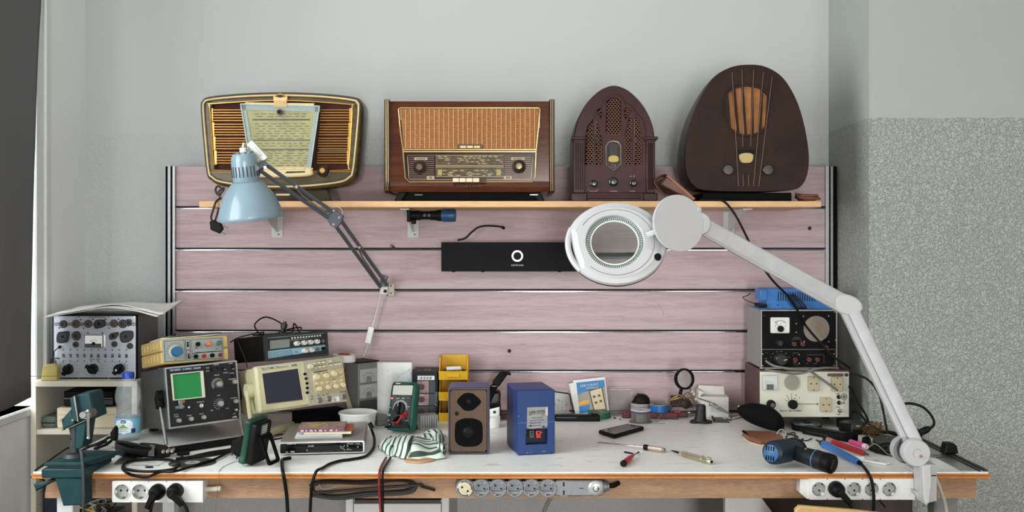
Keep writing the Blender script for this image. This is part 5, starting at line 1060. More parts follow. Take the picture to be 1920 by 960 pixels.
# --- heat sink
t = thing('heat_sink', 'small finned silver aluminium heat sink behind the striped cloth', 'heat sink', (*T(805, 806)[:2], ZT), (0, 0, 18))
b = B(); M_hs = mat('anodised silver', (182, 184, 186), .45, .15)
b.box(-.030, .030, 0, .05, 0, .006, M_hs); b.box(-.029, .029, .010, .05, .005, .047, M_hs)
for k in range(8): x = -.028+k*.008; b.box(x-.0014, x+.0014, 0, .05, .005, .048, M_hs)
b.build('finned_block', t); b = B(); b.box(-.0305, -.0275, .0, .05, 0, .048, M_hs, .001); b.build('end_plate', t)
# grey adapter box by the tub
b = B(); b.prism(rrect(-.021, .021, 0, .034, .004), -.02, .03, mat('adapter grey', (116, 117, 116), .5), .003); b.box(-.0212, .0212, -.0203, .03, .016, .017, DGREY); tag(b.build('adapter_box', None, (*T(716, 797)[:2], ZT), (0, 0, 25)), 'small grey plastic adapter box between the tub and the green multimeter', 'adapter')
# --- striped cloth
M_cl = bpy.data.materials.new('striped cotton'); M_cl.use_nodes = True; nt = M_cl.node_tree; bb = nt.nodes['Principled BSDF']; N = nt.nodes.new; L_ = nt.links.new
uv = N('ShaderNodeAttribute'); uv.attribute_name = 'stripe'; m1 = N('ShaderNodeMath'); m1.operation = 'FRACT'; L_(uv.outputs['Fac'], m1.inputs[0]); m2 = N('ShaderNodeMath'); m2.operation = 'LESS_THAN'; m2.inputs[1].default_value = .34; L_(m1.outputs[0], m2.inputs[0])
mx = N('ShaderNodeMix'); mx.data_type = 'RGBA'; mx.inputs[6].default_value = lin((206, 220, 206)); mx.inputs[7].default_value = lin((58, 74, 66)); L_(m2.outputs[0], mx.inputs[0]); L_(mx.outputs[2], bb.inputs['Base Color']); bb.inputs['Roughness'].default_value = .9
def cloth_piece(name, t, corners, stripe, hump, seed, nu=34, nv=24, rnd=1.0):
    """a folded flap: four ground pixels (near edge then far edge), heights and a stripe coordinate"""
    rr = random.Random(seed); ph = [rr.uniform(0, 6.28) for _ in range(6)]; A = [T(*c) for c in corners]; b = B(); st = []
    def fn(u, v):
        q = A[0].lerp(A[1], u).lerp(A[3].lerp(A[2], u), v); e = min(1, min(u, 1-u, v, 1-v)*7); e = e*e*(3-2*e)
        h = hump(u, v)*e+.0045*e*(math.sin(u*8+ph[0]+v*3)+math.sin(v*9+ph[1]-u*4))*rnd
        w = .006*(1-e)
        return Vector((q.x+w*math.sin(v*14+ph[2]), q.y+w*math.sin(u*13+ph[3]), ZT+.005+max(.0, h)))
    b.grid(fn, nu, nv, M_cl); o = b.build(name, t, solid=.004, ang=80)
    at_ = o.data.attributes.new('stripe', 'FLOAT', 'POINT')
    at_.data.foreach_set('value', [stripe(i/(nu-1), j/(nv-1)) for j in range(nv) for i in range(nu)])
    return o
t = thing('striped_cloth', 'crumpled white cloth with dark green stripes lying before the green multimeter', 'cloth', (0, 0, 0))
cloth_piece('flap', t, [(724, 853), (768, 864), (786, 832), (748, 822)], lambda u, v: (u*4.6+v*.5), lambda u, v: .020+.012*u+.006*math.sin(v*5), 1, rnd=.5)
cloth_piece('flap', t, [(710, 842), (734, 860), (764, 832), (730, 828)], lambda u, v: (u*3.6+v*.5), lambda u, v: .014+.012*u, 6, rnd=.5)
cloth_piece('flap', t, [(762, 864), (832, 862), (822, 832), (776, 834)], lambda u, v: (v*5.5-.5*u), lambda u, v: .026*(1-.35*u)+.004*math.sin(u*7), 2, rnd=.5)
cloth_piece('fold', t, [(804, 854), (834, 858), (833, 828), (808, 826)], lambda u, v: u*4.5+.3*v, lambda u, v: .022*(1-.3*u), 3)
cloth_piece('fold', t, [(786, 836), (832, 834), (832, 818), (796, 820)], lambda u, v: u*3.5+v*3, lambda u, v: .024*math.sin(PI*(.15+.7*v)), 4)
# wooden spatula tip
o_ = T(785, 866); b = B(Matrix.Translation(-o_)); pl = cr2([(757, 866.5), (770, 862.5), (790, 861.5), (811, 862), (813, 865), (800, 868), (780, 869.5)], 4); flat_prism(b, pl, .7502-0, .7502+.005, mat('raw wood', (190, 146, 112), .6, var=.08), .0015); tag(b.build('wooden_stick', None, o_), 'short flat pointed wooden stick at the cloth edge', 'stick')
# --- speakers
M_spb = mat('indigo shell', (62, 64, 112), .38, var=.04)
W, H, D = .122, .1977, .125; f = Face([(840, 726.7), (916.7, 726.7), (916.7, 851), (840, 851)], W, H)
t = thing('speaker', 'small indigo speaker seen from the front with a bronze mesh grille', 'speaker', (-.1299, 2.99, ZT+.0015), (0, 0, 0))
b = B(); b.prism(rrect(-W/2, W/2, 0, H, .006), 0, D, M_spb, .006); b.box(-.04, .04, .005, .1, -.0015, .002, RUB); b.build('shell', t)
def meshmat():
    m = mat('bronze mesh', (120, 92, 74), .4, .55); nt = m.node_tree; N = nt.nodes.new; L = nt.links.new; b = nt.nodes['Principled BSDF']
    tc = N('ShaderNodeTexCoord'); mp = N('ShaderNodeMapping'); mp.inputs['Scale'].default_value = (1, 0, 1); L(tc.outputs['Object'], mp.inputs[0])
    v = N('ShaderNodeTexVoronoi'); v.inputs['Scale'].default_value = 420; v.inputs['Randomness'].default_value = 0; L(mp.outputs[0], v.inputs['Vector'])
    lt = N('ShaderNodeMath'); lt.operation = 'LESS_THAN'; lt.inputs[1].default_value = .36; L(v.outputs['Distance'], lt.inputs[0])
    mx = N('ShaderNodeMix'); mx.data_type = 'RGBA'; L(lt.outputs[0], mx.inputs[0]); mx.inputs[6].default_value = lin((96, 73, 58)); mx.inputs[7].default_value = lin((14, 11, 10)); L(mx.outputs[2], b.inputs['Base Color']); return m
M_mesh = meshmat()
b = B(); b.prism(rrect(-W/2+.005, W/2-.005, .005, H-.005, .006), -.003, .004, M_mesh, .002); b.build('mesh_grille', t)
b = B(); b.ring(rrect(-W/2+.001, W/2-.001, .001, H-.001, .007), rrect(-W/2+.005, W/2-.005, .005, H-.005, .005), -.004, .005, mat('grille frame', (40, 36, 46), .4)); b.build('grille_frame', t)
M_cone = mat('dark cone', (9, 8, 9), .8, spec=.08)
p = f(879.5, 753); b = B(); b.prism([(p[0]+x, p[1]+z) for x, z in cr2([(-.036, 0), (-.026, .016), (-.012, .0255), (.008, .0255), (.024, .015), (.036, 0), (.024, -.015), (.008, -.026), (-.012, -.026), (-.026, -.014)], 4)], -.0045, -.002, M_cone, .001); b.lathe([(0, -.0075), (.006, -.0065), (.008, -.0045)], (p[0], 0, p[1]), (0, 1, 0), BLACK, 18); b.build('tweeter', t)
p = f(879, 810.5); b = B(); b.prism([(p[0]+x, p[1]+z) for x, z in cr2([(-.041, .018), (-.036, .032), (-.018, .041), (0, .0425), (.018, .041), (.036, .032), (.041, .018), (.041, -.02), (.034, -.034), (.016, -.042), (-.016, -.042), (-.034, -.034), (-.041, -.02)], 4)], -.0045, -.002, M_cone, .001); b.lathe([(0, -.0085), (.014, -.007), (.017, -.0045)], (p[0], 0, p[1]), (0, 1, 0), BLACK, 22); b.build('woofer', t)
p = f(856.5, 775); b = B(); b.cyl((p[0], -.0045, p[1]), (p[0], -.002, p[1]), .0065, BLACK, n=14); b.build('port', t)
for x, y in ((845, 732), (912, 732), (845, 845), (912, 845)): p = f(x, y); b = B(); b.cyl((p[0], -.0065, p[1]), (p[0], -.003, p[1]), .003, BLACK, n=10); b.build('screw', t)
W, H, D = .115, .1924, .1647; f = Face([(970, 733.7), (1040, 730), (1041, 850), (970.6, 854)], W, H)
t = thing('speaker', 'bright blue speaker turned backwards showing its connector recess and silver plate', 'speaker', (.0724, 2.9832, ZT+.001), (0, 0, 11.57))
M_sbl = mat('speaker blue', (12, 50, 108), .42, var=.05)
G = lambda x, y: (945+x/9.14, 755+y/9.14); at = lambda x, y: f(*G(x, y))
rz0, rz1 = at(370, 725)[1], at(370, 462)[1]; rx0, rx1 = at(370, 500)[0], at(745, 500)[0]
b = B(); rec = [(rx0, rz0), (rx1, rz0), (rx1, rz1), (rx0, rz1)]
b.prism(rrect(-W/2, W/2, 0, H, .005), .032, D, M_sbl, .006, ends=(0, 1))
oo = resamp(rrect(-W/2, W/2, 0, H, .005), 96); cc2 = ((rx0+rx1)/2, (rz0+rz1)/2)
oo = rs_about(rrect(-W/2, W/2, 0, H, .005), cc2, 144); ii = rs_about(rec, cc2, 144); b.ring(oo, ii, .003, .032, M_sbl); 
vs = [(u, .003, v) for u, v in oo]+[(u, .0, v) for u, v in [(cc2[0]*.0+u*.965, H/2+(v-H/2)*.98) for u, v in oo]]+[(u, .0, v) for u, v in ii]
b.raw(vs, [(k*144+i, k*144+(i+1) % 144, (k+1)*144+(i+1) % 144, (k+1)*144+i) for k in range(2) for i in range(144)]+[], M_sbl)
vs = [(u, .0, v) for u, v in ii]+[(u, .003, v) for u, v in ii]; b.raw(vs, [(i, (i+1) % 144, 144+(i+1) % 144, 144+i) for i in range(144)], M_sbl)
z = at(300, 352)[1]; b.box(-W/2+.001, W/2-.001, -.0008, .0006, z-.0007, z+.0007, mat('pale blue seam', (70, 108, 176), .4)); b.box(-.03, .03, .02, .12, -.001, .002, RUB); b.build('shell', t, ang=30)
b = B(); b.box(rx0, rx1, .029, .0322, rz0, rz1, mat('recess dark', (14, 22, 44), .6)); b.build('recess_panel', t)
for x, m_ in ((485, mat('terminal grey', (70, 72, 66), .45)), (598, mat('terminal red', (190, 50, 52), .4))):
    p = at(x, 545); b = B(); b.box(p[0]-.0075, p[0]+.0075, .006, .031, p[1]-.0105, p[1]+.0105, m_, .0015); b.box(p[0]-.0065, p[0]+.0065, .001, .008, p[1]-.0105, p[1]-.004, m_, .001); b.cyl((p[0], .0052, p[1]+.004), (p[0], .008, p[1]+.004), .0026, BLACK, n=12); b.build('spring_terminal', t)
for x in (390, 665): p = at(x, 535); b = B(); b.cyl((p[0], .024, p[1]), (p[0], .031, p[1]), .003, STEEL, n=12); b.build('screw', t)
M_lab = mat('silver label', (150, 150, 148), .38, .5, var=.06)
b = B(); q = [at(395, 88), at(740, 70), at(742, 398), at(730, 420), at(640, 432), at(440, 452), at(392, 430)]; b.prism(q, -.0006, .0004, M_lab)
for x, y in ((450, 400), (675, 410)): p = at(x, y); b.box(p[0]-.006, p[0]+.006, -.001, 0, p[1]-.0012, p[1]+.0012, INKB); b.box(p[0]-.0012, p[0]+.0012, -.001, 0, p[1]-.004, p[1]+.004, INKB)
p = at(728, 150); b.prism([(p[0]-.003, p[1]-.012), (p[0]+.003, p[1]-.012), (p[0]+.003, p[1]+.013), (p[0]-.001, p[1]+.012), (p[0]-.0035, p[1]+.004)], -.0011, -.0004, mat('torn paper', (196, 196, 194), .7)); b.build('maker_plate', t)
b = B(); r_ = math.atan2(at(700, 150)[1]-at(420, 175)[1], at(700, 150)[0]-at(420, 175)[0])
b.text('SUPER SYSTEM', at(560, 170)[0], at(560, 170)[1], .0145, INKB, y=-.0009, rot=r_, wide=.52, th=.0002); b.text('SUPER SYSTEM', at(561.5, 170)[0], at(561.5, 170)[1], .0145, INKB, y=-.0009, rot=r_, wide=.52)
p = at(445, 214); b.box(p[0]-.004, p[0]+.004, -.001, 0, p[1]-.0007, p[1]+.0007, INKB); p = at(665, 208); b.box(p[0]-.0055, p[0]+.0055, -.001, 0, p[1]-.0007, p[1]+.0007, INKB)
for s, x, y in (('MODEL TM-80-2002T', 572, 258), ('MAX. INPUT POWER 80W', 565, 302), ('IMPEDANCE 4 OHM', 535, 350), ('MADE IN JAPAN', 555, 392)): b.text(s, at(x, y)[0], at(x, y)[1], .0044, INKB, y=-.0009, rot=r_, wide=.85)
b.build('plate_lettering', t)
b = B(); 
for x, y, l in ((400, 860, .006), (680, 830, .012), (545, 895, .012), (470, 855, .004)): p = at(x, y); b.box(p[0]-l/2, p[0]+l/2, -.0007, .001, p[1]-.0005, p[1]+.0007, mat('scratch pale', (150, 168, 196), .6))
p = at(252, 240); b.ball((p[0], 0, p[1]), .0012, mat('scratch pale', (0, 0, 0)), 8); b.build('scratches', t)
# --- black bracket arm and adhesive roll behind the speakers
t = thing('folding_holder', 'black folded plastic holder leaning up behind the two speakers', 'holder', (0, 0, 0))
Yk = 3.50; a = lambda x, y, Y=Yk: P(x, y, Y)
def slab(b, pts, Y0, Y1, m, ch=.002): b.prism([(a(x, y).x, a(x, y).z) for x, y in pts], Y0, Y1, m, ch)
b = B(); slab(b, [(923, 716), (937, 698), (944, 695), (951, 703), (936, 724), (930, 722)], 3.49, 3.52, BLACK); slab(b, [(941, 697), (949, 695), (957, 699), (958, 703), (950, 702)], 3.485, 3.53, BLACK); b.build('upper_jaw', t)
b = B(); slab(b, [(918, 726), (926, 718), (934, 724), (926, 742), (920, 756), (914, 752)], 3.495, 3.525, MATTE); b.tube([a(922, 724, 3.49), a(931, 724, 3.49)], .0016, GREY, 5, 0); b.build('arm', t)
b = B(); slab(b, cr2([(914, 742), (924, 736), (936, 734), (939, 742), (936, 756), (926, 760), (916, 757)], 4), 3.50, 3.55, mat('smoke black', (32, 28, 30), .35), .008); slab(b, [(916, 756), (938, 752), (940, 786), (914, 788)], 3.51, 3.545, BLACK); b.build('base', t)
t = thing('plastic_cup', 'white cup with a printed paper slip beside the blue speaker', 'cup', (Pz(922, 3.42), 3.42, ZT))
b = B(); b.lathe([(0, 0), (.026, 0), (.030, .036), (.028, .036), (.024, .003), (0, .003)], (0, 0, 0), (0, 0, 1), WHITE, 28); b.build('cup', t)
b = B(); b.grid(lambda u, v: Vector((-.018+u*.045, -.024-.006*u, .032+.03*v+.012*u)), 5, 5, PAPER); b.box(.006, .014, -.031, -.0305, .052, .060, INKB); b.build('paper_slip', t, solid=.0012)
b = B(); b.box(-.045, .05, -.01, .05, 0, .02, mat('maroon wood', (88, 44, 34), .5, var=.1), .002); b.box(-.01, .008, -.011, -.0095, .004, .016, mat('brown label', (126, 80, 60), .5)); tag(b.build('wooden_block', None, (Pz(952, 3.55), 3.57, ZT)), 'low reddish brown wooden block behind the blue speaker', 'block')
# --- glass jar with odds and ends
t = thing('glass_jar', 'clear glass jar of small red and brown parts behind the blue speaker', 'jar', (Pz(1050, 3.63), 3.635, ZT))
b = B(); b.lathe([(0, .0), (.033, .0), (.035, .004), (.035, .078), (.031, .086), (.031, .09), (.0295, .09), (.0295, .085), (.033, .077), (.033, .005), (0, .003)], (0, 0, 0), (0, 0, 1), thin('jar glass', (226, 236, 232), .16), 28); b.build('glass', t)
rr = random.Random(4); b = B()
for k in range(40): an = rr.uniform(0, 6.28); r = rr.uniform(0, .024); p = Vector((r*math.cos(an), r*math.sin(an), .008+rr.uniform(0, .05))); d = Vector((rr.uniform(-1, 1), rr.uniform(-1, 1), rr.uniform(-.6, 1)))*.009; b.cyl(p, p+d, rr.uniform(.0015, .004), rr.choice([mat('coral bits', (176, 90, 74), .5), mat('tan bits', (168, 140, 100), .5), GREY, DGREY]), n=7)
o = b.build('contents', t); o['kind'] = 'stuff'
b = B(); b.tube([(-.02, -.03, .092), (.02, -.028, .086), (.034, -.012, .08), (.040, -.006, .05), (.046, -.008, .03), (.044, -.01, .012)], .0022, BLACK, 6); b.build('cable_tie', t)
# --- long black device, green tape
b = B(); o_ = T(1084, 786); b.prism(rrect(-.085, .074, 0, .021, .004), 0, .036, BLACK, .003); b.box(-.08, -.01, -.0004, .0, .012, .016, DGREY); b.box(.0, .03, .01, .03, .0208, .0225, DGREY, .001); b.box(.045, .068, .008, .036, .0208, .0225, MATTE, .001); tag(b.build('slim_keyboard', None, (o_.x, 3.522, ZT), (0, 0, -1)), 'slim black bar shaped device beside the blue speaker', 'device')
t = thing('tape_roll', 'flat roll of green tape in front of the booklet', 'tape roll', (*T(1127, 774)[:2], ZT)); t.location = (.3145, 3.605, ZT)
b = B(); b.ring(ell(0, 0, .0395, n=36), ell(0, 0, .025, n=36), 0, .021, mat('tape green', (26, 96, 62), .4), axis='z'); b.build('tape', t); b = B(); b.ring(ell(0, 0, .0248, n=36), ell(0, 0, .022, n=36), 0, .0205, mat('card core', (112, 116, 108), .7), axis='z'); b.build('core', t)
# --- instruction booklet
W, H = .118, .125; f = Face([(1070, 709), (1121, 703), (1141, 764), (1083, 770)], W, H)
t = thing('instruction_booklet', 'white booklet with a blue and orange cover picturing a meter', 'booklet', (Pz(1112, 3.645), 3.652, ZT+.008), (-8, -6, 0))
b = B(); b.box(-W/2, W/2, 0, .003, .0, H, PAPER, .0005); b.M = Matrix.Rotation(math.radians(-6), 4, 'Y'); b.box(-W/2-.004, W/2-.01, .003, .0045, .002, H-.004, PAPER); b.build('pages', t)
b = B(); w2 = W/2; M_bl2 = mat('cover blue', (18, 116, 176), .45); b.box(-w2+.011, w2-.004, -.0008, 0, .004, H-.010, M_bl2); b.prism([(-w2+.011, .030), (-w2+.05, .004), (w2-.004, .004), (w2-.004, H-.036), (-w2+.03, H-.048), (-w2+.011, H-.056)], -.0012, -.0005, mat('cover taupe', (150, 144, 128), .45)); b.prism([(-w2+.011, .032), (-w2+.05, .038), (-w2+.05, .050), (-w2+.011, .044)], -.0016, -.001, mat('cover orange', (228, 158, 32), .45)); b.prism([(-w2+.011, .004), (-w2+.045, .004), (-w2+.052, .032), (-w2+.011, .028)], -.0015, -.001, M_bl2)
b.prism([(-w2+.062, .002+.006), (w2-.008, .008), (w2-.014, H-.034), (-w2+.052, H-.042)], -.0018, -.001, mat('dark meter print', (70, 62, 58), .5)); b.prism([(-w2+.066, .010), (w2-.012, .010), (w2-.018, H-.038), (-w2+.057, H-.046)], -.0021, -.0015, mat('cream meter print', (206, 190, 156), .5))
for x, z in ((.012, .058), (.03, .060), (.016, .036), (.034, .040)): b.box(x-.005, x+.004, -.0025, -.002, z-.004, z+.004, DGREY); 
b.text('3200 COUNT', -.002, H-.024, .0125, INKW, y=-.0013, wide=.92); b.text('With Bargraph', .008, H-.034, .0085, INKW, y=-.0016, wide=.9); b.build('cover_print', t)
# --- clear plastic box
t = thing('clear_box', 'open clear plastic box standing against the slatted panel', 'plastic box', (Pz(1163, 3.64), 3.638, ZT))
w = .038; b = B(); mm = thin('clear plastic', (238, 240, 240), .045)
for x0, x1, y0, y1 in ((-w, w, 0, .0012), (-w, w, .05, .0512), (-w, -w+.0012, 0, .05), (w-.0012, w, 0, .05)): b.box(x0, x1, y0, y1, 0, .095, mm)
b.box(-w, w, 0, .05, 0, .001, mm); b.build('walls', t)
b = B(); b.ring([(-w-.001, -.001), (w+.001, -.001), (w+.001, .052), (-w-.001, .052)], [(-w+.002, .002), (w-.002, .002), (w-.002, .049), (-w+.002, .049)], .093, .096, thin('clear plastic rim', (236, 238, 238), .3), axis='z'); b.build('rim', t)
rr = random.Random(8)
for k, (lab, x, y) in enumerate((('tiny black screw by the clear box', 1150, 771), ('tiny black nut by the clear box', 1158, 774), ('tiny dark chip by the green tape', 1147, 769.5))): q = T(x, y); b = B(); b.cyl((-.004, 0, .002), (.004, .001, .002), .002, BLACK, n=8); b.cyl((-.006, 0, .0025), (-.0035, 0, .0025), .0025, DGREY, n=8); tag(b.build('loose_screw', None, (.352+.016*k, 3.60-.02*k, ZT), (0, 0, 40*k)), lab, 'screw')
# ------------------------------------------------------------------ near edge, window side
# --- green vise
M_vis = mat('vise green', (12, 56, 60), .5, var=.05, rgb2=(7, 44, 48), spec=.3); M_visd = mat('vise dark iron', (40, 44, 46), .5)
t = thing('bench_vise', 'dark teal swivel vise clamped on the bench corner beside the bookcase', 'vise', (0, 0, 0))
def sl(b, pts, Y0, Y1, m, ch=.003): b.prism([(P(x, y, Y0).x, P(x, y, Y0).z) for x, y in pts], Y0, Y1, m, ch)
b = B(); zc = .7515; x0, x1 = P(77, 0, 2.70).x, P(160, 0, 2.70).x; zt1 = P(0, 879.5, 2.70).z
b.box(x0, x1, 2.70, 2.757, P(0, 897, 2.70).z, zt1, M_vis, .003); b.box(x0, x1, 2.7575, 2.88, zc, zt1, M_vis, .003)
sl(b, [(102, 895), (158, 895), (159, 947), (118, 949)], 2.705, 2.757, M_vis); b.build('clamp_body', t)
b = B(); sl(b, [(103, 902), (66, 922), (62, 908), (84, 904), (92, 899)], 2.715, 2.74, M_vis, .004); b.build('clamp_lever', t)
b = B(); cz0 = P(0, 872, 2.72).z; q = [P(x, y, 2.0) for x, y in ((0, 0),)]
pl = [(x0+.006, 2.705), (x1-.010, 2.705), (x1+.035, 2.86), (x0+.03, 2.87)]
b.prism(pl, zt1+.006, zt1+.016, M_vis, .002, axis='z'); b.prism([(x0+.015, 2.715), (x1-.015, 2.715), (x1+.02, 2.85), (x0+.04, 2.86)], zt1-.001, zt1+.0065, M_visd, axis='z'); b.build('base_plate', t)
b = B(); pc = P(139, 858, 2.78); b.lathe([(0, 0), (.030, 0), (.026, .010), (.0125, .014), (.0115, .05)], (pc.x, 2.78, zt1+.016), (0, 0, 1), M_visd, 20); b.tube([(pc.x+.004, 2.775, zt1+.03), P(141, 836, 2.775)], .0105, M_visd, 12, 0); b.build('swivel_post', t)
b = B(); sl(b, [(128, 803), (142, 798), (141, 842), (137, 838)], 2.745, 2.80, M_visd, .002); sl(b, [(141, 797), (163, 790), (156, 838), (148, 843), (140, 842)], 2.74, 2.80, M_vis, .003); b.build('neck', t)
b = B(); sl(b, [(141.5, 741), (166.5, 737.5), (170, 741), (178, 785), (146, 791.5)], 2.735, 2.82, M_vis, .004); b.build('fixed_jaw', t)
b = B(); sl(b, [(130, 747), (139.5, 742.5), (145.5, 790), (136, 791)], 2.725, 2.815, M_vis, .003); b.box(0, 0, 0, 0, 0, 0, M_vis) if 0 else None; b.build('sliding_jaw', t)
b = B(); sl(b, [(137, 744), (140.5, 741.5), (147.5, 791), (144.5, 791.5)], 2.722, 2.818, STEEL, .001); b.build('jaw_plate', t)
b = B(); sl(b, [(114.5, 788), (134, 766), (140.5, 796), (117.5, 806.5)], 2.73, 2.79, M_vis, .003); b.build('slide_block', t)
for x, y in ((114.5, 788), (117, 806), (136, 788)): b = B(); p = P(x, y, 2.726); b.cyl(p, p+Vector((0, .01, 0)), .0035, CHROME, n=12); b.build('bolt_head', t)
b = B(); p = P(162.5, 778, 2.70); b.cyl(p, p+Vector((0, .04, 0)), .012, STEEL, n=20); p2 = P(159, 778.5, 2.695); b.cyl(p2+Vector((-.006, 0, 0)), p2+Vector((-.006, .03, 0)), .009, STEEL, n=16); b.build('screw_hub', t)
b = B(); b.tube([P(165, 772, 2.692), P(165.6, 820, 2.692)], .0038, CHROME, 10, 0); b.ball(P(165, 771, 2.692), .0055, CHROME, 10); b.ball(P(165.6, 821, 2.692), .005, CHROME, 10); b.build('tommy_bar', t)
# cord hanging past the vise, small cords by the bookcase
b = B(); pts = [P(151, 845, 2.70), P(153, 849, 2.69), P(155, 870, 2.682), P(156.5, 900, 2.682), P(157, 935, 2.684), P(156, 972, 2.69)]; b.tube(pts, .0042, mat('charcoal cord', (48, 50, 50), .5), 8); tag(b.build('trailing_cable'), 'dark grey cord hanging straight down past the teal vise', 'cord')
b = B(); pts = [T(66, 882, ZT+.003), T(80, 872, ZT+.0035), T(100, 858, ZT+.004), T(132, 838, ZT+.03), T(165, 836, ZT+.012), T(184, 834, ZT+.010), T(200, 828, ZT+.012)]; b.tube(pts, .0026, CORD, 7); tag(b.build('thin_cable'), 'thin black cord along the bench edge beside the vise', 'cord')
b = B(); pts = [Vector((P(78, 900, 2.79).x-.02, 2.77, .735)), P(84, 902, 2.78), P(82, 930, 2.78), P(83, 972, 2.78)]; b.tube(pts, .0026, CORD, 7); tag(b.build('hanging_cable'), 'thin dark cord hanging from the bench corner in front of the bookcase side', 'cord')
# --- bottle
t = thing('water_bottle', 'clear plastic water bottle with a blue cap and label beside the dark oscilloscope', 'bottle', (*T(240, 825)[:2], ZT))
M_pet = thin('bottle plastic', (240, 246, 248), .115, .06)
pr = [(0, .004), (.020, .002), (.034, .0), (.0385, .006), (.039, .02), (.0385, .022), (.039, .074), (.0385, .085), (.034, .096), (.0315, .101), (.033, .104), (.0315, .108), (.034, .114), (.0385, .126), (.0395, .140), (.0375, .158), (.031, .176), (.022, .188), (.0165, .192), (.0165, .200)]
b = B(); b.lathe(pr, (0, 0, 0), (0, 0, 1), M_pet, 36); b.build('bottle_body', t, solid=.0008)
b = B(); b.lathe([(.0, .2165), (.0175, .2165), (.019, .2145), (.0195, .199), (.0185, .199), (.0185, .197), (.0165, .197)], (0, 0, 0), (0, 0, 1), mat('cap blue', (24, 66, 168), .35), 40); b.build('cap', t)
M_lbl = mat('label blue', (96, 168, 206), .4, rgb2=(142, 198, 222), scale=20)
b = B(); b.lathe([(.0393, .023), (.0396, .0235), (.0396, .0735), (.0393, .074)], (0, 0, 0), (0, 0, 1), M_lbl, 40)
def wrap(fn, nu, nv, m, r): b.grid(lambda u, v: (lambda x, z: Vector((r*math.sin(x/r), -r*math.cos(x/r), z)))(*fn(u, v)), nu, nv, m)
wrap(lambda u, v: ((u-.5)*2*.029*(math.sqrt(max(.02, 1-((v-.5)*2)**4))), .026+v*.046), 14, 12, mat('label white', (228, 236, 240), .4), .0399)
for z0, z1, w0, w1 in ((.033, .036, .0, .1),): wrap(lambda u, v: (.024+u*.014, .028+v*.014), 4, 4, mat('label navy', (34, 48, 96), .4), .0400)
wrap(lambda u, v: (-.0085+u*.017+.0, .0585+v*.0115-(abs(u-.5)*2)**3*.002*(1 if v > .5 else -1)), 8, 4, mat('logo navy', (22, 48, 116), .4), .0403)
wrap(lambda u, v: (-.012+u*.026, .0445+v*(.003+.009*math.exp(-((u-.45)*4)**2))), 12, 4, mat('label green', (96, 170, 66), .4), .0403)
for z, w in ((.0415, .034), (.0375, .020), (.0335, .030)): wrap(lambda u, v: ((u-.5)*w, z+v*.0011), 8, 2, mat('label navy', (0, 0, 0)), .0403)
b.text('up', .0, .0645, .0125, INKW, y=-.0407, th=.0004); b.build('label', t)
# --- loose paper and dark cables in front of the oscilloscope
b = B(); o_ = T(205, 852); b.grid(lambda u, v: (lambda q: Vector((q.x-o_.x, q.y-o_.y, .0012+.003*math.sin(u*5)*v*v+.003*v)))(T(152+u*84-v*4, 858-u*4-v*22+u*v*8)), 14, 8, mat('creased paper', (206, 196, 184), .8, rgb2=(224, 218, 208), scale=30)); tag(b.build('crumpled_paper', None, (o_.x, o_.y, ZT), solid=.0006), 'creased printed paper sheet lying behind the vise', 'paper')
b = B(); o_ = T(290, 872); flat_prism(b, [(243, 874), (295, 874.5), (322, 857), (270, 857)], 0, .0008, PAPER, 0, o_); flat_prism(b, [(246, 873.8), (296, 874.4), (297.5, 873.2), (248, 872.8)], .0008, .0011, mat('grey rule', (120, 122, 124), .6), 0, o_); flat_prism(b, [(274, 870), (292, 870), (294, 868.4), (276, 868.4)], .0008, .0011, mat('pale grey print', (196, 198, 200), .6), 0, o_); tag(b.build('white_card', None, (o_.x, o_.y, ZT)), 'white card lying flat inside the loop of black cable', 'card')
t = thing('optical_disc', 'dark grey disc with a pale centre lying flat near the bench edge', 'disc', (0, 0, 0)); c = T(361, 868.5); t.location = (c.x, c.y, ZT)
b = B(); b.ring(ell(0, 0, .066, .062, 40), ell(0, 0, .008, .008, 40), 0, .0014, mat('disc grey', (68, 70, 66), .3), axis='z'); b.build('disc', t); b = B(); b.ring(ell(0, 0, .021, .021, 32), ell(0, 0, .0075, .0075, 32), .0014, .002, mat('disc label', (170, 168, 158), .4), axis='z'); b.build('centre_label', t)
c = T(326, 872.5); b = B(); b.lathe([(0, 0), (.014, 0), (.0145, .002), (.013, .004), (.004, .0045), (.003, .003), (0, .003)], (0, 0, 0), (0, 0, 1), mat('disc cap grey', (50, 52, 50), .4), 24); tag(b.build('round_disc_spacer', None, (c.x, c.y, ZT+.0022)), 'small dark round cap at the rim of the dark disc', 'cap')
b = B(); c = T(276, 878); b.cyl((-.002, 0, .003), (.016, .001, .003), .0025, BLACK, n=10); b.cyl((-.006, 0, .0035), (-.002, 0, .0035), .0035, STEEL, n=10); tag(b.build('machine_screw', None, (c.x, c.y, ZT)), 'single small screw lying inside the black cable loop', 'screw')
b = B(); o_ = T(228, 864); flat_prism(b, [(214, 872), (240, 869), (258, 860), (252, 854), (236, 857), (222, 864)], 0, .006, mat('smoke blade', (66, 66, 66), .35), .002, o_); flat_prism(b, [(236, 858), (252, 850), (266, 853), (254, 862)], .0, .016, BLACK, .003, o_); tag(b.build('scraper', None, (o_.x, o_.y, ZT)), 'dark pointed scraper lying beside the vise base plate', 'scraper')
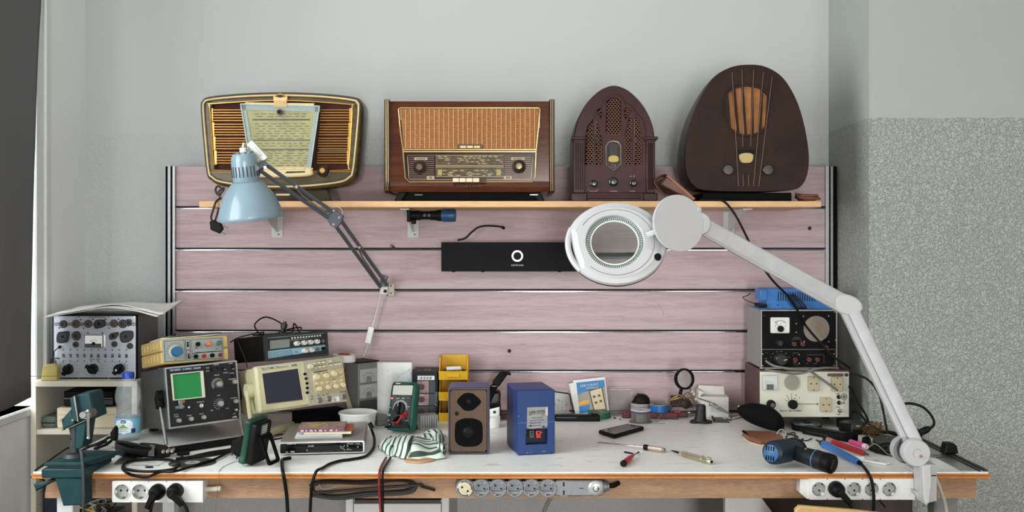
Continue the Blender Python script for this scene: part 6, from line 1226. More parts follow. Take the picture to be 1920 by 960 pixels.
# coil of black cable: loop over the bench edge
zc_ = ZT+.006
loop = [T(432, 846, zc_), T(405, 860, zc_), T(380, 868, zc_), T(352, 877, zc_), T(325, 884, zc_+.002), Vector((frompx(300, 2.752), 2.752, ZT+.003)), Vector((frompx(275, 2.745), 2.748, ZT-.010)), Vector((frompx(250, 2.745), 2.748, ZT-.006)), T(236, 885, zc_+.002), T(230, 878, zc_), T(233, 870, zc_), T(246, 864.5, zc_), T(268, 862, zc_), T(296, 861, zc_), T(322, 863, zc_), T(336, 869, zc_+.002), T(331, 877, zc_+.004), T(315, 881.5, zc_+.001), T(285, 884, zc_), T(256, 883, zc_), T(236, 879, zc_+.006), T(231, 872, zc_+.007)]
b = B(); b.tube(loop, .0040, CORD, 8); o = b.build('cable_loop'); tag(o, 'black cable looped at the bench edge across the dark disc', 'cable')
# RCA adapter bundle
M_cbl = mat('bundle black', (12, 12, 13), .5, spec=.3)
t = thing('rca_adapter', 'black adapter with four pale round connectors in front of the oscilloscope leg', 'adapter', (0, 0, 0))
o_ = T(290, 856); b = B(); flat_prism(b, [(248, 857), (286, 860), (296, 862), (320, 858), (316, 852), (292, 848), (262, 846)], ZT, ZT+.028, M_cbl, .006); b.build('housing', t)
b = B(); flat_prism(b, [(277, 861.5), (289, 862.5), (291, 856), (280, 855)], ZT+.010, ZT+.034, mat('grey tag', (110, 110, 112), .5), .001); b.build('strain_relief', t)
for k in range(4): p = P(297+k*8.3, 848-k*.6, 2.925); b = B(); b.lathe([(0, -.006), (.002, -.006), (.0025, .0), (.0042, .0), (.0050, .002), (.0050, .03)], p, (-.15, 1, 0), mat('pale rca', (168, 158, 148), .35, .5), 16); b.build('connector', t)
rr = random.Random(12)
def cbl(lab, pts, r=.0036, m=None, name='cable'): b = B(); b.tube(pts, r, m or M_cbl, 7); return tag(b.build(name), lab, 'cable', 'black cables before the dark oscilloscope')
for k, lab in enumerate(('black audio cable folded topmost in the bundle under the bottle', 'black audio cable in the middle of the bundle under the bottle', 'black audio cable lowest in the bundle under the bottle', 'black audio cable pulled out towards the vise')):
    z = ZT+.008+.009*(2-k if k < 3 else 0)
    pts = [T(276, 848+k*2, z+.008), T(250, 845+k*3, z+.006), T(226, 838+k*4, z+.004), T(218, 832+k*4, z+.002), T(228, 829+k*3, z+.008), T(256, 834+k*3, z+.012), T(282, 840+k*2, z+.008), T(262, 848+k*2, z+.003), T(236, 846+k*3, z), T(222, 842+k*4, z+.002), T(232, 850+k*2, z)]
    if k == 3: pts = [T(240, 838, z+.01), T(222, 828, z+.012), T(206, 820, z+.01), T(196, 826, z+.006), T(180, 833, z+.004), T(166, 838, z+.02), T(152, 846, z+.006)]
    cbl(lab, pts, .0046)
t = thing('plug_adapter', 'black angled plug lying on cables between bottle and bookcase', 'plug', (0, 0, 0)); b = B(); b.prism([(P(x, y, 3.06).x, P(x, y, 3.06).z) for x, y in ((206, 812), (214, 800), (217, 806), (216, 826), (207, 828))], 3.06, 3.085, BLACK, .003); b.build('body', t); b = B(); b.tube([P(208, 827, 3.07), P(198, 834, 3.03), P(188, 838, 3.02), T(178, 842, ZT+.006)], .0045, BLACK, 8); b.build('cord', t)
for lab, pts, r in (('black flat cable running along the handle grip of the dark oscilloscope', [(330, 861), (360, 857), (392, 853), (420, 848), (446, 842)], .005), ('black cable with a moulded sleeve lying nearest the dark disc', [(340, 857), (352, 858.5), (368, 854), (384, 850.5), (402, 847), (432, 842.5), (446, 837)], .0042)):
    cbl(lab, [T(x, y, ZT+.006) for x, y in pts], r)
b = B(); o_ = T(345, 854); b.prism([(-.020, -.008), (.016, -.004), (.016, .008), (-.018, .006)], 0, .012, BLACK, .003, axis='z'); b.box(-.028, -.019, -.003, .003, .004, .008, STEEL); tag(b.build('usb_plug', None, (o_.x, o_.y+.0, ZT), (0, 0, 15)), 'small black moulded plug behind the dark disc', 'plug')
# dark mains plug beside the edge-on meter
t = thing('mains_adapter', 'black two pin mains adapter lying beside the edge-on green meter', 'adapter', (0, 0, 0)); b = B(); b.prism([(P(x, y, 2.93).x, P(x, y, 2.93).z) for x, y in ((434, 828), (452, 820), (462, 828), (455, 852), (445, 858), (430, 848))], 2.93, 2.985, BLACK, .005); b.build('body', t)
b = B(); 
for x, y in ((436, 851), (445, 857)): b.tube([P(x, y-3, 2.925), P(x-1, y+2.5, 2.905)], .0025, DGREY, 7, 0)
b.build('pins', t)
b = B(); b.tube([P(458, 828, 2.95), P(466, 818, 2.97), P(472, 812, 3.0), P(478, 815, 3.04), P(470, 826, 3.06)], .0055, BLACK, 8); b.build('cord', t)
# --- edge-on green meter on its stand
t = thing('multimeter', 'green and black multimeter standing edge-on with a folding stand beside the slim player', 'multimeter', (T(463, 873).x, 2.865, ZT+.0085), (-13, 4, -112))
b = B(); ol = cr2([(-.040, .003), (.040, .003), (.042, .03), (.040, .075), (.041, .115), (.036, .132), (-.036, .132), (-.041, .115), (-.040, .075), (-.042, .03)], 4); b.prism(ol, -.006, .013, mat('edge green', (20, 62, 48), .4), .004); b.build('holster', t, ang=50)
b = B(); b.prism(rrect(-.036, .036, .004, .126, .008), .012, .034, BLACK, .004); b.box(-.014, .014, .0335, .0348, .085, .122, mat('grey rating label', (84, 88, 90), .5)); 
for k in range(5): b.box(-.012, .010, .0346, .0352, .090+k*.006, .092+k*.006, INKW)
b.build('back_case', t)
b = B(); fr_o = rrect(-.026, .026, 0, .088, .01); fr_i = rrect(-.017, .017, .010, .076, .006); b.M = Matrix.Translation((0, .036, .092)) @ Matrix.Rotation(math.radians(32), 4, 'X') @ Matrix.Translation((0, 0, -.088)); b.ring(fr_o, fr_i, 0, .006, MATTE); b.build('folding_stand', t)
# --- cords of the player
b = B(); pts = [T(692, 806, ZT+.024), T(699, 812, ZT+.022), T(702, 824, ZT+.012), T(700, 840, ZT+.005), T(686, 855, ZT+.005), T(660, 861, ZT+.005), T(638, 864, ZT+.005), T(618, 870, ZT+.005), T(604, 878, ZT+.005), Vector((frompx(594, 2.755), 2.750, ZT+.005)), P(586, 905, 2.745), P(583, 930, 2.75), P(581, 975, 2.75)]
pts[0] = P(693, 795, 3.14)
b.tube(pts, .0042, CORD, 8); b.cyl(P(693, 793, 3.14), P(698, 803, 3.135), .007, BLACK, n=12); tag(b.build('trailing_cable'), 'black cord curving from the slim player side down over the bench edge', 'cord')
b = B(); pts = [T(545, 858.5, ZT+.0056), T(530, 862, ZT+.0056), T(529, 872, ZT+.0056), Vector((frompx(531, 2.755), 2.750, ZT+.005)), P(534, 905, 2.745), P(538, 935, 2.75), P(540, 975, 2.75)]; b.tube(pts, .0050, CORD, 8); tag(b.build('trailing_cable'), 'black cord dropping over the bench edge before the slim player', 'cord')
b = B(); pts = [T(539, 818, ZT+.003), T(525, 822, ZT+.003), T(510, 824, ZT+.003), T(502, 822, ZT+.003), T(510, 817, ZT+.003), T(530, 814, ZT+.003)]; b.tube(pts, .0022, CORD, 6); tag(b.build('thin_lead'), 'thin dark lead lying between the beige handle bar and slim player', 'cable')
b = B(); pts = [T(470, 860, ZT+.001), T(440, 866, ZT+.001), T(418, 876, ZT+.001), T(411, 884, ZT+.001), Vector((frompx(410, 2.756), 2.757, ZT-.002)), P(409, 905, 2.75), P(406, 935, 2.77), P(402, 972, 2.78)]; b.tube(pts, .0007, mat('hair wire', (120, 108, 96), .5), 5); tag(b.build('fine_wire'), 'hair thin wire running over the bench edge near the dark disc', 'wire')
# ------------------------------------------------------------------ soundbar, lamps, right half of the bench
def beam(b, p0, p1, w, d, m, side=None, ch=.003):
    """bar from p0 to p1: w across (in the picture plane), d in depth"""
    p0 = Vector(p0); p1 = Vector(p1); z = (p1-p0).normalized(); y = Vector(side or (0, 1, 0)); y = (y-z*y.dot(z)).normalized(); x = y.cross(z)
    old = b.M; b.M = old @ Matrix(((x.x, y.x, z.x, p0.x), (x.y, y.y, z.y, p0.y), (x.z, y.z, z.z, p0.z), (0, 0, 0, 1))); b.prism(rrect(-w/2, w/2, -d/2, d/2, min(w, d)*.22, 3), 0, (p1-p0).length, m, axis='z'); b.M = old
t = thing('soundbar', 'long slim black soundbar with a silver ring fixed to the slatted panel', 'soundbar', (P(970, 509, 3.62).x, 3.62, P(970, 509, 3.62).z))
a = Ax(970, 509, 3.62); b = B(); p, q = a(827.5, 509), a(1112, 454.5); b.prism([(p[0], p[1]), (q[0], p[1]), (q[0], q[1]), (p[0], q[1])], 0, .074, mat('soundbar black', (11, 11, 15), .5, spec=.12), .0015); b.build('body', t)
p = a(970, 480); b = B(); b.ring(ell(p[0], p[1], .0205, n=36), ell(p[0], p[1], .0145, n=36), -.003, .001, ALU); b.build('ring', t); b = B(); b.cyl((p[0], -.001, p[1]), (p[0], .002, p[1]), .0145, BLACK, n=32); b.build('button', t)
b = B(); b.text('SAMSUNG', a(970, 497.5)[0], a(970, 497.5)[1], .0085, INKW, y=-.0006, wide=1.15); b.build('lettering', t)
b = B()
for x in (850, 905, 1050): p = a(x, 509.5); b.cyl((p[0], .02, p[1]-.002), (p[0], .02, p[1]+.001), .006, RUB, n=12)
b.build('feet', t)
b = B(); b.tube([P(858, 452, 3.66)+Vector((0, 0, .003)), P(872, 447, 3.66), P(884, 436, 3.665), P(896, 427, 3.67), P(910, 423.5, 3.672), P(928, 424, 3.672), P(943, 426, 3.672)], .0032, CORD, 7); b.cyl(P(941, 425.5, 3.672), P(946, 428.5, 3.668), .005, BLACK, n=10); tag(b.build('power_lead'), 'short black lead rising from the top of the soundbar', 'cable')
# --- blue grey work lamp
M_lb = mat('lamp blue grey', (124, 146, 158), .26, var=.02, coat=.15); M_arm = mat('lamp arm charcoal', (74, 80, 88), .35)
t = thing('desk_lamp', 'pale blue spring arm lamp clamped to the slatted panel before the marbled radio', 'lamp', P(727, 545, 3.68))
Mi = W2L(t); O_ = Matrix.Translation(-t.location)
top = P(456, 284, 3.03); Yl = 3.05
ax = Vector((P(469, 410, Yl).x-top.x, .030, P(469, 410, Yl).z-top.z)); Ls = ax.length; axn = ax.normalized(); kk = Yl/F
b = B(O_); b.lathe([(0, .0), (.016, .001), (.031, .006), (.0375, .016), (.0395, .03), (.0405, .092), (.0395, .094)], top, axn, M_lb, 40)
u0 = axn.orthogonal().normalized(); v0 = axn.cross(u0)
for k in range(22):
    an = 2*PI*k/22; r = u0*math.cos(an)+v0*math.sin(an); c1 = top+axn*.044+r*.0403; c2 = top+axn*.076+r*.0408; b.tube([c1, c2], .0016, mat('vent slot', (30, 40, 48), .6), 5, 0)
for k in range(10): an = 2*PI*k/10; r = u0*math.cos(an)+v0*math.sin(an); b.ball(top+axn*.0042+r*.028, .0026, mat('vent slot', (0, 0, 0)), 8)
b.build('lamp_cap', t)
pr = [(.040, .090), (.0455, .096), (.058, .110), (.071, .128), (.082, .150), (.090, .172), (.0955, .190), (.0985, .2035)]
b = B(O_); s_ = Ls/.205; b.lathe([(r, h*s_) for r, h in pr], top, axn, M_lb, 56); b.build('lamp_shade', t, solid=.0016)
b = B(O_); b.lathe([(0, .10), (.018, .10), (.018, .13), (.030, .155), (.032, .172), (.024, .190), (0, .197)], top, axn, mat('bulb white', (232, 230, 220), .35), 24); b.build('bulb', t)
b = B(O_); b.lathe([(0, -.012), (.0085, -.012), (.0105, -.010), (.0105, .004)], top, axn, WHITE, 20); b.build('cord_collar', t)
s0, s1 = P(469, 268, 3.06), P(498, 300, 3.06); b = B(O_); beam(b, s0+Vector((0, 0, 0)), s1, .022, .024, WHITE); b.M = O_; beam(b, s0.lerp(s1, .3)+Vector((0, -.013, 0)), s0.lerp(s1, .75)+Vector((0, -.013, 0)), .009, .006, mat('rocker grey', (206, 206, 204), .4)); b.build('inline_switch', t)
b = B(O_); b.tube([top-axn*.010, top-axn*.024+Vector((.004, 0, 0)), P(460, 270, 3.05), s0+Vector((.002, 0, -.002))], .0032, CORDW, 8); b.build('cord', t)
E0 = P(490, 312, 3.06); E1 = P(627, 408, 3.22); E2 = P(720, 537, 3.655)
b = B(O_); beam(b, P(478, 316, 3.05), P(500, 306, 3.06), .024, .026, M_arm); b.cyl(P(480, 315, 3.02), P(480, 315, 3.08), .009, M_arm, n=14); b.cyl(P(497, 314, 3.035), P(497, 314, 3.04), .004, CHROME, n=10); b.build('head_joint', t)
for (A, C, nm) in ((E0, E1, 'upper_arm'), (E1, E2, 'lower_arm')):
    d = (C-A).normalized(); n_ = Vector((-d.z, 0, d.x)).normalized(); n_ = n_ if n_.z > 0 else -n_
    b = B(O_)
    for s in (-1, 1): beam(b, A+n_*.0125*s, C+n_*.0125*s, .0115, .012, M_arm)
    b.build(nm, t)
    b = B(O_); q0 = A.lerp(C, .45 if nm == 'upper_arm' else .42); q1 = A.lerp(C, .93); o3 = Vector((0, -.014, 0)); b.tube([q0+o3+n_*.008, q0.lerp(q1, .25)+o3, q1+o3-n_*.004], .0030, STEEL, 7, 0); b.cyl(q0+o3+n_*.012+Vector((0, -.003, 0)), q0+o3+n_*.012+Vector((0, .02, 0)), .005, CHROME, n=10); b.build('spring', t)
b = B(O_); c = E1; 
for y in (-.012, .012): b.prism([(c.x-.032, c.z+.018), (c.x-.004, c.z+.030), (c.x+.030, c.z+.006), (c.x+.020, c.z-.020), (c.x+.004, c.z-.034), (c.x-.012, c.z-.024)], c.y+y-.0015, c.y+y+.0015, M_arm, .0005)
b.ring(ell(c.x+.006, c.z+.016, .022, .02, 20), ell(c.x+.006, c.z+.016, .0195, .0175, 20), c.y-.003, c.y, thin('washer clear', (220, 226, 226), .3))
for dx, dz in ((-.02, .012), (.0, .022), (.018, .0), (.0, -.022)): b.cyl((c.x+dx, c.y-.017, c.z+dz), (c.x+dx, c.y+.017, c.z+dz), .004, STEEL, n=10)
b.build('elbow_joint', t)
b = B(O_); c = P(718, 530, 3.655); beam(b, P(716, 537, 3.655), P(722, 516, 3.655), .024, .018, M_arm); b.build('lower_joint', t)
b = B(O_); p, q = P(718, 555, 3.66), P(738, 532, 3.66); b.box(p.x, q.x, 3.675, 3.693, p.z, q.z, mat('clamp cream', (206, 202, 190), .4), .002); p, q = P(714, 552, 3.66), P(728, 537, 3.66); b.box(p.x, q.x, 3.645, 3.68, p.z, q.z, mat('clamp cream', (0, 0, 0)), .002); c = P(722, 546, 3.64); b.cyl((c.x, 3.640, c.z), (c.x, 3.66, c.z), .006, BLACK, n=12)
for x, y in ((733, 536), (733, 550), (726, 553)): c = P(x, y, 3.672); b.cyl((c.x, 3.671, c.z), (c.x, 3.677, c.z), .003, DGREY, n=8)
b.build('wall_clamp', t)
b = B(O_); b.tube([P(714, 540, 3.66), P(712, 560, 3.672), P(705, 590, 3.676), P(699, 610, 3.676), P(690, 645, 3.674), P(685, 660, 3.672), P(681, 668, 3.672)], .0030, CORDW, 7); b.build('cord', t)
b = B(O_); beam(b, P(697, 613, 3.672), P(690, 643, 3.670), .022, .018, WHITE); b.build('inline_switch', t)
# --- magnifier lamp
M_wl = mat('lamp white', (190, 190, 193), .4, var=.015); M_wls = mat('lamp white shade', (176, 176, 178), .4, var=.015)  # M_wls repeats the lamp white with shade put into its colour
t = thing('magnifier_lamp', 'large white magnifier lamp on a long folding arm clamped to the bench edge', 'magnifier lamp', (P(1742, 885, 2.74).x, 2.74, ZT))
O_ = Matrix.Translation(-t.location)
b = B(O_); q = lambda x, y, Y=2.70: (P(x, y, Y).x, P(x, y, Y).z)
b.prism([q(1727, 874), q(1743, 872), q(1745, 905), q(1740, 942), q(1734, 946), q(1730, 935)], 2.69, 2.757, M_wl, .003); b.prism([q(1742, 872), q(1757, 873), q(1757, 940), q(1740, 944), q(1745, 905)], 2.70, 2.757, M_wls, .002); b.prism([q(1722, 926), q(1735, 930), q(1735, 943), q(1726, 934)], 2.73, 2.7605, M_wl, .002)
b.box(q(1727, 0)[0], q(1757, 0)[0], 2.70, 2.82, ZT+.0008, ZT+.008, M_wl, .002); b.build('table_clamp', t)
b = B(O_); c = P(1733, 950, 2.72); b.cyl(c, c+Vector((0, 0, .03)), .0035, STEEL, n=10); b.build('clamp_screw', t)
jc = P(1720, 851, 2.71)
b = B(O_); b.cyl(P(1731, 870, 2.76), P(1722, 860, 2.76), .016, M_wls, n=20); b.lathe([(0, -.002), (.034, -.001), (.0365, .003), (.0365, .03), (0, .03)], jc, (0, 1, 0), M_wl, 40); b.lathe([(.0365, 0), (.0365, .028), (0, .028)], jc+Vector((-.016, .032, .002)), (0, 1, 0), M_wls, 36); b.build('base_joint', t)
b = B(O_); b.cyl(P(1727, 856, 2.703), P(1727, 856, 2.72), .0045, CHROME, n=12); b.tube([(jc.x+.012*math.cos(k*.45+.6), jc.y-.0015, jc.z+.012*math.sin(k*.45+.6)) for k in range(9)], .0007, GREY, 5, 0); b.build('joint_screw', t)
EB = P(1586, 572, 2.86); ja = P(1716, 838, 2.75)
b = B(O_); d = (EB-ja).normalized(); n_ = Vector((-d.z, 0, d.x)); n_ = n_ if n_.x > 0 else -n_
beam(b, ja+n_*.006, EB+n_*.010, .034, .030, mat('lamp arm white', (184, 184, 188), .4)); beam(b, ja-n_*.020, EB-n_*.016, .016, .024, M_wls); b.build('lower_arm', t)
b = B(O_); UA = P(1318, 424, 2.80); d2 = (UA-EB).normalized(); m2 = Vector((-d2.z, 0, d2.x)); m2 = m2 if m2.z > 0 else -m2
beam(b, EB+m2*.002, UA+m2*.0, .046, .032, mat('lamp arm white', (184, 184, 188), .4)); beam(b, EB-m2*.024, UA-m2*.020, .010, .026, M_wls); b.build('upper_arm', t)
b = B(O_); b.M = O_ @ Matrix.Translation(EB+Vector((0, -.008, 0))) @ Matrix.Rotation(math.radians(18), 4, 'Y'); b.prism(cr2([(-.040, .004), (-.030, .022), (-.005, .029), (.025, .024), (.042, .006), (.034, -.016), (.008, -.027), (-.022, -.024)], 5), -.014, .03, M_wl, .004); b.build('elbow_cover', t)
# head
hc = P(1153, 457, 2.74)
Mh = O_ @ Matrix.Translation(hc) @ Euler((math.radians(-22), math.radians(0), math.radians(-4)), 'YXZ').to_matrix().to_4x4()
R1 = .137; R2 = .121
def plate_out(n=120, g=0):
    o = []
    for k in range(n):
        an = 2*PI*k/n; r = 1.0
        w = math.degrees(an)
        if 162 < w < 222: s = math.sin(PI*(w-162)/60)**.5; r = 1-.135*s
        o.append(((R1-g)*r*math.cos(an)+.003, (R2-g*.9)*r*math.sin(an)))
    return o
LI = [(.0780*math.cos(2*PI*k/120)-.001, .0770*math.sin(2*PI*k/120)+.002) for k in range(120)]
def shrink(o, c, k): return [(c[0]+(u-c[0])*k, c[1]+(v-c[1])*k) for u, v in o]
b = B(Mh); po = plate_out(); vs = []; fs = []
LIo = LI; mid = shrink(po, (0, 0), .86)
for r, y in ((po, .002), (po, -.001), (shrink(po, (0, 0), .975), -.007), (mid, -.011), (shrink(mid, (0, 0), .985), -.0125), (shrink(LIo, (-.001, .002), 1.03), -.0125), (LIo, -.010), (LIo, .008)): vs += [(u, y, v) for u, v in r]
for k in range(7):
    for i in range(120): j = (i+1) % 120; fs.append((k*120+i, k*120+j, (k+1)*120+j, (k+1)*120+i))
b.raw(vs, fs, M_wl); b.tube([(.104*math.cos(w*PI/30)+.002, -.0122, .096*math.sin(w*PI/30)) for w in range(-22, 26)], .0011, mat('step shade', (120, 120, 122), .5), 5, 0); b.build('head_shell', t, ang=40)
b = B(Mh); dk = mat('lamp underside', (38, 38, 40), .4); po2 = plate_out(120, .0005); vs = []; fs = []
for r, y in ((po2, .0022), (shrink(po2, (0, 0), 1.0), .012), (shrink(po2, (0, 0), .97), .024), (shrink(po2, (0, 0), .80), .032), (shrink(LIo, (-.001, .002), 1.10), .032), (LIo, .020), (LIo, .009)): vs += [(u, y, v) for u, v in r]
for k in range(6):
    for i in range(120): j = (i+1) % 120; fs.append((k*120+i, k*120+j, (k+1)*120+j, (k+1)*120+i))
b.raw(vs, fs, dk); b.build('lamp_underside', t, ang=40)
b = B(Mh); pts = [((R1-.006)*math.cos(math.radians(w))+.003, .0, (R2-.006)*math.sin(math.radians(w))) for w in range(158, 228, 5)]; b.tube(pts, .0085, M_wl, 10, 2); b.build('head_handle', t)
b = B(Mh); n = 84
b.ring([(.0778*math.cos(2*PI*k/96)-.001, .0768*math.sin(2*PI*k/96)+.002) for k in range(96)], [(.066*math.cos(2*PI*k/96)-.001, .065*math.sin(2*PI*k/96)+.002) for k in range(96)], .004, .008, mat('led ring teal', (70, 94, 92), .3))
for k in range(n):
    an = 2*PI*k/n; c = Vector((math.cos(an), 0, math.sin(an))); tn = Vector((-c.z, 0, c.x)); cc_ = Vector((-.001, .0, .002)); p = [cc_+c*.067-tn*.0011, cc_+c*.0768-tn*.0014, cc_+c*.0768+tn*.0014, cc_+c*.067+tn*.0011]; b.prism([(v.x, v.z) for v in p], .0025, .0045, mat('led pale', (196, 210, 204), .35))
b.build('led_ring', t)
b = B(Mh); b.ring([(.0665*math.cos(2*PI*k/72)-.001, .0655*math.sin(2*PI*k/72)+.002) for k in range(72)], [(.0635*math.cos(2*PI*k/72)-.001, .0625*math.sin(2*PI*k/72)+.002) for k in range(72)], -.002, .008, WHITE); b.build('lens_rim', t)
b = B(Mh); R = .0636; lens = [(0, -.0026)]+[(R*s, -.0014*(1-s*s)-.0012) for s in (.2, .4, .6, .8, .92, 1)]+[(R*s, .0014*(1-s*s)+.0012) for s in (1, .92, .8, .6, .4, .2)]+[(0, .0026)]; b.lathe(lens, (-.001, .003, .002), (0, 1, 0), glass('lens glass', (222, 240, 232)), 64); b.build('lens', t, ang=60)
b = B(Mh); b.lathe([(0, -.018), (.0085, -.0175), (.0095, -.0155), (.0095, -.008)], (.114, 0, -.044), (0, 1, 0), BLACK, 24); b.build('power_button', t)
lc = P(1272, 419, 2.70); Ml = O_ @ Matrix.Translation(lc) @ Euler((math.radians(-6), 0, math.radians(21)), 'YXZ').to_matrix().to_4x4()
b = B(Ml); b.prism(ell(0, 0, .0775, .0775, 56), -.003, .004, M_wl, .0015); b.ball((.066, -.001, .038), .009, M_wl, 12, (1, .4, 1)); b.build('lens_cover', t)
b = B(O_); beam(b, P(1213, 441, 2.715), P(1229, 435, 2.70), .015, .008, M_wl); b.build('cover_hinge', t)
b = B(O_); b.cyl(P(1235, 455, 2.79), P(1300, 425, 2.82), .022, M_wls, n=18); b.lathe([(0, -.03), (.030, -.03), (.033, -.024), (.033, .02), (0, .02)], P(1308, 420, 2.81), (0, 1, 0), M_wls, 28); b.build('head_joint', t)
b = B(O_); b.tube([P(1740, 862, 2.76), P(1748, 872, 2.755), P(1752, 890, 2.735), P(1762, 915, 2.725), P(1772, 945, 2.73), P(1777, 975, 2.735)], .0048, mat('pale grey cord', (168, 166, 160), .45), 8); b.build('cord', t)
# --- radio cord down over the slats and the test sets
pts = [Vector((P(1312, 366, 3.335).x, 3.335, zs1+.006)), Vector((P(1338, 372, 3.32).x, 3.315, zs1+.005)), Vector((P(1358, 380, 3.285).x, 3.287, zs1-.002)), P(1378, 402, 3.285), P(1398, 440, 3.29), P(1420, 485, 3.30), P(1448, 525, 3.31), P(1478, 556, 3.33), P(1500, 590, 3.36), P(1512, 612, 3.38), P(1536, 640, 3.385), P(1562, 668, 3.37), P(1582, 682, 3.36), P(1594, 690, 3.39)]
b = B(); b.tube(pts, .0038, CORD, 8); tag(b.build('trailing_cable'), 'long black cord running from the egg radio down across the black test set', 'cord')
# --- white soldering supply
Yw = 3.40; f = Face([(1425, 697), (1592, 697), (1592, 782), (1425, 782)], 167*Yw/F, 85*Yw/F)
zb_ = P(0, 782, Yw).z; t = thing('bench_supply', 'white fronted soldering supply with sockets and hand written numbers in a brown cabinet', 'bench supply', (P(1508.5, 0, Yw).x, Yw, zb_))
W, H = f.W, f.H; M_brw = mat('brown vinyl', (72, 46, 38), .45, var=.08); M_wpan = mat('cream panel', (206, 206, 190), .45, var=.02)
D = .22; b = B(); b.box(-W/2-.001, W/2+.001, .003, D, -.002, H+.006, M_brw, .002)
for x in (-.13, .13):
    for y in (.02, D-.03): b.box(x-.012, x+.012, y-.01, y+.01, ZT-zb_+.0008, 0, RUB)
b.build('cabinet', t)
b = B(); b.box(-W/2, W/2, .0, .004, 0, H, M_wpan, .001); b.build('front_panel', t)
G = lambda x, y: (1380+x/7.386, 670+y/7.386); at = lambda x, y: f(*G(x, y))
b = B()
for s, x, y in (('1', 670, 580), ('2', 705, 535), ('3', 765, 513), ('4', 830, 525), ('5', 875, 560)): b.text(s, at(x, y)[0], at(x, y)[1], .0085, INKB, y=-.0005)
for x0, y0, x1, y1 in ((690, 590, 712, 606), (718, 556, 735, 582), (768, 540, 768, 574), (818, 554, 806, 580), (848, 584, 826, 608), (840, 646, 1140, 646), (1140, 646, 1120, 632), (1140, 646, 1120, 660), (1452, 630, 1495, 630), (1495, 590, 1495, 648)): p, q = at(x0, y0), at(x1, y1); b.tube([(p[0], -.0004, p[1]), (q[0], -.0004, q[1])], .0009, INKB, 5, 0)
b.text('ferro de soldar', at(760, 738)[0], at(760, 738)[1], .0105, INKB, y=-.0005, wide=1.18)
for s, x, y in (('ON', 1408, 508), ('ON', 1412, 692), ('OFF', 1420, 792)): b.text(s, at(x, y)[0], at(x, y)[1], .0078, INKB, y=-.0005)
p = at(1495, 545); b.tube([(p[0]+.0098*math.cos(k*PI/12), -.0004, p[1]+.0098*math.sin(k*PI/12)) for k in range(24)], .0008, INKB, 5, 0, True)
for k in range(8): an = k*PI/4; b.tube([(p[0]+.0015*math.cos(an), -.0004, p[1]+.0015*math.sin(an)), (p[0]+.005*math.cos(an+.35), -.0004, p[1]+.005*math.sin(an+.35)), (p[0]+.0072*math.cos(an+.2), -.0004, p[1]+.0072*math.sin(an+.2))], .0008, INKB, 5, 2)
b.build('panel_lettering', t)
b = B(); p, q = at(355, 455), at(585, 243); b.prism(rrect(p[0], q[0]-.004, p[1], q[1], .003), -.010, .0, thin('meter cover', (226, 230, 226), .35), .002); p, q = at(370, 440), at(565, 258); b.box(p[0], q[0], -.004, -.001, p[1], q[1], PAPER); ticks(b, lambda *_: at(468, 400), 0, 0, .014, .0165, 35, 145, 10, INKB, .0005, -.0045); p, q = at(415, 440), at(508, 370); b.box(p[0], q[0], -.0125, -.002, p[1], q[1], mat('meter dark base', (84, 84, 80), .35), .001); p, q = at(395, 305), at(425, 350); b.tube([(p[0], -.0048, p[1]), (q[0], -.0048, q[1])], .0005, INKB, 4, 0); b.build('meter', t)
p = at(772, 345); b = B(); b.cyl((p[0], -.004, p[1]), (p[0], .0, p[1]), .0268, mat('vent ring', (160, 158, 146), .45), n=36)
for k in range(1, 8):
    for j in range(6*k if k < 8 else 0): an = 2*PI*j/(6*k); r = .0033*k; b.cyl((p[0]+r*math.cos(an), -.0045, p[1]+r*math.sin(an)), (p[0]+r*math.cos(an), -.003, p[1]+r*math.sin(an)), .00085, INKB, n=6)
b.build('speaker_vent', t)
for x0, x1, y0, y1 in ((990, 1140, 258, 460), (1312, 1465, 268, 465), (1158, 1312, 550, 748)):
    p, q = at(x0, y1), at(x1, y0); b = B(); b.prism(rrect(p[0], q[0], p[1], q[1], .003), -.012, .0, mat('tan socket', (176, 164, 134), .45), .002); cx, cz = (p[0]+q[0])/2, (p[1]+q[1])/2
    for dx, dz, r in ((-.0095, -.0, .0026), (.0095, 0, .0026), (0, .0205, .002), (0, -.0205, .002)): b.cyl((cx+dx, -.0126, cz+dz), (cx+dx, -.011, cz+dz), r, INKB, n=10)
    b.build('mains_socket', t)
for x, y, r in ((478, 645, .0145), (778, 648, .0155)):
    p = at(x, y); b = B(); b.lathe([(0, -.018), (r*.85, -.018), (r, -.015), (r, 0)], (p[0], 0, p[1]), (0, 1, 0), BLACK, 22); 
    if x == 478: b.lathe([(0, -.0195), (r*.5, -.019), (r*.52, -.017)], (p[0]+.003, 0, p[1]-.002), (0, 1, 0), mat('knob grey cap', (90, 90, 86), .3), 16)
    b.build('knob', t)
for x, y in ((1420, 548), (1425, 628), (1432, 738)): p = at(x, y); b = B(); b.cyl((p[0], -.004, p[1]), (p[0], 0, p[1]), .0068, BLACK if y < 700 else CHROME, n=16); b.cyl((p[0], -.016, p[1]+.003), (p[0], -.003, p[1]), .0022, CHROME, n=10); b.build('toggle_switch', t)
b = B(); p, q = at(1265, 262), at(1482, 222); b.prism(rrect(p[0], q[0], p[1], q[1], .003), -.0035, 0, mat('brown handle', (90, 70, 62), .5), .001); b.build('name_strip', t)
b = B(); p = at(1528, 243); b.lathe([(0, -.008), (.004, -.007), (.0058, -.003), (.006, 0)], (p[0], 0, p[1]), (0, 1, 0), mat('dark red lens', (72, 18, 20), .25), 18); b.build('pilot_lamp', t)
Tz_w = zb_+H+.006
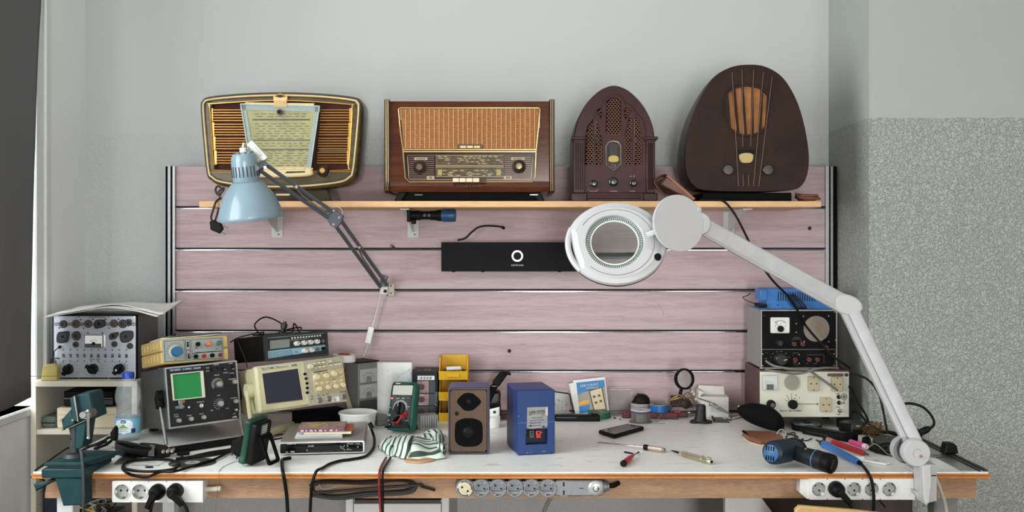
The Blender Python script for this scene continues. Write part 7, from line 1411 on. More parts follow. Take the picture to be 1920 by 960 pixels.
# --- black test set on it
Yk = 3.41; zbk = Tz_w+.0035; f = Face([(1428, 584), (1568, 584), (1568, 688), (1428, 688)], 140*Yk/F, 104*Yk/F)
t = thing('test_set', 'black fronted test set with a square meter and round speaker stacked on the white supply', 'test set', (P(1498, 0, Yk).x, Yk, zbk))
W = f.W; H = P(0, 582, Yk).z-zbk; f = Face([(1428, 584), (1568, 584), (1568, 688), (1428, 688)], W, H); D = .20
b = B(); b.box(-W/2-.002, W/2+.002, .004, D, 0, H+.002, mat('grey cabinet', (132, 133, 132), .45, var=.03), .002)
for x in (-.1, .1):
    for y in (.02, D-.03): b.cyl((x, y, -.0032), (x, y, .001), .009, RUB, n=10)
b.build('cabinet', t)
b = B(); b.ring([(-W/2-.003, -.001), (W/2+.003, -.001), (W/2+.003, H+.002), (-W/2-.003, H+.002)], [(-W/2+.001, .003), (W/2-.001, .003), (W/2-.001, H-.002), (-W/2+.001, H-.002)], -.001, .006, STEEL); b.box(-W/2, W/2, .001, .005, .002, H-.001, mat('test set black', (11, 11, 12), .55, spec=.1)); b.build('front_panel', t)
G = lambda x, y: (1400+x/6.4, 540+y/6.4); at = lambda x, y: f(*G(x, y))
b = B(); p, q = at(282, 540), at(508, 360); b.prism(rrect(p[0], q[0], p[1], q[1], .004), -.010, .001, mat('meter white', (222, 222, 216), .35), .002); c = at(396, 490); b.cyl((c[0], -.0145, c[1]), (c[0], -.009, c[1]), .0108, BLACK, n=20); ticks(b, lambda *_: at(396, 470), 0, 0, .0225, .0255, 40, 140, 11, INKB, .0005, -.0105); arc(b, lambda *_: at(396, 470), 0, 0, .021, 40, 140, INKB, .0005, -.0172); e = at(335, 410); b.tube([(c[0], -.0106, c[1]), (e[0], -.0106, e[1])], .0006, INKB, 4, 0); b.text('V', at(396, 435)[0], at(396, 435)[1], .006, INKB, y=-.0105)
for x in (332, 460): p = at(x, 455); b.cyl((p[0], -.0108, p[1]), (p[0], -.0095, p[1]), .0014, INKB, n=8)
b.build('meter', t)
p = at(835, 492); b = B(); b.cyl((p[0], -.002, p[1]), (p[0], .001, p[1]), .0425, mat('speaker felt', (134, 122, 110), .85, scale=200, var=.12), n=48); b.build('speaker_cloth', t); b = B(); b.ring(ell(p[0], p[1], .0437, n=48), ell(p[0], p[1], .0422, n=48), -.003, .001, STEEL); b.build('speaker_ring', t)
for x, y in ((560, 663), (660, 663), (943, 703), (573, 842), (740, 842), (838, 842)): p = at(x, y); b = B(); b.lathe([(0, -.011), (.0032, -.011), (.0035, -.014), (.0066, -.014), (.0072, -.012), (.0072, 0)], (p[0], 0, p[1]), (0, 1, 0), mat('dusky red', (112, 42, 44), .4), 18); b.cyl((p[0], -.0118, p[1]), (p[0], -.0105, p[1]), .003, BLACK, n=10); b.build('banana_socket', t)
for x, y, r in ((385, 650, .0105), (405, 840, .0205)):
    p = at(x, y); b = B(); b.lathe([(0, -.02), (r*.8, -.02), (r*.95, -.017), (r, -.006), (r*1.08, -.005), (r*1.08, 0)], (p[0], 0, p[1]), (0, 1, 0), mat('knob soft black', (34, 34, 35), .3), 26)
    if y > 800: b.M = Matrix.Translation((p[0]+.006, -.0203, p[1]-.0015)) @ Matrix.Rotation(-.25, 4, 'Y'); b.box(.0, .012, -.0008, .0005, -.001, .001, INKW)
    b.build('knob', t)
b = B()
for q in ([(180, 728), (1062, 728), (1062, 936), (180, 936)],): b.tube([(u, .0002, v) for u, v in [at(*w) for w in q]], .0011, mat('grey rule line', (118, 118, 116), .5), 4, 0, True)
for q in ([(548, 640), (548, 612), (650, 612), (650, 640)], [(728, 812), (728, 790), (928, 790), (928, 880)], [(560, 800), (560, 768), (628, 768)], [(560, 905), (628, 905)]): b.tube([(u, .0004, v) for u, v in [at(*w) for w in q]], .0006, mat('dim ink', (110, 108, 104), .6), 4, 0)
for s, x, y in (('250', 365, 755), ('500', 415, 752), ('100', 470, 775), ('50', 318, 778), ('10', 292, 818), ('1', 290, 856), ('OFF', 230, 835), ('1000', 500, 820), ('5', 500, 860), ('X', 212, 345), ('A', 240, 768), ('OUTPUT', 598, 596), ('GND', 575, 880), ('IN', 725, 890), ('OUT', 825, 890)): b.text(s, at(x, y)[0], at(x, y)[1], .0058, mat('dim ink', (0, 0, 0)), y=.0006)
b.build('panel_lettering', t)
for x, y in ((165, 302), (612, 302), (1058, 300), (165, 622), (1066, 622), (165, 944), (625, 944), (1074, 944), (680, 350), (982, 346), (690, 638), (985, 640), (595, 432), (595, 532), (192, 780), (1046, 780), (192, 915), (1046, 915), (628, 788), (628, 888)): p = at(x, y); b = B(); b.lathe([(0, -.003), (.0022, -.0025), (.0026, .0), (.0026, .002)], (p[0], 0, p[1]), (0, 1, 0), STEEL, 10); b.build('screw', t)
# grey lead between the two sets
pts = [f(*G(230, 880)), f(*G(330, 925))]
w0 = P(1436, 677, 3.40); pts = [w0, P(1450, 685, 3.36), P(1475, 692, 3.345), P(1500, 694, 3.345), P(1528, 690, 3.35), P(1550, 688, 3.36), P(1530, 695, 3.36), P(1515, 694, 3.365), P(1490, 691, 3.372), P(1438, 692, 3.382), P(1470, 698, 3.375), P(1500, 700, 3.37), P(1518, 697, 3.37), P(1540, 712, 3.37), P(1562, 727, 3.378)]
pts = [P(1436, 677, 3.40), P(1452, 686, 3.37), P(1478, 691, 3.355), P(1499, 692.5, 3.36), P(1516, 694, 3.37), P(1524, 699, 3.375), P(1545, 714, 3.378), P(1565, 728, 3.384)]
b = B(); b.tube(pts, .0042, mat('lead grey', (112, 112, 108), .45), 8); b.tube([P(1565, 728, 3.384), P(1569, 731, 3.386)], .0028, BRASS, 7, 0); tag(b.build('grey_lead'), 'grey lead plugged into the white supply beneath the black test set', 'cable')
b = B(); b.tube([P(1434, 692.5, 3.385), P(1460, 697, 3.375), P(1490, 701, 3.37), P(1512, 698, 3.368), P(1530, 691.5, 3.366), P(1552, 689.5, 3.372), P(1572, 690.5, 3.392)], .0036, mat('lead grey', (0, 0, 0)), 8); tag(b.build('grey_lead'), 'grey lead lying in a bow along the top edge of the white supply', 'cable')
# --- blue power module
zt2 = zbk+H+.002; Yq = 3.44; x0, x1 = P(1431, 0, Yq).x, P(1568, 0, Yq).x; hh = P(0, 542, Yq).z-zt2
t = thing('power_module', 'blue vented metal power module on top of the black test set', 'power module', ((x0+x1)/2, Yq, zt2+.0005)); w = (x1-x0)/2; M_pb = mat('module blue', (22, 104, 176), .38, var=.05)
b = B(); b.box(-w+.012, w, 0, .12, 0, hh, M_pb, .0012); b.build('case', t)
b = B(); ax2 = Ax((x0+x1)/2*F/Yq+960, 0, Yq)
for k in range(20):
    x = -w+.052+k*.0083; b.prism(rrect(x-.0017, x+.0017, hh*.40, hh*.86, .0016), -.0006, .001, mat('slot shade', (8, 14, 34), .7))
b.cyl((-w+.05, -.001, hh*.2), (-w+.05, .001, hh*.2), .002, BLACK, n=8); b.build('vent_slots', t)
b = B(); b.box(-w-.018, -w+.012, -.012, .09, .0, .004, M_pb, .001); b.box(-w-.010, -w+.0125, -.004, .08, hh*.42, hh*.97, M_pb, .0015); b.build('end_bracket', t)
b = B(); b.box(-w-.016, -w+.011, -.010, .06, .0045, .018, BLACK, .001)
for k in range(4): b.cyl((-w-.012+k*.0065, -.0075, .014), (-w-.012+k*.0065, -.0075, .0195), .0022, STEEL, n=8)
b.build('terminal_block', t)
wt = Vector(((x0+x1)/2, Yq, zt2))
b = B(); b.tube([wt+Vector((-w-.014, -.004, .014)), P(1406, 566, 3.43), P(1396, 561, 3.43), P(1393, 557, 3.435), P(1402, 554, 3.44), P(1407, 549, 3.44)], .0014, BLACK, 6); tag(b.build('loose_wire'), 'thin black stray wire poking from the blue power module terminals', 'wire')
b = B()
for k, dx in enumerate((0, .010, .021, .034)): b.tube([P(1478+dx*300, 552, 3.425), P(1484+k*7, 568, 3.425), P(1494+k*6, 578, 3.425)+Vector((0, 0, 0)), Vector((P(1500+k*2, 580, 3.43).x, 3.434, zt2+.005))], .0030, mat('dark blue cord', (14, 22, 40), .5), 6)  # four cords in one dark blue colour
tag(b.build('ribbon_leads'), 'dark flat lead hanging over the front of the blue power module', 'cable')
# black leads behind on the wall side
for lab, pts in (('black lead curving from the white supply to the bench wall side', [P(1594, 700, 3.35), P(1612, 704, 3.33), P(1630, 714, 3.31), P(1644, 732, 3.29), P(1652, 752, 3.27), Vector((P(1664, 790, 3.22).x, 3.22, ZT+.02))]), ('black lead sloping down behind the puck shaped case', [P(1592, 724, 3.40), P(1606, 750, 3.36), P(1622, 776, 3.335), T(1640, 810.5, ZT+.006), T(1668, 812, ZT+.006), T(1702, 825, ZT+.006)]), ('black lead lying along the wall side bench edge', [P(1596, 770, 3.35), P(1614, 778, 3.34), T(1640, 808, ZT+.02), T(1664, 808.5, ZT+.006), T(1694, 818, ZT+.006), T(1724, 831, ZT+.006)])):
    b = B(); b.tube(pts, .0038, CORD, 7); tag(b.build('black_lead'), lab, 'cable', 'black leads at the wall end')
b = B(); b.tube([P(1694, 757, 2.98), P(1712, 757, 2.98), P(1733, 765, 2.96), P(1748, 782, 2.94), P(1751, 796, 2.93), P(1742, 804, 2.93), P(1734, 806, 2.93), P(1726, 814, 2.95), T(1716, 836, ZT+.012), T(1700, 836, ZT+.006)], .0040, CORD, 8); b.lathe([(0, 0), (.006, 0), (.010, .01), (.010, .03), (.0135, .032), (.0135, .046), (0, .046)], P(1744, 802, 2.93), P(1720, 814, 2.945)-P(1744, 802, 2.93), BLACK, 14); tag(b.build('mains_lead'), 'black lead with a plug looping up behind the white lamp arm', 'cable')
# ------------------------------------------------------------------ small tools on the right half
def simple(name, lab, cat, px, py, rz=0, z=0, group=None):
    c = T(px, py); return thing(name, lab, cat, (c.x, c.y, ZT+z), (0, 0, rz), group)
def tool(name, lab, cat, a, c, z0=.0, group=None):
    """an Empty on the bench whose x axis runs from ground pixel a to ground pixel c"""
    p, q = T(*a), T(*c); an = math.degrees(math.atan2(q.y-p.y, q.x-p.x)); o = thing(name, lab, cat, (p.x, p.y, ZT+z0), (0, 0, an), group); return o, (q-p).length
X = Vector((1, 0, 0))
# phone
c = T(1165, 812); q = [T(*v) for v in ((1121, 814), (1176, 801.5), (1209, 807), (1152, 823.5))]
t = thing('mobile_phone', 'black phone lying alone in the clear middle of the bench', 'phone', (c.x, c.y, ZT))
def rpoly(pts, r=.18):
    o = []
    for i in range(len(pts)):
        p, a, n = Vector(pts[i][:2]), Vector(pts[i-1][:2]), Vector(pts[(i+1) % len(pts)][:2]); d1 = (a-p).normalized()*r; d2 = (n-p).normalized()*r
        for k in range(5): s = k/4; v = (p+d1)*(1-s)**2+p*2*s*(1-s)+(p+d2)*s*s; o.append((v.x, v.y))
    return o
lo = [(v.x-c.x, v.y-c.y, 0) for v in q]
b = B(); b.prism(rpoly(lo, .010), 0, .013, BLACK, .003, axis='z'); b.build('body', t)
b = B(); b.prism(inset(rpoly(lo, .010), .005), .0129, .0134, mat('phone glass', (12, 12, 15), .12), axis='z'); b.build('screen', t)
# screwdrivers
t, L = tool('screwdriver', 'long thin screwdriver with a clear amber handle and black collar', 'screwdriver', (1122, 831), (1243, 849), .009)
b = B(); b.cyl((0, 0, -.006), (L*.74, 0, 0), .0018, CHROME, n=10); b.box(-.002, .006, -.0022, .0022, -.0068, -.0052, STEEL); b.build('shaft', t)
b = B(); b.lathe([(0, 0), (.0085, 0), (.009, .003), (.008, .012), (.0085, .016), (0, .016)], (L*.72, 0, 0), X, BLACK, 14); b.build('collar', t)
b = B(); b.lathe([(0, .0), (.0082, .0), (.0085, .02), (.0088, .04), (.0075, .048), (0, .049)], (L*.72+.016, 0, 0), X, mat('amber handle', (196, 178, 160), .15, trans=.35, rgb2=(170, 140, 120)), 8); b.lathe([(0, 0), (.0068, 0), (.006, .008), (0, .009)], (L*.72+.063, 0, 0), X, mat('olive cap', (120, 116, 96), .3), 12); b.build('handle', t)
t, L = tool('screwdriver', 'short red handled screwdriver with a black end near the bench edge', 'screwdriver', (1168, 876), (1197, 851), .0092)
b = B(); b.lathe([(0, 0), (.008, 0), (.0092, .003), (.0092, .012), (.007, .016), (0, .016)], (0, 0, 0), X, BLACK, 16); b.build('end_cap', t)
b = B(); b.lathe([(0, .014), (.0065, .014), (.0085, .03), (.0082, .08), (.0055, .10), (.0048, .118), (0, .118)], (0, 0, 0), X, RED, 10); b.build('handle', t)
b = B(); b.cyl((.115, 0, 0), (L, 0, -.004), .0020, STEEL, n=10); b.cyl((L-.01, 0, -.004), (L+.004, 0, -.005), .0028, BLACK, n=8); b.build('shaft', t)
t, L = tool('screwdriver_bit', 'short black driver bit beside the red handled screwdriver', 'bit', (1170, 849), (1187, 852.5), .003); b = B(); b.lathe([(0, 0), (.0014, 0), (.0026, .004), (.0028, L*.7), (.0022, L*.72), (.0022, L), (0, L)], (0, 0, 0), X, BLACK, 6); b.build('shank', t)
t, L = tool('scriber', 'pale metal handled scriber with a dark pointed blade', 'scriber', (1257, 850), (1334, 872), .009)
b = B(); b.lathe([(0, 0), (.0012, .004), (.0035, .02), (.0042, .055), (0, .055)], (0, 0, 0), X, mat('dark blade', (60, 58, 54), .35, .6), 10); b.build('blade', t)
b = B(); b.lathe([(0, .045), (.0055, .045), (.0085, .06), (.0092, L-.03), (.008, L-.006), (.006, L), (0, L)], (0, 0, 0), X, mat('pale brass grip', (196, 188, 160), .3, .6), 12)
for k in range(3): b.box(.06, L-.012, -.0095, .0095, -.001+k*.004-.003, .0002+k*.004-.003, mat('grip line', (110, 100, 76), .4))
b.build('handle', t)
b = B(); b.lathe([(.0094, L-.038), (.0105, L-.036), (.0094, L-.034)], (0, 0, 0), X, CHROME, 16); b.ring(ell(L-.018, .0, .016, .007, 16), ell(L-.018, 0, .014, .0055, 16), .008, .0098, CHROME, axis='z'); b.cyl((L-.003, 0, 0), (L+.002, 0, 0), .004, BLACK, n=10); b.build('clip', t)
# helping hand with magnifier
hb = T(1314, 794); t = thing('helping_hand', 'small round magnifier on a jointed stand with a black cast base', 'magnifier stand', (hb.x, 3.50, ZT)); Yh = 3.50; O_ = Matrix.Translation(-t.location)
M_cast = mat('cast iron black', (18, 18, 18), .5, bump=.1)
b = B(); b.prism(rpoly([(-.040, -.012), (-.018, -.022), (-.008, -.012), (.010, -.030), (.040, -.018), (.036, .014), (.01, .022), (-.03, .012)], .005), 0, .010, M_cast, .003, axis='z'); b.lathe([(.024, .006), (.019, .02), (.016, .058), (.013, .064), (0, .064)], (.0, 0, 0), (.06, 0, 1), M_cast, 18); b.build('cast_base', t)
q = lambda x, y, Y=Yh: P(x, y, Y)
b = B(O_); b.tube([q(1313, 764), q(1308, 748), q(1304, 742)], .0028, CHROME, 8, 0); b.tube([q(1302, 752), q(1297, 740), q(1294, 730), q(1292, 727)], .0026, BRASS, 8, 0)
for x, y in ((1309, 750), (1304, 748), (1300, 738), (1297, 734), (1310, 763)): p = q(x, y); b.cyl(p+Vector((0, -.008, 0)), p+Vector((0, .008, 0)), .0055, CHROME, n=12)
b.build('ball_joint', t)
b = B(O_); b.tube([q(1306, 746), q(1330, 754), q(1345, 760)], .0022, BRASS, 8, 0); b.tube([q(1304, 746), q(1285, 746), q(1268, 745)], .0022, BRASS, 8, 0)
for x, y in ((1333, 757), (1338, 762)): p = q(x, y); b.cyl(p+Vector((0, -.006, 0)), p+Vector((0, .006, 0)), .0055, CHROME, n=12)
b.build('crossbar', t)
for s, (xa, ya), (xb, yb) in ((1, (1337, 760), (1372, 778)), (-1, (1276, 742), (1252, 752))):
    b = B(O_); d = q(xb, yb, Yh-.0)-q(xa, ya); p0 = q(xa, ya); nrm = Vector((-d.z, 0, d.x)).normalized()
    for sg in (-1, 1): b.prism([(v.x, v.z) for v in (p0+nrm*.006*sg, p0+d*.35+nrm*.0065*sg, p0+d+nrm*.0015*sg, p0+d, p0+d*.3+nrm*.001*sg)], Yh-.005, Yh+.005, CHROME if s > 0 else BRASS, .0008)
    b.build('crocodile_clip', t)
mc = q(1283, 711); Mg_ = O_ @ Matrix.Translation(mc) @ Euler((math.radians(-8), math.radians(24), math.radians(20)), 'YXZ').to_matrix().to_4x4()
b = B(Mg_); b.lathe([(.030, -.006), (.037, -.006), (.037, .006), (.030, .006), (.030, -.006)], (0, 0, 0), (0, 1, 0), BLACK, 40); b.cyl((.001, 0, -.036), (.002, 0, -.056), .0062, BLACK, n=14); b.build('lens_ring', t, ang=40)
b = B(Mg_); R = .031; b.lathe([(0, -.0032)]+[(R*s, -.0026*(1-s*s)-.0006) for s in (.3, .6, .85, 1)]+[(R*s, .0026*(1-s*s)+.0006) for s in (1, .85, .6, .3)]+[(0, .0032)], (0, 0, 0), (0, 1, 0), glass('lens clear', (238, 244, 242)), 40); b.build('lens', t, ang=60)
# solder spool
t = thing('solder_spool', 'spool of silver solder wire with a pale flange in front of the maroon cases', 'spool', (T(1200, 790).x, 3.512, ZT))
b = B(); b.lathe([(0, 0), (.040, 0), (.040, .003), (.030, .004)], (0, 0, 0), (0, 0, 1), mat('spool grey', (110, 110, 108), .4), 36); b.ring(ell(0, 0, .035, n=36), ell(0, 0, .009, n=36), .041, .044, mat('flange lilac white', (210, 208, 214), .4), axis='z'); b.ring(ell(0, 0, .0355, n=36), ell(0, 0, .031, n=36), .038, .0412, mat('flange blue', (70, 76, 120), .4), axis='z'); b.cyl((0, 0, .038), (0, 0, .0425), .010, mat('spool hole', (36, 38, 60), .6), n=20); b.build('reel', t)
b = B(); b.lathe([(.0315, .004)]+[(.0325+.0008*(k % 2), .004+k*.0011) for k in range(32)]+[(.0315, .039)], (0, 0, 0), (0, 0, 1), mat('solder silver', (150, 150, 148), .3, .8), 36); b.tube([(.0, -.034, .003), (.03, -.036, .002), (.055, -.034, .0015), (.08, -.03, .001)], .0010, mat('solder silver', (0, 0, 0)), 5); b.build('solder_wire', t)
# maroon cases
M_mar = mat('maroon leatherette', (92, 38, 44), .5, var=.1)
for lab, pts, Y0, d in (('maroon slim case lying nearest the solder spool', ((1166, 771), (1271, 786)), 3.56, .03), ('maroon slim case behind the other one, under the blue tape', ((1172, 765), (1290, 776)), 3.60, .035)):
    (xa, ya), (xb, yb) = pts; pa, pb = P(xa, 0, Y0+.03), P(xb, 0, Y0-.0); an = math.degrees(math.atan2(-.028, pb.x-pa.x)); Lc = (pb-pa).xy.length
    t = thing('slim_case', lab, 'case', (pa.x, Y0+.03, ZT), (0, 0, an), 'maroon slim cases'); b = B(); b.prism(rrect(0, Lc, 0, .023 if Y0 < 3.58 else .020, .003), 0, d, M_mar, .003); b.build('case_body', t); b = B(); b.box(.002, Lc-.002, -.0006, .0, .011, .0122, mat('case seam', (50, 20, 24), .6)); b.cyl((.012, -.0015, .016), (.012, .0, .016), .002, BRASS, n=8); b.build('seam', t)
# blue tape, white roll, dark cap
t = thing('tape_roll', 'roll of bright blue tape lying on the maroon cases', 'tape roll', (.527, 3.600, ZT+.0235)); b = B(); b.ring(ell(0, 0, .034, n=36), ell(0, 0, .022, n=36), 0, .024, mat('tape blue', (30, 104, 176), .35), axis='z'); b.build('tape', t); b = B(); b.ring(ell(0, 0, .034, n=36), ell(0, 0, .020, n=36), .024, .0265, mat('tan tape top', (142, 132, 108), .5), axis='z'); b.build('core', t)
c_ = Vector((.466, 3.64, ZT+.0235)); b = B(); b.lathe([(0, 0), (.033, 0), (.035, .003), (.035, .020), (.032, .023), (0, .022)], (0, 0, 0), (0, 0, 1), mat('pale grey lid', (176, 174, 168), .4), 32); tag(b.build('round_tin', None, c_), 'pale grey flat round tin beside the blue tape roll', 'tin')
t = thing('dark_dome', 'dark rounded cap with a small peak sitting on the pale tin', 'cap', (c_.x+.004, c_.y, c_.z+.0238)); b = B(); b.lathe([(.030, 0), (.031, .006), (.027, .020), (.016, .030), (0, .033)], (0, 0, 0), (.1, 0, 1), mat('dark hood', (20, 16, 16), .6, spec=.2), 24); b.build('dome', t); b = B(); b.prism([(-.036, .0), (-.012, .034), (-.004, .030), (-.014, .004)], -.01, .012, mat('dark hood', (0, 0, 0)), .003); b.build('peak', t)
# brown holder with wires
t = thing('open_holder', 'dark brown open holder with wires behind the small magnifier stand', 'holder', (.617, 3.63, ZT+.0215), (0, 0, 12)); b = B(); b.prism([(-.042, .02), (-.040, .054), (.01, .050), (.036, .02), (.030, .008), (-.008, .004)], -.018, .02, mat('umber', (62, 46, 32), .5, var=.15), .003); b.lathe([(.018, 0), (.020, .004), (.012, .01), (0, .011)], (.005, -.018, .028), (.2, -1, .1), mat('dark umber', (44, 32, 22), .6), 20); b.box(-.044, -.024, -.02, .0, .030, .056, mat('dark umber', (0, 0, 0)), .002); b.build('shell', t)
b = B(); b.prism([(-.05, .0), (.05, .0), (.045, .012), (-.045, .016)], -.02, .03, mat('grey plate', (134, 128, 124), .5), .002); b.build('base', t)
b = B(); 
for k in range(5): b.tube([(-.03+k*.012, -.0, .052), (-.02+k*.012, -.012, .058+.003*k), (-.01+k*.013, -.02, .054-.004*k), (.004+k*.012, -.024, .040-.002*k)], .0013, BRASS if k % 2 else GREY, 5)
b.build('wires', t)
t, L = tool('thin_rod', 'thin steel rod leaning beside the solder spool', 'rod', (1231, 792), (1246, 785), .002); b = B(); b.tube([(0, 0, 0), (L, 0, .034)], .0014, CHROME, 7, 0); b.ball((L, 0, .0345), .0022, WHITE, 8); b.build('rod', t)
b = B(); b.prism([(-.012, .0), (.012, -.002), (.010, .006), (-.011, .005)], -.004, .004, RED, .0012); o = T(1262, 778); tag(b.build('red_clip', None, (o.x, 3.578, ZT+.0235)), 'small bright red clip behind the maroon case', 'clip')
# black tray, papers, white box
o_ = T(1325, 780); b = B(); flat_prism(b, [(1338, 792), (1368, 793), (1353, 785), (1334, 785)], 0, .004, mat('slate tray', (44, 46, 48), .45), .001, o_); flat_prism(b, [(1338, 792), (1341, 792), (1337, 785), (1334, 785)], .004, .010, BLACK, 0, o_); tag(b.build('flat_tray', None, (o_.x, o_.y, ZT)), 'flat dark grey tray lying under the crocodile clip of the magnifier stand', 'tray')
t = thing('white_carton', 'white carton with an open lid and printed sticker near the brown cabinet', 'carton', (Pz(1339, 3.60), 3.605, ZT), (0, 0, -3)); w = .053; b = B(); b.box(-w, w, 0, .06, 0, .074, mat('white carton', (218, 217, 210), .65, var=.02), .001); b.build('carton', t)
b = B(); mm = mat('white carton', (0, 0, 0)); b.prism([(-w, .074), (w-.006, .074), (w-.010, .104), (-w+.006, .107)], .055, .057, mm); b.prism([(-w-.003, .060), (-w-.001, .098), (-w+.018, .090), (-w+.004, .074)], .0, .056, mm, .001); b.prism([(.0, .0), (.055, .0), (.050, .022), (.0, .02)], w-.001, w+.001, mm, axis='x') if 0 else None; b.build('lid_flap', t)
b = B(); b.box(-.018, .042, -.0006, 0, .018, .046, mat('sticker grey', (206, 208, 210), .5)); b.box(-.018, .005, -.001, -.0005, .041, .046, mat('sticker navy', (70, 80, 104), .5)); 
for k in range(5): b.box(-.012, .030-.006*(k % 3), -.001, -.0005, .022+k*.004, .0228+k*.004, GREY)
b.build('sticker', t)
b = B(); o_ = T(1375, 778); flat_prism(b, [(1370, 786), (1396, 782), (1392, 777), (1370, 778)], 0, .002, mat('grey sheet', (120, 122, 122), .6), 0, o_); flat_prism(b, [(1372, 788), (1400, 781), (1401, 779), (1374, 785)], .002, .0045, PAPER, 0, o_); flat_prism(b, [(1371, 781), (1390, 779), (1388, 777), (1371, 777.5)], .002, .004, PAPER, 0, o_); tag(b.build('paper_sheet', None, (o_.x, o_.y, ZT)), 'white paper slips lying between the carton and black pouch', 'paper')
t, L = tool('dark_pin', 'tiny black pin lying before the paper slips', 'pin', (1361, 787), (1371, 789), .0022); b = B(); b.lathe([(0, 0), (.0018, 0), (.0022, .002), (.0022, L), (0, L)], (0, 0, 0), X, BLACK, 8); b.build('shank', t)
# black pouch
t = thing('black_pouch', 'soft black pointed pouch lying before the white soldering supply', 'pouch', (0, 0, 0)); M_pou = mat('pouch fabric', (9, 9, 10), .85, spec=.15)
cl_ = [T(1388, 784, ZT+.03), T(1404, 789, ZT+.03), T(1428, 795, ZT+.034), T(1452, 803, ZT+.03), T(1464, 808, ZT+.026)]; cl_ = [P(1385, 764, 3.38), P(1397, 768, 3.375), P(1414, 772, 3.365), P(1436, 779, 3.345), P(1453, 787, 3.325), P(1464, 795, 3.30)]
b = B(); cp = cr(cl_, 5); n = len(cp)
def prad(s): return .004+.036*math.sin(PI*min(1, s*.80+.04))**.9
vs = []; fs = []
for i, p in enumerate(cp):
    r = prad(i/(n-1)); 
    for k in range(16): an = 2*PI*k/16; vs.append((p.x+r*.75*math.cos(an), p.y+r*.8*math.cos(an)*.9, max(ZT+.0008, ZT+.004+(p.z-ZT-.004)*.9+r*.95*math.sin(an))))
for i in range(n-1):
    for k in range(16): j = (k+1) % 16; fs.append((i*16+k, i*16+j, (i+1)*16+j, (i+1)*16+k))
fs += [tuple(range(16)), tuple((n-1)*16+k for k in range(16))]; b.raw(vs, fs, M_pou); b.build('pouch_body', t, ang=80)
b = B(); b.ball(P(1385, 762, 3.375), .0035, CHROME, 10); b.build('snap_button', t)
b = B(); b.tube([P(1470, 804, 3.27), T(1474, 812, ZT+.006), T(1488, 816, ZT+.003), T(1496, 820, ZT+.003), T(1482, 825, ZT+.003), T(1474, 820, ZT+.003), T(1480, 813, ZT+.004), T(1490, 812, ZT+.004), T(1490, 820, ZT+.005), T(1478, 823, ZT+.004), T(1496, 824, ZT+.003), T(1512, 826, ZT+.003), T(1522, 822, ZT+.003)], .0020, CORD, 6); tag(b.build('thin_cable'), 'thin black cord coiled between the pouch and black battery', 'cable')
# brown leather pad
o_ = T(1425, 822); lo = [(v.x-o_.x, v.y-o_.y, 0) for v in ground([(1391, 819), (1404, 830), (1424, 836), (1468, 835), (1468, 826), (1446, 819), (1394, 817)])]; t = thing('leather_wallet', 'brown leather folded pad lying before the black pouch', 'wallet', (o_.x, o_.y, ZT))
b = B(); b.prism(rpoly(lo, .012), .002, .018, mat('cognac leather', (128, 78, 52), .5, bump=.06, var=.08), .005, axis='z'); b.build('leather', t)
b = B(); b.prism(rpoly([(u*1.02, v*1.04, 0) for u, v, _ in lo], .012), 0, .0035, mat('cream lining', (206, 190, 164), .6), axis='z'); b.build('lining', t)
b = B(); b.tube([(.052, -.018, .012), (.050, -.022, .022), (.062, -.02, .032), (.076, -.018, .026), (.080, -.016, .012)], .0016, mat('pale string', (206, 186, 170), .6), 6); b.build('string_loop', t)
# navy cordless tool
t = thing('cordless_screwdriver', 'navy and black angled cordless screwdriver lying at the front of the bench', 'power tool', (T(1450, 872).x, 2.86, ZT)); O_ = Matrix.Translation(-t.location)
M_nv = mat('tool navy', (24, 40, 54), .45, spec=.3); M_nvd = mat('tool black', (18, 21, 24), .5, spec=.3); M_nvb = mat('tool blue', (52, 98, 146), .4)
c0 = P(1446, 850, 2.80); c1 = P(1496, 833, 2.90); c0.z = max(c0.z, ZT+.034); c1.z = ZT+.036; d = (c1-c0)
b = B(O_); Lh = d.length; b.lathe([(.0, -.002), (.022, -.002), (.032, .006), (.034, .02), (.033, Lh*.6), (.028, Lh*.8), (.024, Lh), (0, Lh)], c0, d, M_nv, 28); b.build('head', t)
b = B(O_); b.lathe([(0, -.0075), (.0165, -.0065), (.0235, -.003), (.024, .001)], c0, d, M_nvb, 24); dn = d.normalized(); uu = Vector((0, 0, 1)); uu = (uu-dn*uu.dot(dn)).normalized(); ss = dn.cross(uu)
for k in (-1.5, -.5, .5, 1.5):
    for s in (-1, 1): p = c0-dn*.0062+ss*k*.0075+uu*s*.013; b.tube([p-uu*.006, p+uu*.006], .0018, MATTE, 6, 0)
b.build('vent_cap', t)
b = B(O_); b.lathe([(.026, 0), (.027, .006), (.020, .018), (.014, .022), (.012, .034), (0, .034)], c1-dn*.004, d, M_nvd, 20); b.tube([c1+dn*.02+uu*.018, c1+dn*.026+uu*.026], .003, M_nvd, 8, 0); b.build('chuck', t)
h0 = c0.lerp(c1, .62)+Vector((.010, -.012, -.002)); h1 = P(1560, 866, 2.742); h1.z = ZT+.026
b = B(O_); dv = (h1-h0); Lh = dv.length; b.lathe([(0, 0), (.018, .0), (.022, .012), (.0235, .05), (.026, .085), (.0265, Lh-.02), (0, Lh-.02)], h0, dv, M_nvd, 24); b.build('handle', t)
b = B(O_); b.lathe([(.0268, Lh*.60), (.0276, Lh*.61), (.0268, Lh*.63)], h0, dv, M_nvb, 24); b.build('blue_band', t)
b = B(O_); b.lathe([(.0268, Lh-.024), (.0275, Lh-.018), (.0268, Lh), (.022, Lh+.003), (0, Lh+.002)], h0, dv, BLACK, 24); hn = dv.normalized(); 
for k in range(4): p = h0+hn*(Lh+.003)+Vector((.0, -.0, 0))+Vector((-.002*k, 0, .010-.006*k)); b.cyl(p, p+hn*.003, .0022, mat('contact brass', (120, 110, 80), .4, .7), n=8)
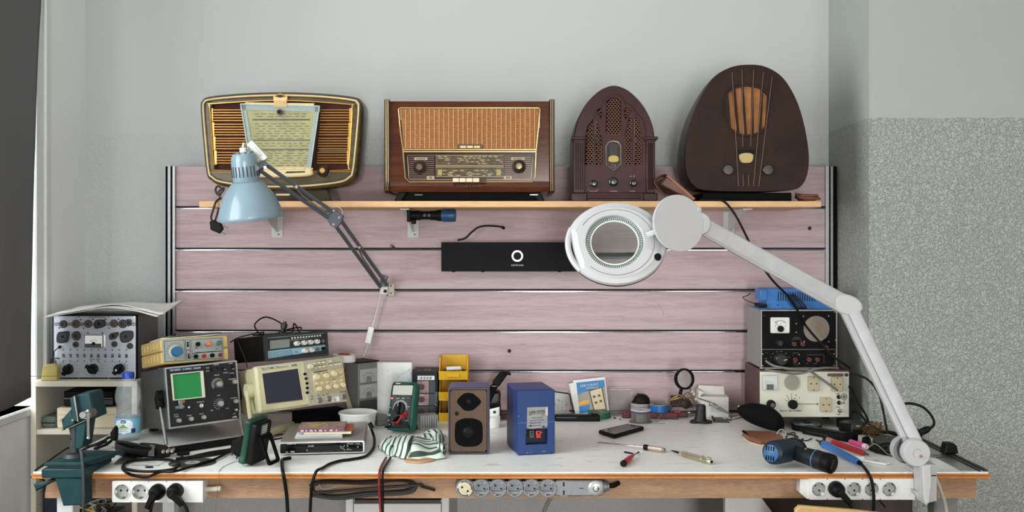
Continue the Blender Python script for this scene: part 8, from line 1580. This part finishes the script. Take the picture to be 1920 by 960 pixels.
b.build('battery_cap', t)
b = B(O_); p = h0+hn*.042+Vector((.0, -.012, .019)); b.ball(p, .0045, GREY, 10); b.build('trigger_stud', t)
# round discs by the supply
c = Vector((Pz(1513, 3.37), 3.375, ZT)); t = thing('round_dish', 'round black dish with a shiny grey top before the white soldering supply', 'dish', c); b = B(); b.lathe([(0, 0), (.046, 0), (.049, .003), (.049, .016), (.046, .019), (0, .019)], (0, 0, 0), (0, 0, 1), BLACK, 40); b.build('dish', t); b = B(); b.lathe([(.045, .0192), (.043, .0225), (.024, .0215), (.022, .0225), (.018, .0228), (.016, .0195), (0, .0195)], (0, 0, 0), (0, 0, 1), mat('gloss grey', (88, 100, 108), .15), 40); b.lathe([(0, .0198), (.014, .0198), (.014, .025), (.011, .027), (0, .027)], (.002, 0, 0), (0, 0, 1), BLACK, 24); b.build('top_plate', t)
c = Vector((Pz(1601, 3.34), 3.352, ZT)); t = thing('puck_case', 'black puck shaped case with a yellow mark beside the brass wool', 'case', c); b = B(); b.lathe([(0, 0), (.043, 0), (.045, .003), (.045, .026), (.042, .029), (0, .029)], (0, 0, 0), (0, 0, 1), BLACK, 36); b.lathe([(0, .0292), (.036, .0292), (.037, .030)], (0, 0, 0), (0, 0, 1), DGREY, 36); b.build('puck', t); b = B(); b.prism([(-.020, .031), (.018, .031), (.021, .0), (-.021, .0)], -.052, -.040, mat('slate tab', (54, 56, 58), .45), .002); b.prism([(-.021, .014), (.021, .014), (.021, .0), (-.021, .0)], -.068, -.052, BLACK, .002); b.build('tab', t); b = B(); b.prism(ell(0, .0255, .008, .0028, 14), -.0528, -.0515, mat('yellow mark', (206, 160, 40), .4)); b.build('yellow_mark', t)
# brass wool
rr = random.Random(21); c = T(1642, 822); b = B(); M_bw = mat('brass wool', (128, 98, 54), .4, .6, rgb2=(86, 62, 34), scale=80)
for k in range(70):
    pts = []; p = Vector((rr.gauss(0, .012), rr.gauss(0, .011), abs(rr.gauss(.018, .010))+.002))
    for j in range(5): pts.append(Vector((max(-.028, min(.028, p.x)), max(-.026, min(.026, p.y)), max(.002, min(.048, p.z))))); p = p+Vector((rr.uniform(-.018, .018), rr.uniform(-.018, .018), rr.uniform(-.012, .012)))
    b.tube(pts, .0013, M_bw, 4, 3, flat=.5)
b.ball((0, 0, .019), .019, mat('brass wool core', (66, 48, 26), .7), 12, (1.05, 1, .95)); tag(b.build('brass_wool', None, (c.x, c.y+.02, ZT)), 'rough ball of brass wool beside the puck shaped case', 'brass wool')
# black battery brick, lighter pens
def bar3(b, p, q, w, h, m, ch=.003): beam(b, p, q, w, h, m, side=(0, 0, 1))
t, L = tool('battery_pack', 'long black rectangular battery pack before the round dish', 'battery pack', (1508, 812.5), (1602, 830)); b = B(); b.box(0, L, -.017, .017, 0, .026, BLACK, .004); b.build('pack', t); b = B(); b.box(L-.03, L+.004, -.0175, .0175, .001, .028, MATTE, .004); b.build('end_cap', t); b = B(); b.box(.02, L*.55, -.0176, -.017, .010, .0115, DGREY); b.build('seam', t)
t, L = tool('marker_pen', 'red marker pen with a printed pale sleeve and black cap', 'marker', (1546, 827), (1622, 856), .0085); b = B(); b.lathe([(0, .018), (.0078, .018), (.0082, .03), (.0082, .054), (0, .054)], (0, 0, 0), X, mat('printed sleeve', (198, 176, 166), .5, rgb2=(120, 60, 60), scale=250), 14); b.build('sleeve', t); b = B(); b.lathe([(0, .052), (.0083, .052), (.0088, .075), (.0085, L-.02), (.0066, L-.004), (0, L-.002)], (0, 0, 0), X, RED, 14); b.build('barrel', t); b = B(); b.lathe([(0, 0), (.0065, 0), (.0085, .004), (.0085, .019), (0, .019)], (0, 0, 0), X, BLACK, 14); b.build('cap', t); b = B(); b.lathe([(0, L-.003), (.004, L-.003), (.0035, L+.016), (0, L+.016)], (0, 0, 0), X, mat('dull green', (56, 78, 60), .4), 12); b.build('tip', t)
t, L = tool('highlighter', 'short pink cylinder with a pale end resting on the red marker', 'highlighter', (1594, 838), (1625, 848), .0165); b = B(); b.lathe([(0, 0), (.0065, 0), (.008, .003), (.008, L-.012), (0, L-.012)], (0, 0, 0), X, mat('hot pink', (206, 64, 128), .35), 18); b.build('barrel', t); b = B(); b.lathe([(0, L-.013), (.0083, L-.013), (.0083, L), (.007, L+.002), (.003, L+.0005), (0, L+.0005)], (0, 0, 0), X, mat('pink white', (226, 190, 206), .35), 18); b.build('end_cap', t)
t, L = tool('plastic_pry_tool', 'white flat plastic pry tool beside the blue soldering iron', 'pry tool', (1592, 860), (1664, 872)); b = B(); b.prism(rpoly([(.0, -.004, 0), (.035, -.012, 0), (L, -.014, 0), (L+.004, .012, 0), (L-.02, .016, 0), (.03, .008, 0)], .006), 0, .006, mat('ivory white', (222, 222, 214), .4), .0015, axis='z'); b.ring(ell(L-.035, .004, .008, .006, 18), ell(L-.035, .004, .0065, .0048, 18), .006, .0066, GREY, axis='z'); b.build('blade', t); b = B(); b.prism([(.012, -.008), (.04, -.012), (.046, .002), (.02, .006)], .004, .012, mat('ivory white', (0, 0, 0)), .002, axis='z'); b.build('grip', t)
# soldering iron
t, L = tool('soldering_iron', 'bright blue handled soldering iron pointing at the battery pack', 'soldering iron', (1530, 832), (1612, 876), .0122)
b = B(); b.lathe([(0, 0), (.0025, .002), (.0035, .012), (.0042, .02), (.0042, .06), (0, .06)], (0, 0, 0), X, mat('iron tip', (92, 74, 66), .35, .7), 12); b.build('tip', t)
b = B(); b.lathe([(0, .046), (.0075, .046), (.0105, .052), (.011, .062), (0, .062)], (0, 0, 0), X, BLACK, 16); b.build('collar', t)
b = B(); b.lathe([(0, .060), (.0105, .060), (.0108, .085), (.0095, L-.03), (.008, L-.008), (0, L-.006)], (0, 0, 0), X, mat('iron blue', (38, 106, 176), .35), 16); b.build('handle', t)
b = B(); b.prism([(.085, -.007), (.100, -.006), (.098, .006), (.083, .005)], .0096, .0112, mat('grey tag', (0, 0, 0)), axis='z'); b.build('label', t)
Mi = W2L(t); b = B(); b.tube([Vector((L-.010, 0, 0)), Vector((L+.012, 0, -.002)), Mi @ Vector((P(1625, 884, 2.75).x, 2.750, ZT+.007)), Mi @ P(1634, 900, 2.738), Mi @ P(1638, 925, 2.738), Mi @ P(1638, 950, 2.74), Mi @ P(1637, 975, 2.74)], .0045, CORD, 8); b.cyl((L-.012, 0, 0), (L+.006, 0, -.001), .0065, BLACK, n=12); b.build('cord', t)
# eyeglasses and dark odds
t = thing('eyeglasses', 'black frame eyeglasses with bent arms in the dark clutter by the lamp base', 'glasses', (T(1672, 848).x, 2.975, ZT))
b = B(); 
for x in (-.032, .034): b.tube([(x+.026*math.cos(k*PI/8), .004*math.sin(k), .020+.016*math.sin(k*PI/8)) for k in range(16)], .003, BLACK, 6, 0, True)
b.tube([(-.006, 0, .024), (.002, -.004, .028), (.008, 0, .024)], .003, BLACK, 6); b.build('frame', t)
for s in (-1, 1): b = B(); b.tube([(s*.06, 0, .024), (s*.064, .03, .022), (s*.05, .09, .016), (s*.046, .11, .006)], .003, BLACK, 6); b.build('temple', t)
for lab, nm, pts, h, mm in (('black curved plastic strip lying topmost in the clutter by the lamp arm', 'plastic_strip', [(1636, 828), (1654, 824), (1676, 828), (1688, 826), (1690, 842), (1664, 841), (1642, 839)], .016, mat('soot grey', (48, 47, 46), .5)), ('black tapered plastic part lying lowest in the clutter by the lamp base', 'plastic_part', [(1618, 838), (1640, 850), (1698, 862), (1696, 850), (1650, 840)], .012, BLACK), ('small black round socket beside the battery pack end', 'socket_part', [(1616, 830), (1628, 827), (1633, 833), (1629, 840), (1617, 839)], .017, MATTE)):
    q_ = ground(pts); o_ = sum(q_, Vector())/len(q_); b = B(); b.prism(rpoly([(v.x-o_.x, v.y-o_.y, 0) for v in q_], .006), 0, h, mm, .002, axis='z'); b.lathe([(0, h-.001), (.008, h-.001), (.006, h+.006), (0, h+.006)], (0, 0, 0), (0, 0, 1), mm, 14); tag(b.build(nm, None, (o_.x, o_.y, ZT)), lab, 'plastic part')
b = B(); pts = [P(1630, 838, 2.92), P(1640, 832, 2.90), P(1652, 840, 2.88), P(1664, 851, 2.87), P(1676, 853, 2.87), P(1690, 847, 2.88), P(1700, 843, 2.89)]; b.tube([Vector((v.x, v.y, max(v.z, ZT+.022))) for v in pts], .0013, mat('silver thread', (150, 146, 140), .4, .5), 6); tag(b.build('bare_wire'), 'thin bright bare wire bent over the dark clutter', 'wire')
b = B(); o_ = T(1752, 838); b.prism([(-.026, 0), (.016, 0), (.012, .022), (.004, .030), (-.018, .030)], -.01, .03, BLACK, .004); tag(b.build('rubber_wedge', None, (T(1748, 835).x, 2.98, ZT+.0055)), 'black rubber wedge standing at the bench end behind the lamp base', 'wedge')
b = B(); b.tube([(-.01, 0, .004), (.0, -.008, .004), (.018, -.006, .004), (.022, .004, .004), (.012, .010, .004), (-.004, .006, .004)], .0028, mat('clip bronze', (120, 116, 100), .35, .7), 7, 5, True); tag(b.build('metal_ring', None, (T(1750, 858).x, T(1750, 858).y, ZT)), 'small bent metal ring lying beside the lamp base', 'ring')
# ------------------------------------------------------------------ power strips on the apron
M_soc = mat('socket white', (222, 224, 220), .35); M_socs = mat('socket well shaded', (172, 174, 170), .45)  # well grey puts the recess shading into the colour
def schuko(t, x, z, r, m, mw, y=0, rot=0, adapter=False, name='socket'):
    b = B(Matrix.Translation((x, y, z)) @ Matrix.Rotation(rot, 4, 'Y'))
    b.lathe([(r*1.02, -.0012), (r*.95, -.0015), (r*.93, .003), (r*.91, .0145), (0, .0145)], (0, 0, 0), (0, 1, 0), mw, 32)
    b.ring(ell(0, 0, r*1.03, n=32), ell(0, 0, r*.95, n=32), -.0018, .0005, m)
    for dx in (-.0092, .0092): b.cyl((dx, .0132, 0), (dx, .0147, 0), .0030, INKB, n=10)
    for s in (-1, 1): b.box(-.0022, .0022, -.0005, .013, s*r*.84-.002, s*r*.84+.002, STEEL); b.box(s*r*.84-.0022, s*r*.84+.0022, .002, .013, -.0042, .0042, m)
    return b.build(name, t)
def cells(b, xs, r, h, x0, x1, m, zc=0):
    e = [x0]+[(p+q)/2 for p, q in zip(xs, xs[1:])]+[x1]
    for i, x in enumerate(xs):
        a_ = max(e[i], x-r*1.5); c_ = min(e[i+1], x+r*1.5); b.ring(rs_about([(a_, -h), (c_, -h), (c_, h), (a_, h)], (x, zc), 48), [(x+r*math.cos(2*PI*k/48), zc+r*math.sin(2*PI*k/48)) for k in range(48)], 0, .016, m)
        if a_ > e[i]+1e-6: b.box(e[i], a_, 0, .016, -h, h, m)
        if c_ < e[i+1]-1e-6: b.box(c_, e[i+1], 0, .016, -h, h, m)
def plug(lab, x, y, Y, pts, rot):
    c = P(x, y, Y); t = thing('mains_plug', lab, 'plug', c); b = B(); b.lathe([(0, -.030), (.011, -.030), (.016, -.026), (.0205, -.014), (.0215, -.004), (.0215, .006), (0, .006)], (0, 0, 0), (0, 1, 0), BLACK, 28); b.build('body', t)
    b = B(Matrix.Translation((0, -.028, 0)) @ Matrix.Rotation(rot, 4, 'Y')); b.prism([(-.010, .002), (.010, .002), (.0065, -.042), (-.0065, -.042)], -.010, .012, BLACK, .003); b.build('cable_boot', t)
    b = B(Matrix.Translation(-c)); b.tube(pts, .0045, CORD, 8); b.build('cord', t)
def strip(name, lab, px0, px1, py0, py1, Y, m):
    c = P((px0+px1)/2, (py0+py1)/2, Y); return thing(name, lab, 'power strip', c, group=None), Y/F, (px0+px1)/2, (py0+py1)/2
t, k, cx, cy = strip('power_strip', 'white four socket power strip under the bench edge near the vise', 210.5, 380, 902, 942, 2.762, M_soc)
w = 85*k; h = 20*k; b = B(); b.prism(rrect(-w, w, -h, h, .006), .0155, .05, M_soc, .003); cells(b, [(x-cx)*k for x in (229.5, 262, 295.5, 329)], .0205, h, -w, w, M_soc, (cy-922)*k); b.build('housing', t)
for x in (229.5, 262, 295.5, 329): schuko(t, (x-cx)*k, (cy-922)*k, .0218, M_soc, M_socs, y=-.0008)
b = B(); p = ((397-cx)*k-.012); b.tube([(w, .03, 0), (w+.018, .03, 0), (w+.042, .028, .002)], .0075, mat('cable sleeve', (206, 196, 184), .5), 10); b.build('cable_sleeve', t)
plug('black mains plug in the white strip near the vise, first of two', 295.5, 922, 2.756, [P(291, 934, 2.73), P(285, 945, 2.725), P(280, 975, 2.73)], .45)
plug('black mains plug at the end of the white strip near the vise', 329, 921, 2.756, [P(338, 938, 2.73), P(348, 950, 2.725), P(356, 975, 2.73)], -.75)
t, k, cx, cy = strip('power_strip', 'silver grey power strip with six round sockets and a power button', 855, 1133, 899.5, 931.5, 2.768, None)
M_sg = mat('strip silver', (128, 132, 136), .4, .3); M_sgw = mat('strip well', (140, 144, 148), .4); w = 139*k; h = 15*k
b = B(); oh = []; 
b.prism(rrect((1038-cx)*k, w, -h, h, .014), 0, .044, M_sg, .003); b.box((885-cx)*k, (1045-cx)*k, .004, .044, -h*.8, -h*.45, M_sg); b.box((885-cx)*k, (1045-cx)*k, .004, .044, h*.45, h*.8, M_sg); b.box((885-cx)*k, (1045-cx)*k, .0155, .044, -h*.8, h*.8, M_sg)
for x in (872, 902.5, 934, 965.5, 997, 1028): b.lathe([(0, .044), (.0258, .044), (.0258, .001), (.0245, -.001), (.0205, -.001), (.0205, .0155), (0, .0155)], ((x-cx)*k, 0, 0), (0, 1, 0), M_sg, 32)
b.build('housing', t)
for i, x in enumerate((872, 902.5, 934, 965.5, 997, 1028)): schuko(t, (x-cx)*k, 0, .0212, M_sg, M_sgw, y=-.0018, rot=.5)
b = B(); x = (872-cx)*k; b.lathe([(0, -.008), (.0165, -.008), (.018, -.004), (.018, .010)], (x, 0, 0), (0, 1, 0), mat('cream adapter', (206, 198, 168), .4), 28); b.M = Matrix.Translation((x, 0, 0)) @ Matrix.Rotation(.6, 4, 'Y'); b.box(-.021, .021, -.0105, -.004, -.009, .009, mat('cream adapter', (0, 0, 0)), .002)
for s in (-1, 1): b.cyl((s*.0095, -.0112, 0), (s*.0095, -.009, 0), .0032, INKB, n=12)
tag(b.build('plug_adapter', None, t.location), 'round cream plug adapter in the end socket of the silver strip', 'adapter')
x = (1057-cx)*k; b = B(); b.ring(ell(x, 0, .0225, n=32), ell(x, 0, .021, n=32), -.001, .001, M_sgw)
for dz in (.0115, -.0115): b.box(x-.0045, x+.0045, -.0012, .001, dz-.0075, dz+.0075, STEEL); b.box(x-.0028, x+.0028, -.0016, .001, dz-.006, dz+.006, INKB)
b.build('usb_socket', t)
b = B(); x = (1117-cx)*k; b.lathe([(0, -.006), (.012, -.0055), (.019, -.003), (.0215, .0005)], (x, 0, 0), (0, 1, 0), mat('button silver', (190, 194, 196), .3, .4), 36); arc(b, lambda *_: (x, 0), 0, 0, .0075, 120, 420, INKB, .0011, -.0105); b.box(x+.002, x+.009, -.0066, -.005, -.0009, .0009, INKB); b.build('power_button', t)
b = B(); x = (1090-cx)*k; b.box(x-.0065, x+.0065, -.0008, .001, -.0009, .0009, INKB); b.build('dash_mark', t)
b = B(); b.lathe([(0, 0), (.017, 0), (.0165, .008), (.012, .010), (.0115, .016), (0, .016)], (w-.001, .022, 0), (1, 0, 0), M_sg, 20); b.tube([(w+.014, .022, 0), (w+.03, .022, .002), (w+.044, .03, .008)], .0065, BLACK, 8); b.build('cable_entry', t)
t, k, cx, cy = strip('power_strip', 'white five socket power strip under the bench edge near the lamp clamp', 1502, 1716, 897.5, 937, 2.762, M_soc)
w = 107*k; h = 19.75*k; b = B(); b.prism(rrect(-w+.021, w, -h, h, .006), .0155, .05, M_soc, .003); cells(b, [(x-cx)*k for x in (1535, 1568, 1601, 1634, 1667)], .0192, h, -w+.021, w, M_soc, (cy-917)*k); b.prism([(-w, h*.9), (-w+.03, h), (-w+.03, -h), (-w+.018, -h), (-w, -h*.45)], .006, .05, M_soc, .002); b.build('housing', t)
for x in (1535, 1568, 1601, 1634, 1667): schuko(t, (x-cx)*k, (cy-917)*k, .0205, M_soc, M_socs, y=-.0008, rot=.9)
plug('black mains plug in the white strip near the lamp clamp', 1568, 917, 2.756, [P(1583, 938, 2.73), P(1594, 948, 2.725), P(1606, 975, 2.73)], -.75)
b = B(); b.tube([P(1640, 932, 2.80), P(1650, 940, 2.80), P(1660, 951, 2.80)], .0022, CORD, 6); tag(b.build('cord_end'), 'short black cord end sticking out below the strip near the lamp clamp', 'cord')
# coiled leads on the apron
YC = 2.798; M_ck = mat('coil black', (26, 25, 25), .45)
lp = [(584, 912), (592, 904), (620, 901), (680, 903), (735, 898), (765, 900), (776, 908), (770, 918), (740, 922), (690, 924), (640, 930), (605, 928), (588, 920)]
b = B(); pts = []
for r in range(4):
    for i, (x, y) in enumerate(lp): pts.append(P(x+r*2-3+math.sin(i+r)*2, y+2+(-2.5+r*1.7)*(1 if y > 910 else .6), YC-.007*(r % 2)-.001*r))
b.tube(pts+[P(776, 910, YC-.012), P(790, 912, YC-.01), P(816, 919, YC-.006)], .0042, M_ck, 7, 4); tag(b.build('coiled_cable'), 'coil of black cable hung along the bench apron below the cloth', 'cable')
b = B(); b.tube([P(598, 908, 2.778), P(604, 917, 2.776), P(620, 916, 2.776), P(632, 911, 2.778)], .0014, mat('teal wire', (90, 140, 150), .4), 6); tag(b.build('teal_wire'), 'thin pale teal wire in the coil of black cable', 'wire')
# ------------------------------------------------------------------ below the bench
t = thing('drawer_unit', 'white cabinet with an open framed front under the middle of the bench', 'cabinet', (Pz(745, 3.0), 3.0, 0)); M_cab = mat('cabinet white', (214, 216, 212), .45, var=.02); k = 3.0/F; w = 97*k; h = P(0, 932, 3.0).z
b = B(); b.box(-w, -w+.022, 0, .45, 0, h, M_cab, .002); b.box(w-.022, w, 0, .45, 0, h, M_cab, .002); b.box(-w+.022, w-.022, .02, .45, h-.030, h-.012, M_cab); b.box(-w+.022, w-.022, .43, .45, 0, h-.03, M_cab); b.box(-w+.022, w-.022, .02, .43, 0, .02, M_cab); b.build('carcass', t)
b = B(); b.box(-w+.024, w-.024, .0, .018, h-.075, h-.020, M_cab, .002); b.box(-w+.026, w-.026, .004, .02, h-.018, h-.010, mat('metal rack', (60, 58, 54), .5)); b.build('drawer_front', t)
b = B(); b.box(.02, w-.03, .004, .02, h-.16, h-.085, mat('drawer gap', (120, 124, 124), .6)); b.box(-w+.024, .015, .002, .02, h-.16, h-.08, M_cab, .002); b.build('drawer_front', t)
t = thing('side_cabinet', 'white cabinet side with a dark brown front panel under the wall end of the bench', 'cabinet', (Pz(1540, 3.05), 3.05, 0)); x0 = Pz(1358, 3.05)-t.location.x; x1 = Pz(1716, 3.05)-t.location.x
h = .655; b = B(); b.box(x0+.06, x1, .02, .16, .02, h, mat('dark brown panel', (62, 54, 48), .6, var=.05), .002); b.box(x0+.06, x1, .01, .17, 0, .02, BLACK); b.build('front_panel', t)
b = B(); b.prism([(x0, h), (x0+.075, h), (x0+.30, h-.30), (x0+.30, .02), (x0, .02)], -.012, .018, M_cab, .001); b.build('side_board', t)
t = thing('chair', 'tan wooden chair back just below the strip near the lamp clamp', 'chair', (Pz(1560, 2.62), 2.62, 0)); a = Ax(1560, 0, 2.62); kz = lambda y: P(0, y, 2.62).z
M_ch = mat('tan plywood', (196, 160, 104), .5, var=.06); b = B(); b.prism([a(1492, 0)[:1]+(kz(956),), a(1500, 0)[:1]+(kz(949),), a(1600, 0)[:1]+(kz(957),), a(1680, 0)[:1]+(kz(966),), a(1684, 0)[:1]+(kz(1100),), a(1488, 0)[:1]+(kz(1100),)], 0, .02, M_ch, .004); b.build('backrest', t)
b = B(); b.box(a(1480, 0)[0], a(1690, 0)[0], -.40, -.01, .43, .455, M_ch, .006); b.build('seat', t)
for x in (1488, 1676): b = B(); b.tube([(a(x, 0)[0], -.01, 0), (a(x, 0)[0], -.01, kz(1000))], .012, STEEL, 10, 0); b.build('leg', t); b = B(); b.tube([(a(x, 0)[0], -.37, 0), (a(x, 0)[0], -.37, .43)], .012, STEEL, 10, 0); b.build('leg', t)
b = B(); b.tube([P(1037, 928, 3.3), P(1026, 945, 3.3), P(1012, 980, 3.3)], .0065, mat('grey conduit', (140, 142, 140), .5), 8); b.tube([P(1037, 928, 3.3), P(1037, 920, 3.3)], .0065, mat('grey conduit', (0, 0, 0)), 8, 0); tag(b.build('grey_cable'), 'grey cable slanting down below the silver power strip', 'cable')
t = thing('wire_bin', 'tangle of yellow and brown wires under the bench behind the vise', 'wires', (Pz(178, 3.1), 3.1, 0)); rr = random.Random(31); b = B(); zt_ = P(0, 945, 3.1).z
for k in range(10): b.tube([(rr.uniform(-.05, .05), rr.uniform(-.05, .05), zt_-.05), (rr.uniform(-.05, .05), rr.uniform(-.05, .05), zt_-.01), (rr.uniform(-.05, .05), rr.uniform(-.05, .05), zt_+.012*rr.random()), (rr.uniform(-.06, .06), rr.uniform(-.05, .05), zt_-.02)], .0022, rr.choice([mat('ochre wire', (186, 150, 70), .5), mat('umber', (0, 0, 0)), CORD, GREY]), 6)
b.build('wires', t); b = B(); b.ring(rrect(-.07, .07, -.07, .07, .01), rrect(-.066, .066, -.066, .066, .008), 0, zt_-.025, DGREY, axis='z'); b.box(-.066, .066, -.066, .066, zt_-.20, zt_-.19, DGREY); b.build('bin', t)
# ------------------------------------------------------------------ print belongs to its panel; small pieces hang under their part
def stem_(o): return o.name.split('.')[0]
def merge(o, into):
    bm = bmesh.new(); bm.from_mesh(into.data); off = len(into.data.materials); me = o.data.copy()
    me.transform(into.matrix_basis.inverted() @ o.matrix_basis)
    n = len(bm.faces); bm.from_mesh(me); bm.faces.ensure_lookup_table()
    for f_ in bm.faces[n:]: f_.material_index += off
    for m in o.data.materials: into.data.materials.append(m)
    bm.to_mesh(into.data); bm.free(); bpy.data.meshes.remove(me); bpy.data.objects.remove(o)
PRINT = {'panel_lettering', 'lettering', 'script_lettering', 'plate_lettering', 'panel_markings', 'scratches', 'dash_mark', 'seam', 'grip_line', 'name_strip', 'printed_panels', 'cover_print', 'gilt_line', 'sticker'}
BASES = ('maker_plate', 'front_panel', 'control_panel', 'face', 'cabinet', 'body', 'carton', 'case_body', 'pack', 'cover', 'pages', 'tray', 'housing', 'shell')
UNDER = {'core': 'tape', 'knob_cap': 'selector_knob', 'dial_rivet': 'dial_glass', 'tommy_bar': 'screw_hub', 'jaw_plate': 'sliding_jaw', 'led_ring': 'head_shell', 'lens_rim': 'head_shell', 'head_handle': 'head_shell', 'cover_hinge': 'lens_cover', 'clamp_screw': 'table_clamp', 'joint_screw': 'base_joint', 'cord_collar': 'lamp_cap', 'speaker_ring': 'speaker_cloth', 'blue_band': 'handle', 'trigger_stud': 'handle', 'vent_cap': 'head', 'chuck': 'head', 'yellow_mark': 'tab', 'cable_boot': 'body', 'label_holder': 'shell', 'string_loop': 'leather', 'clear_film': 'panel', 'screen': 'screen_bezel', 'push_button': 'front_panel', 'usb_socket': 'front_panel', 'centre_label': 'disc', 'lid_flap': 'carton', 'grille_wires': 'woven_grille', 'end_plate': 'finned_block', 'badge_clip': 'cabinet', 'end_cap': 'handle', 'collar': 'handle'}
for r in [o for o in bpy.data.objects if o.parent is None and o.type == 'EMPTY']:
    kids = {}
    for c in list(r.children): kids.setdefault(stem_(c), []).append(c)
    for s in list(kids):
        if s in PRINT:
            for k in BASES:
                if k in kids and k != s:
                    for c in kids[s]: merge(c, kids[k][0])
                    del kids[s]; break
    for s, k in UNDER.items():
        if s in kids and k in kids:
            for c in kids[s]:
                p = kids[k][-1] if s == 'knob_cap' else kids[k][0]; w = c.matrix_basis.copy(); c.parent = p; c.matrix_basis = p.matrix_basis.inverted() @ w
for o in bpy.data.objects:
    if o.parent is None and o.type in ('MESH', 'EMPTY') and abs(o.location.z-ZT) < 2e-4: o.location.z = ZT+.0007
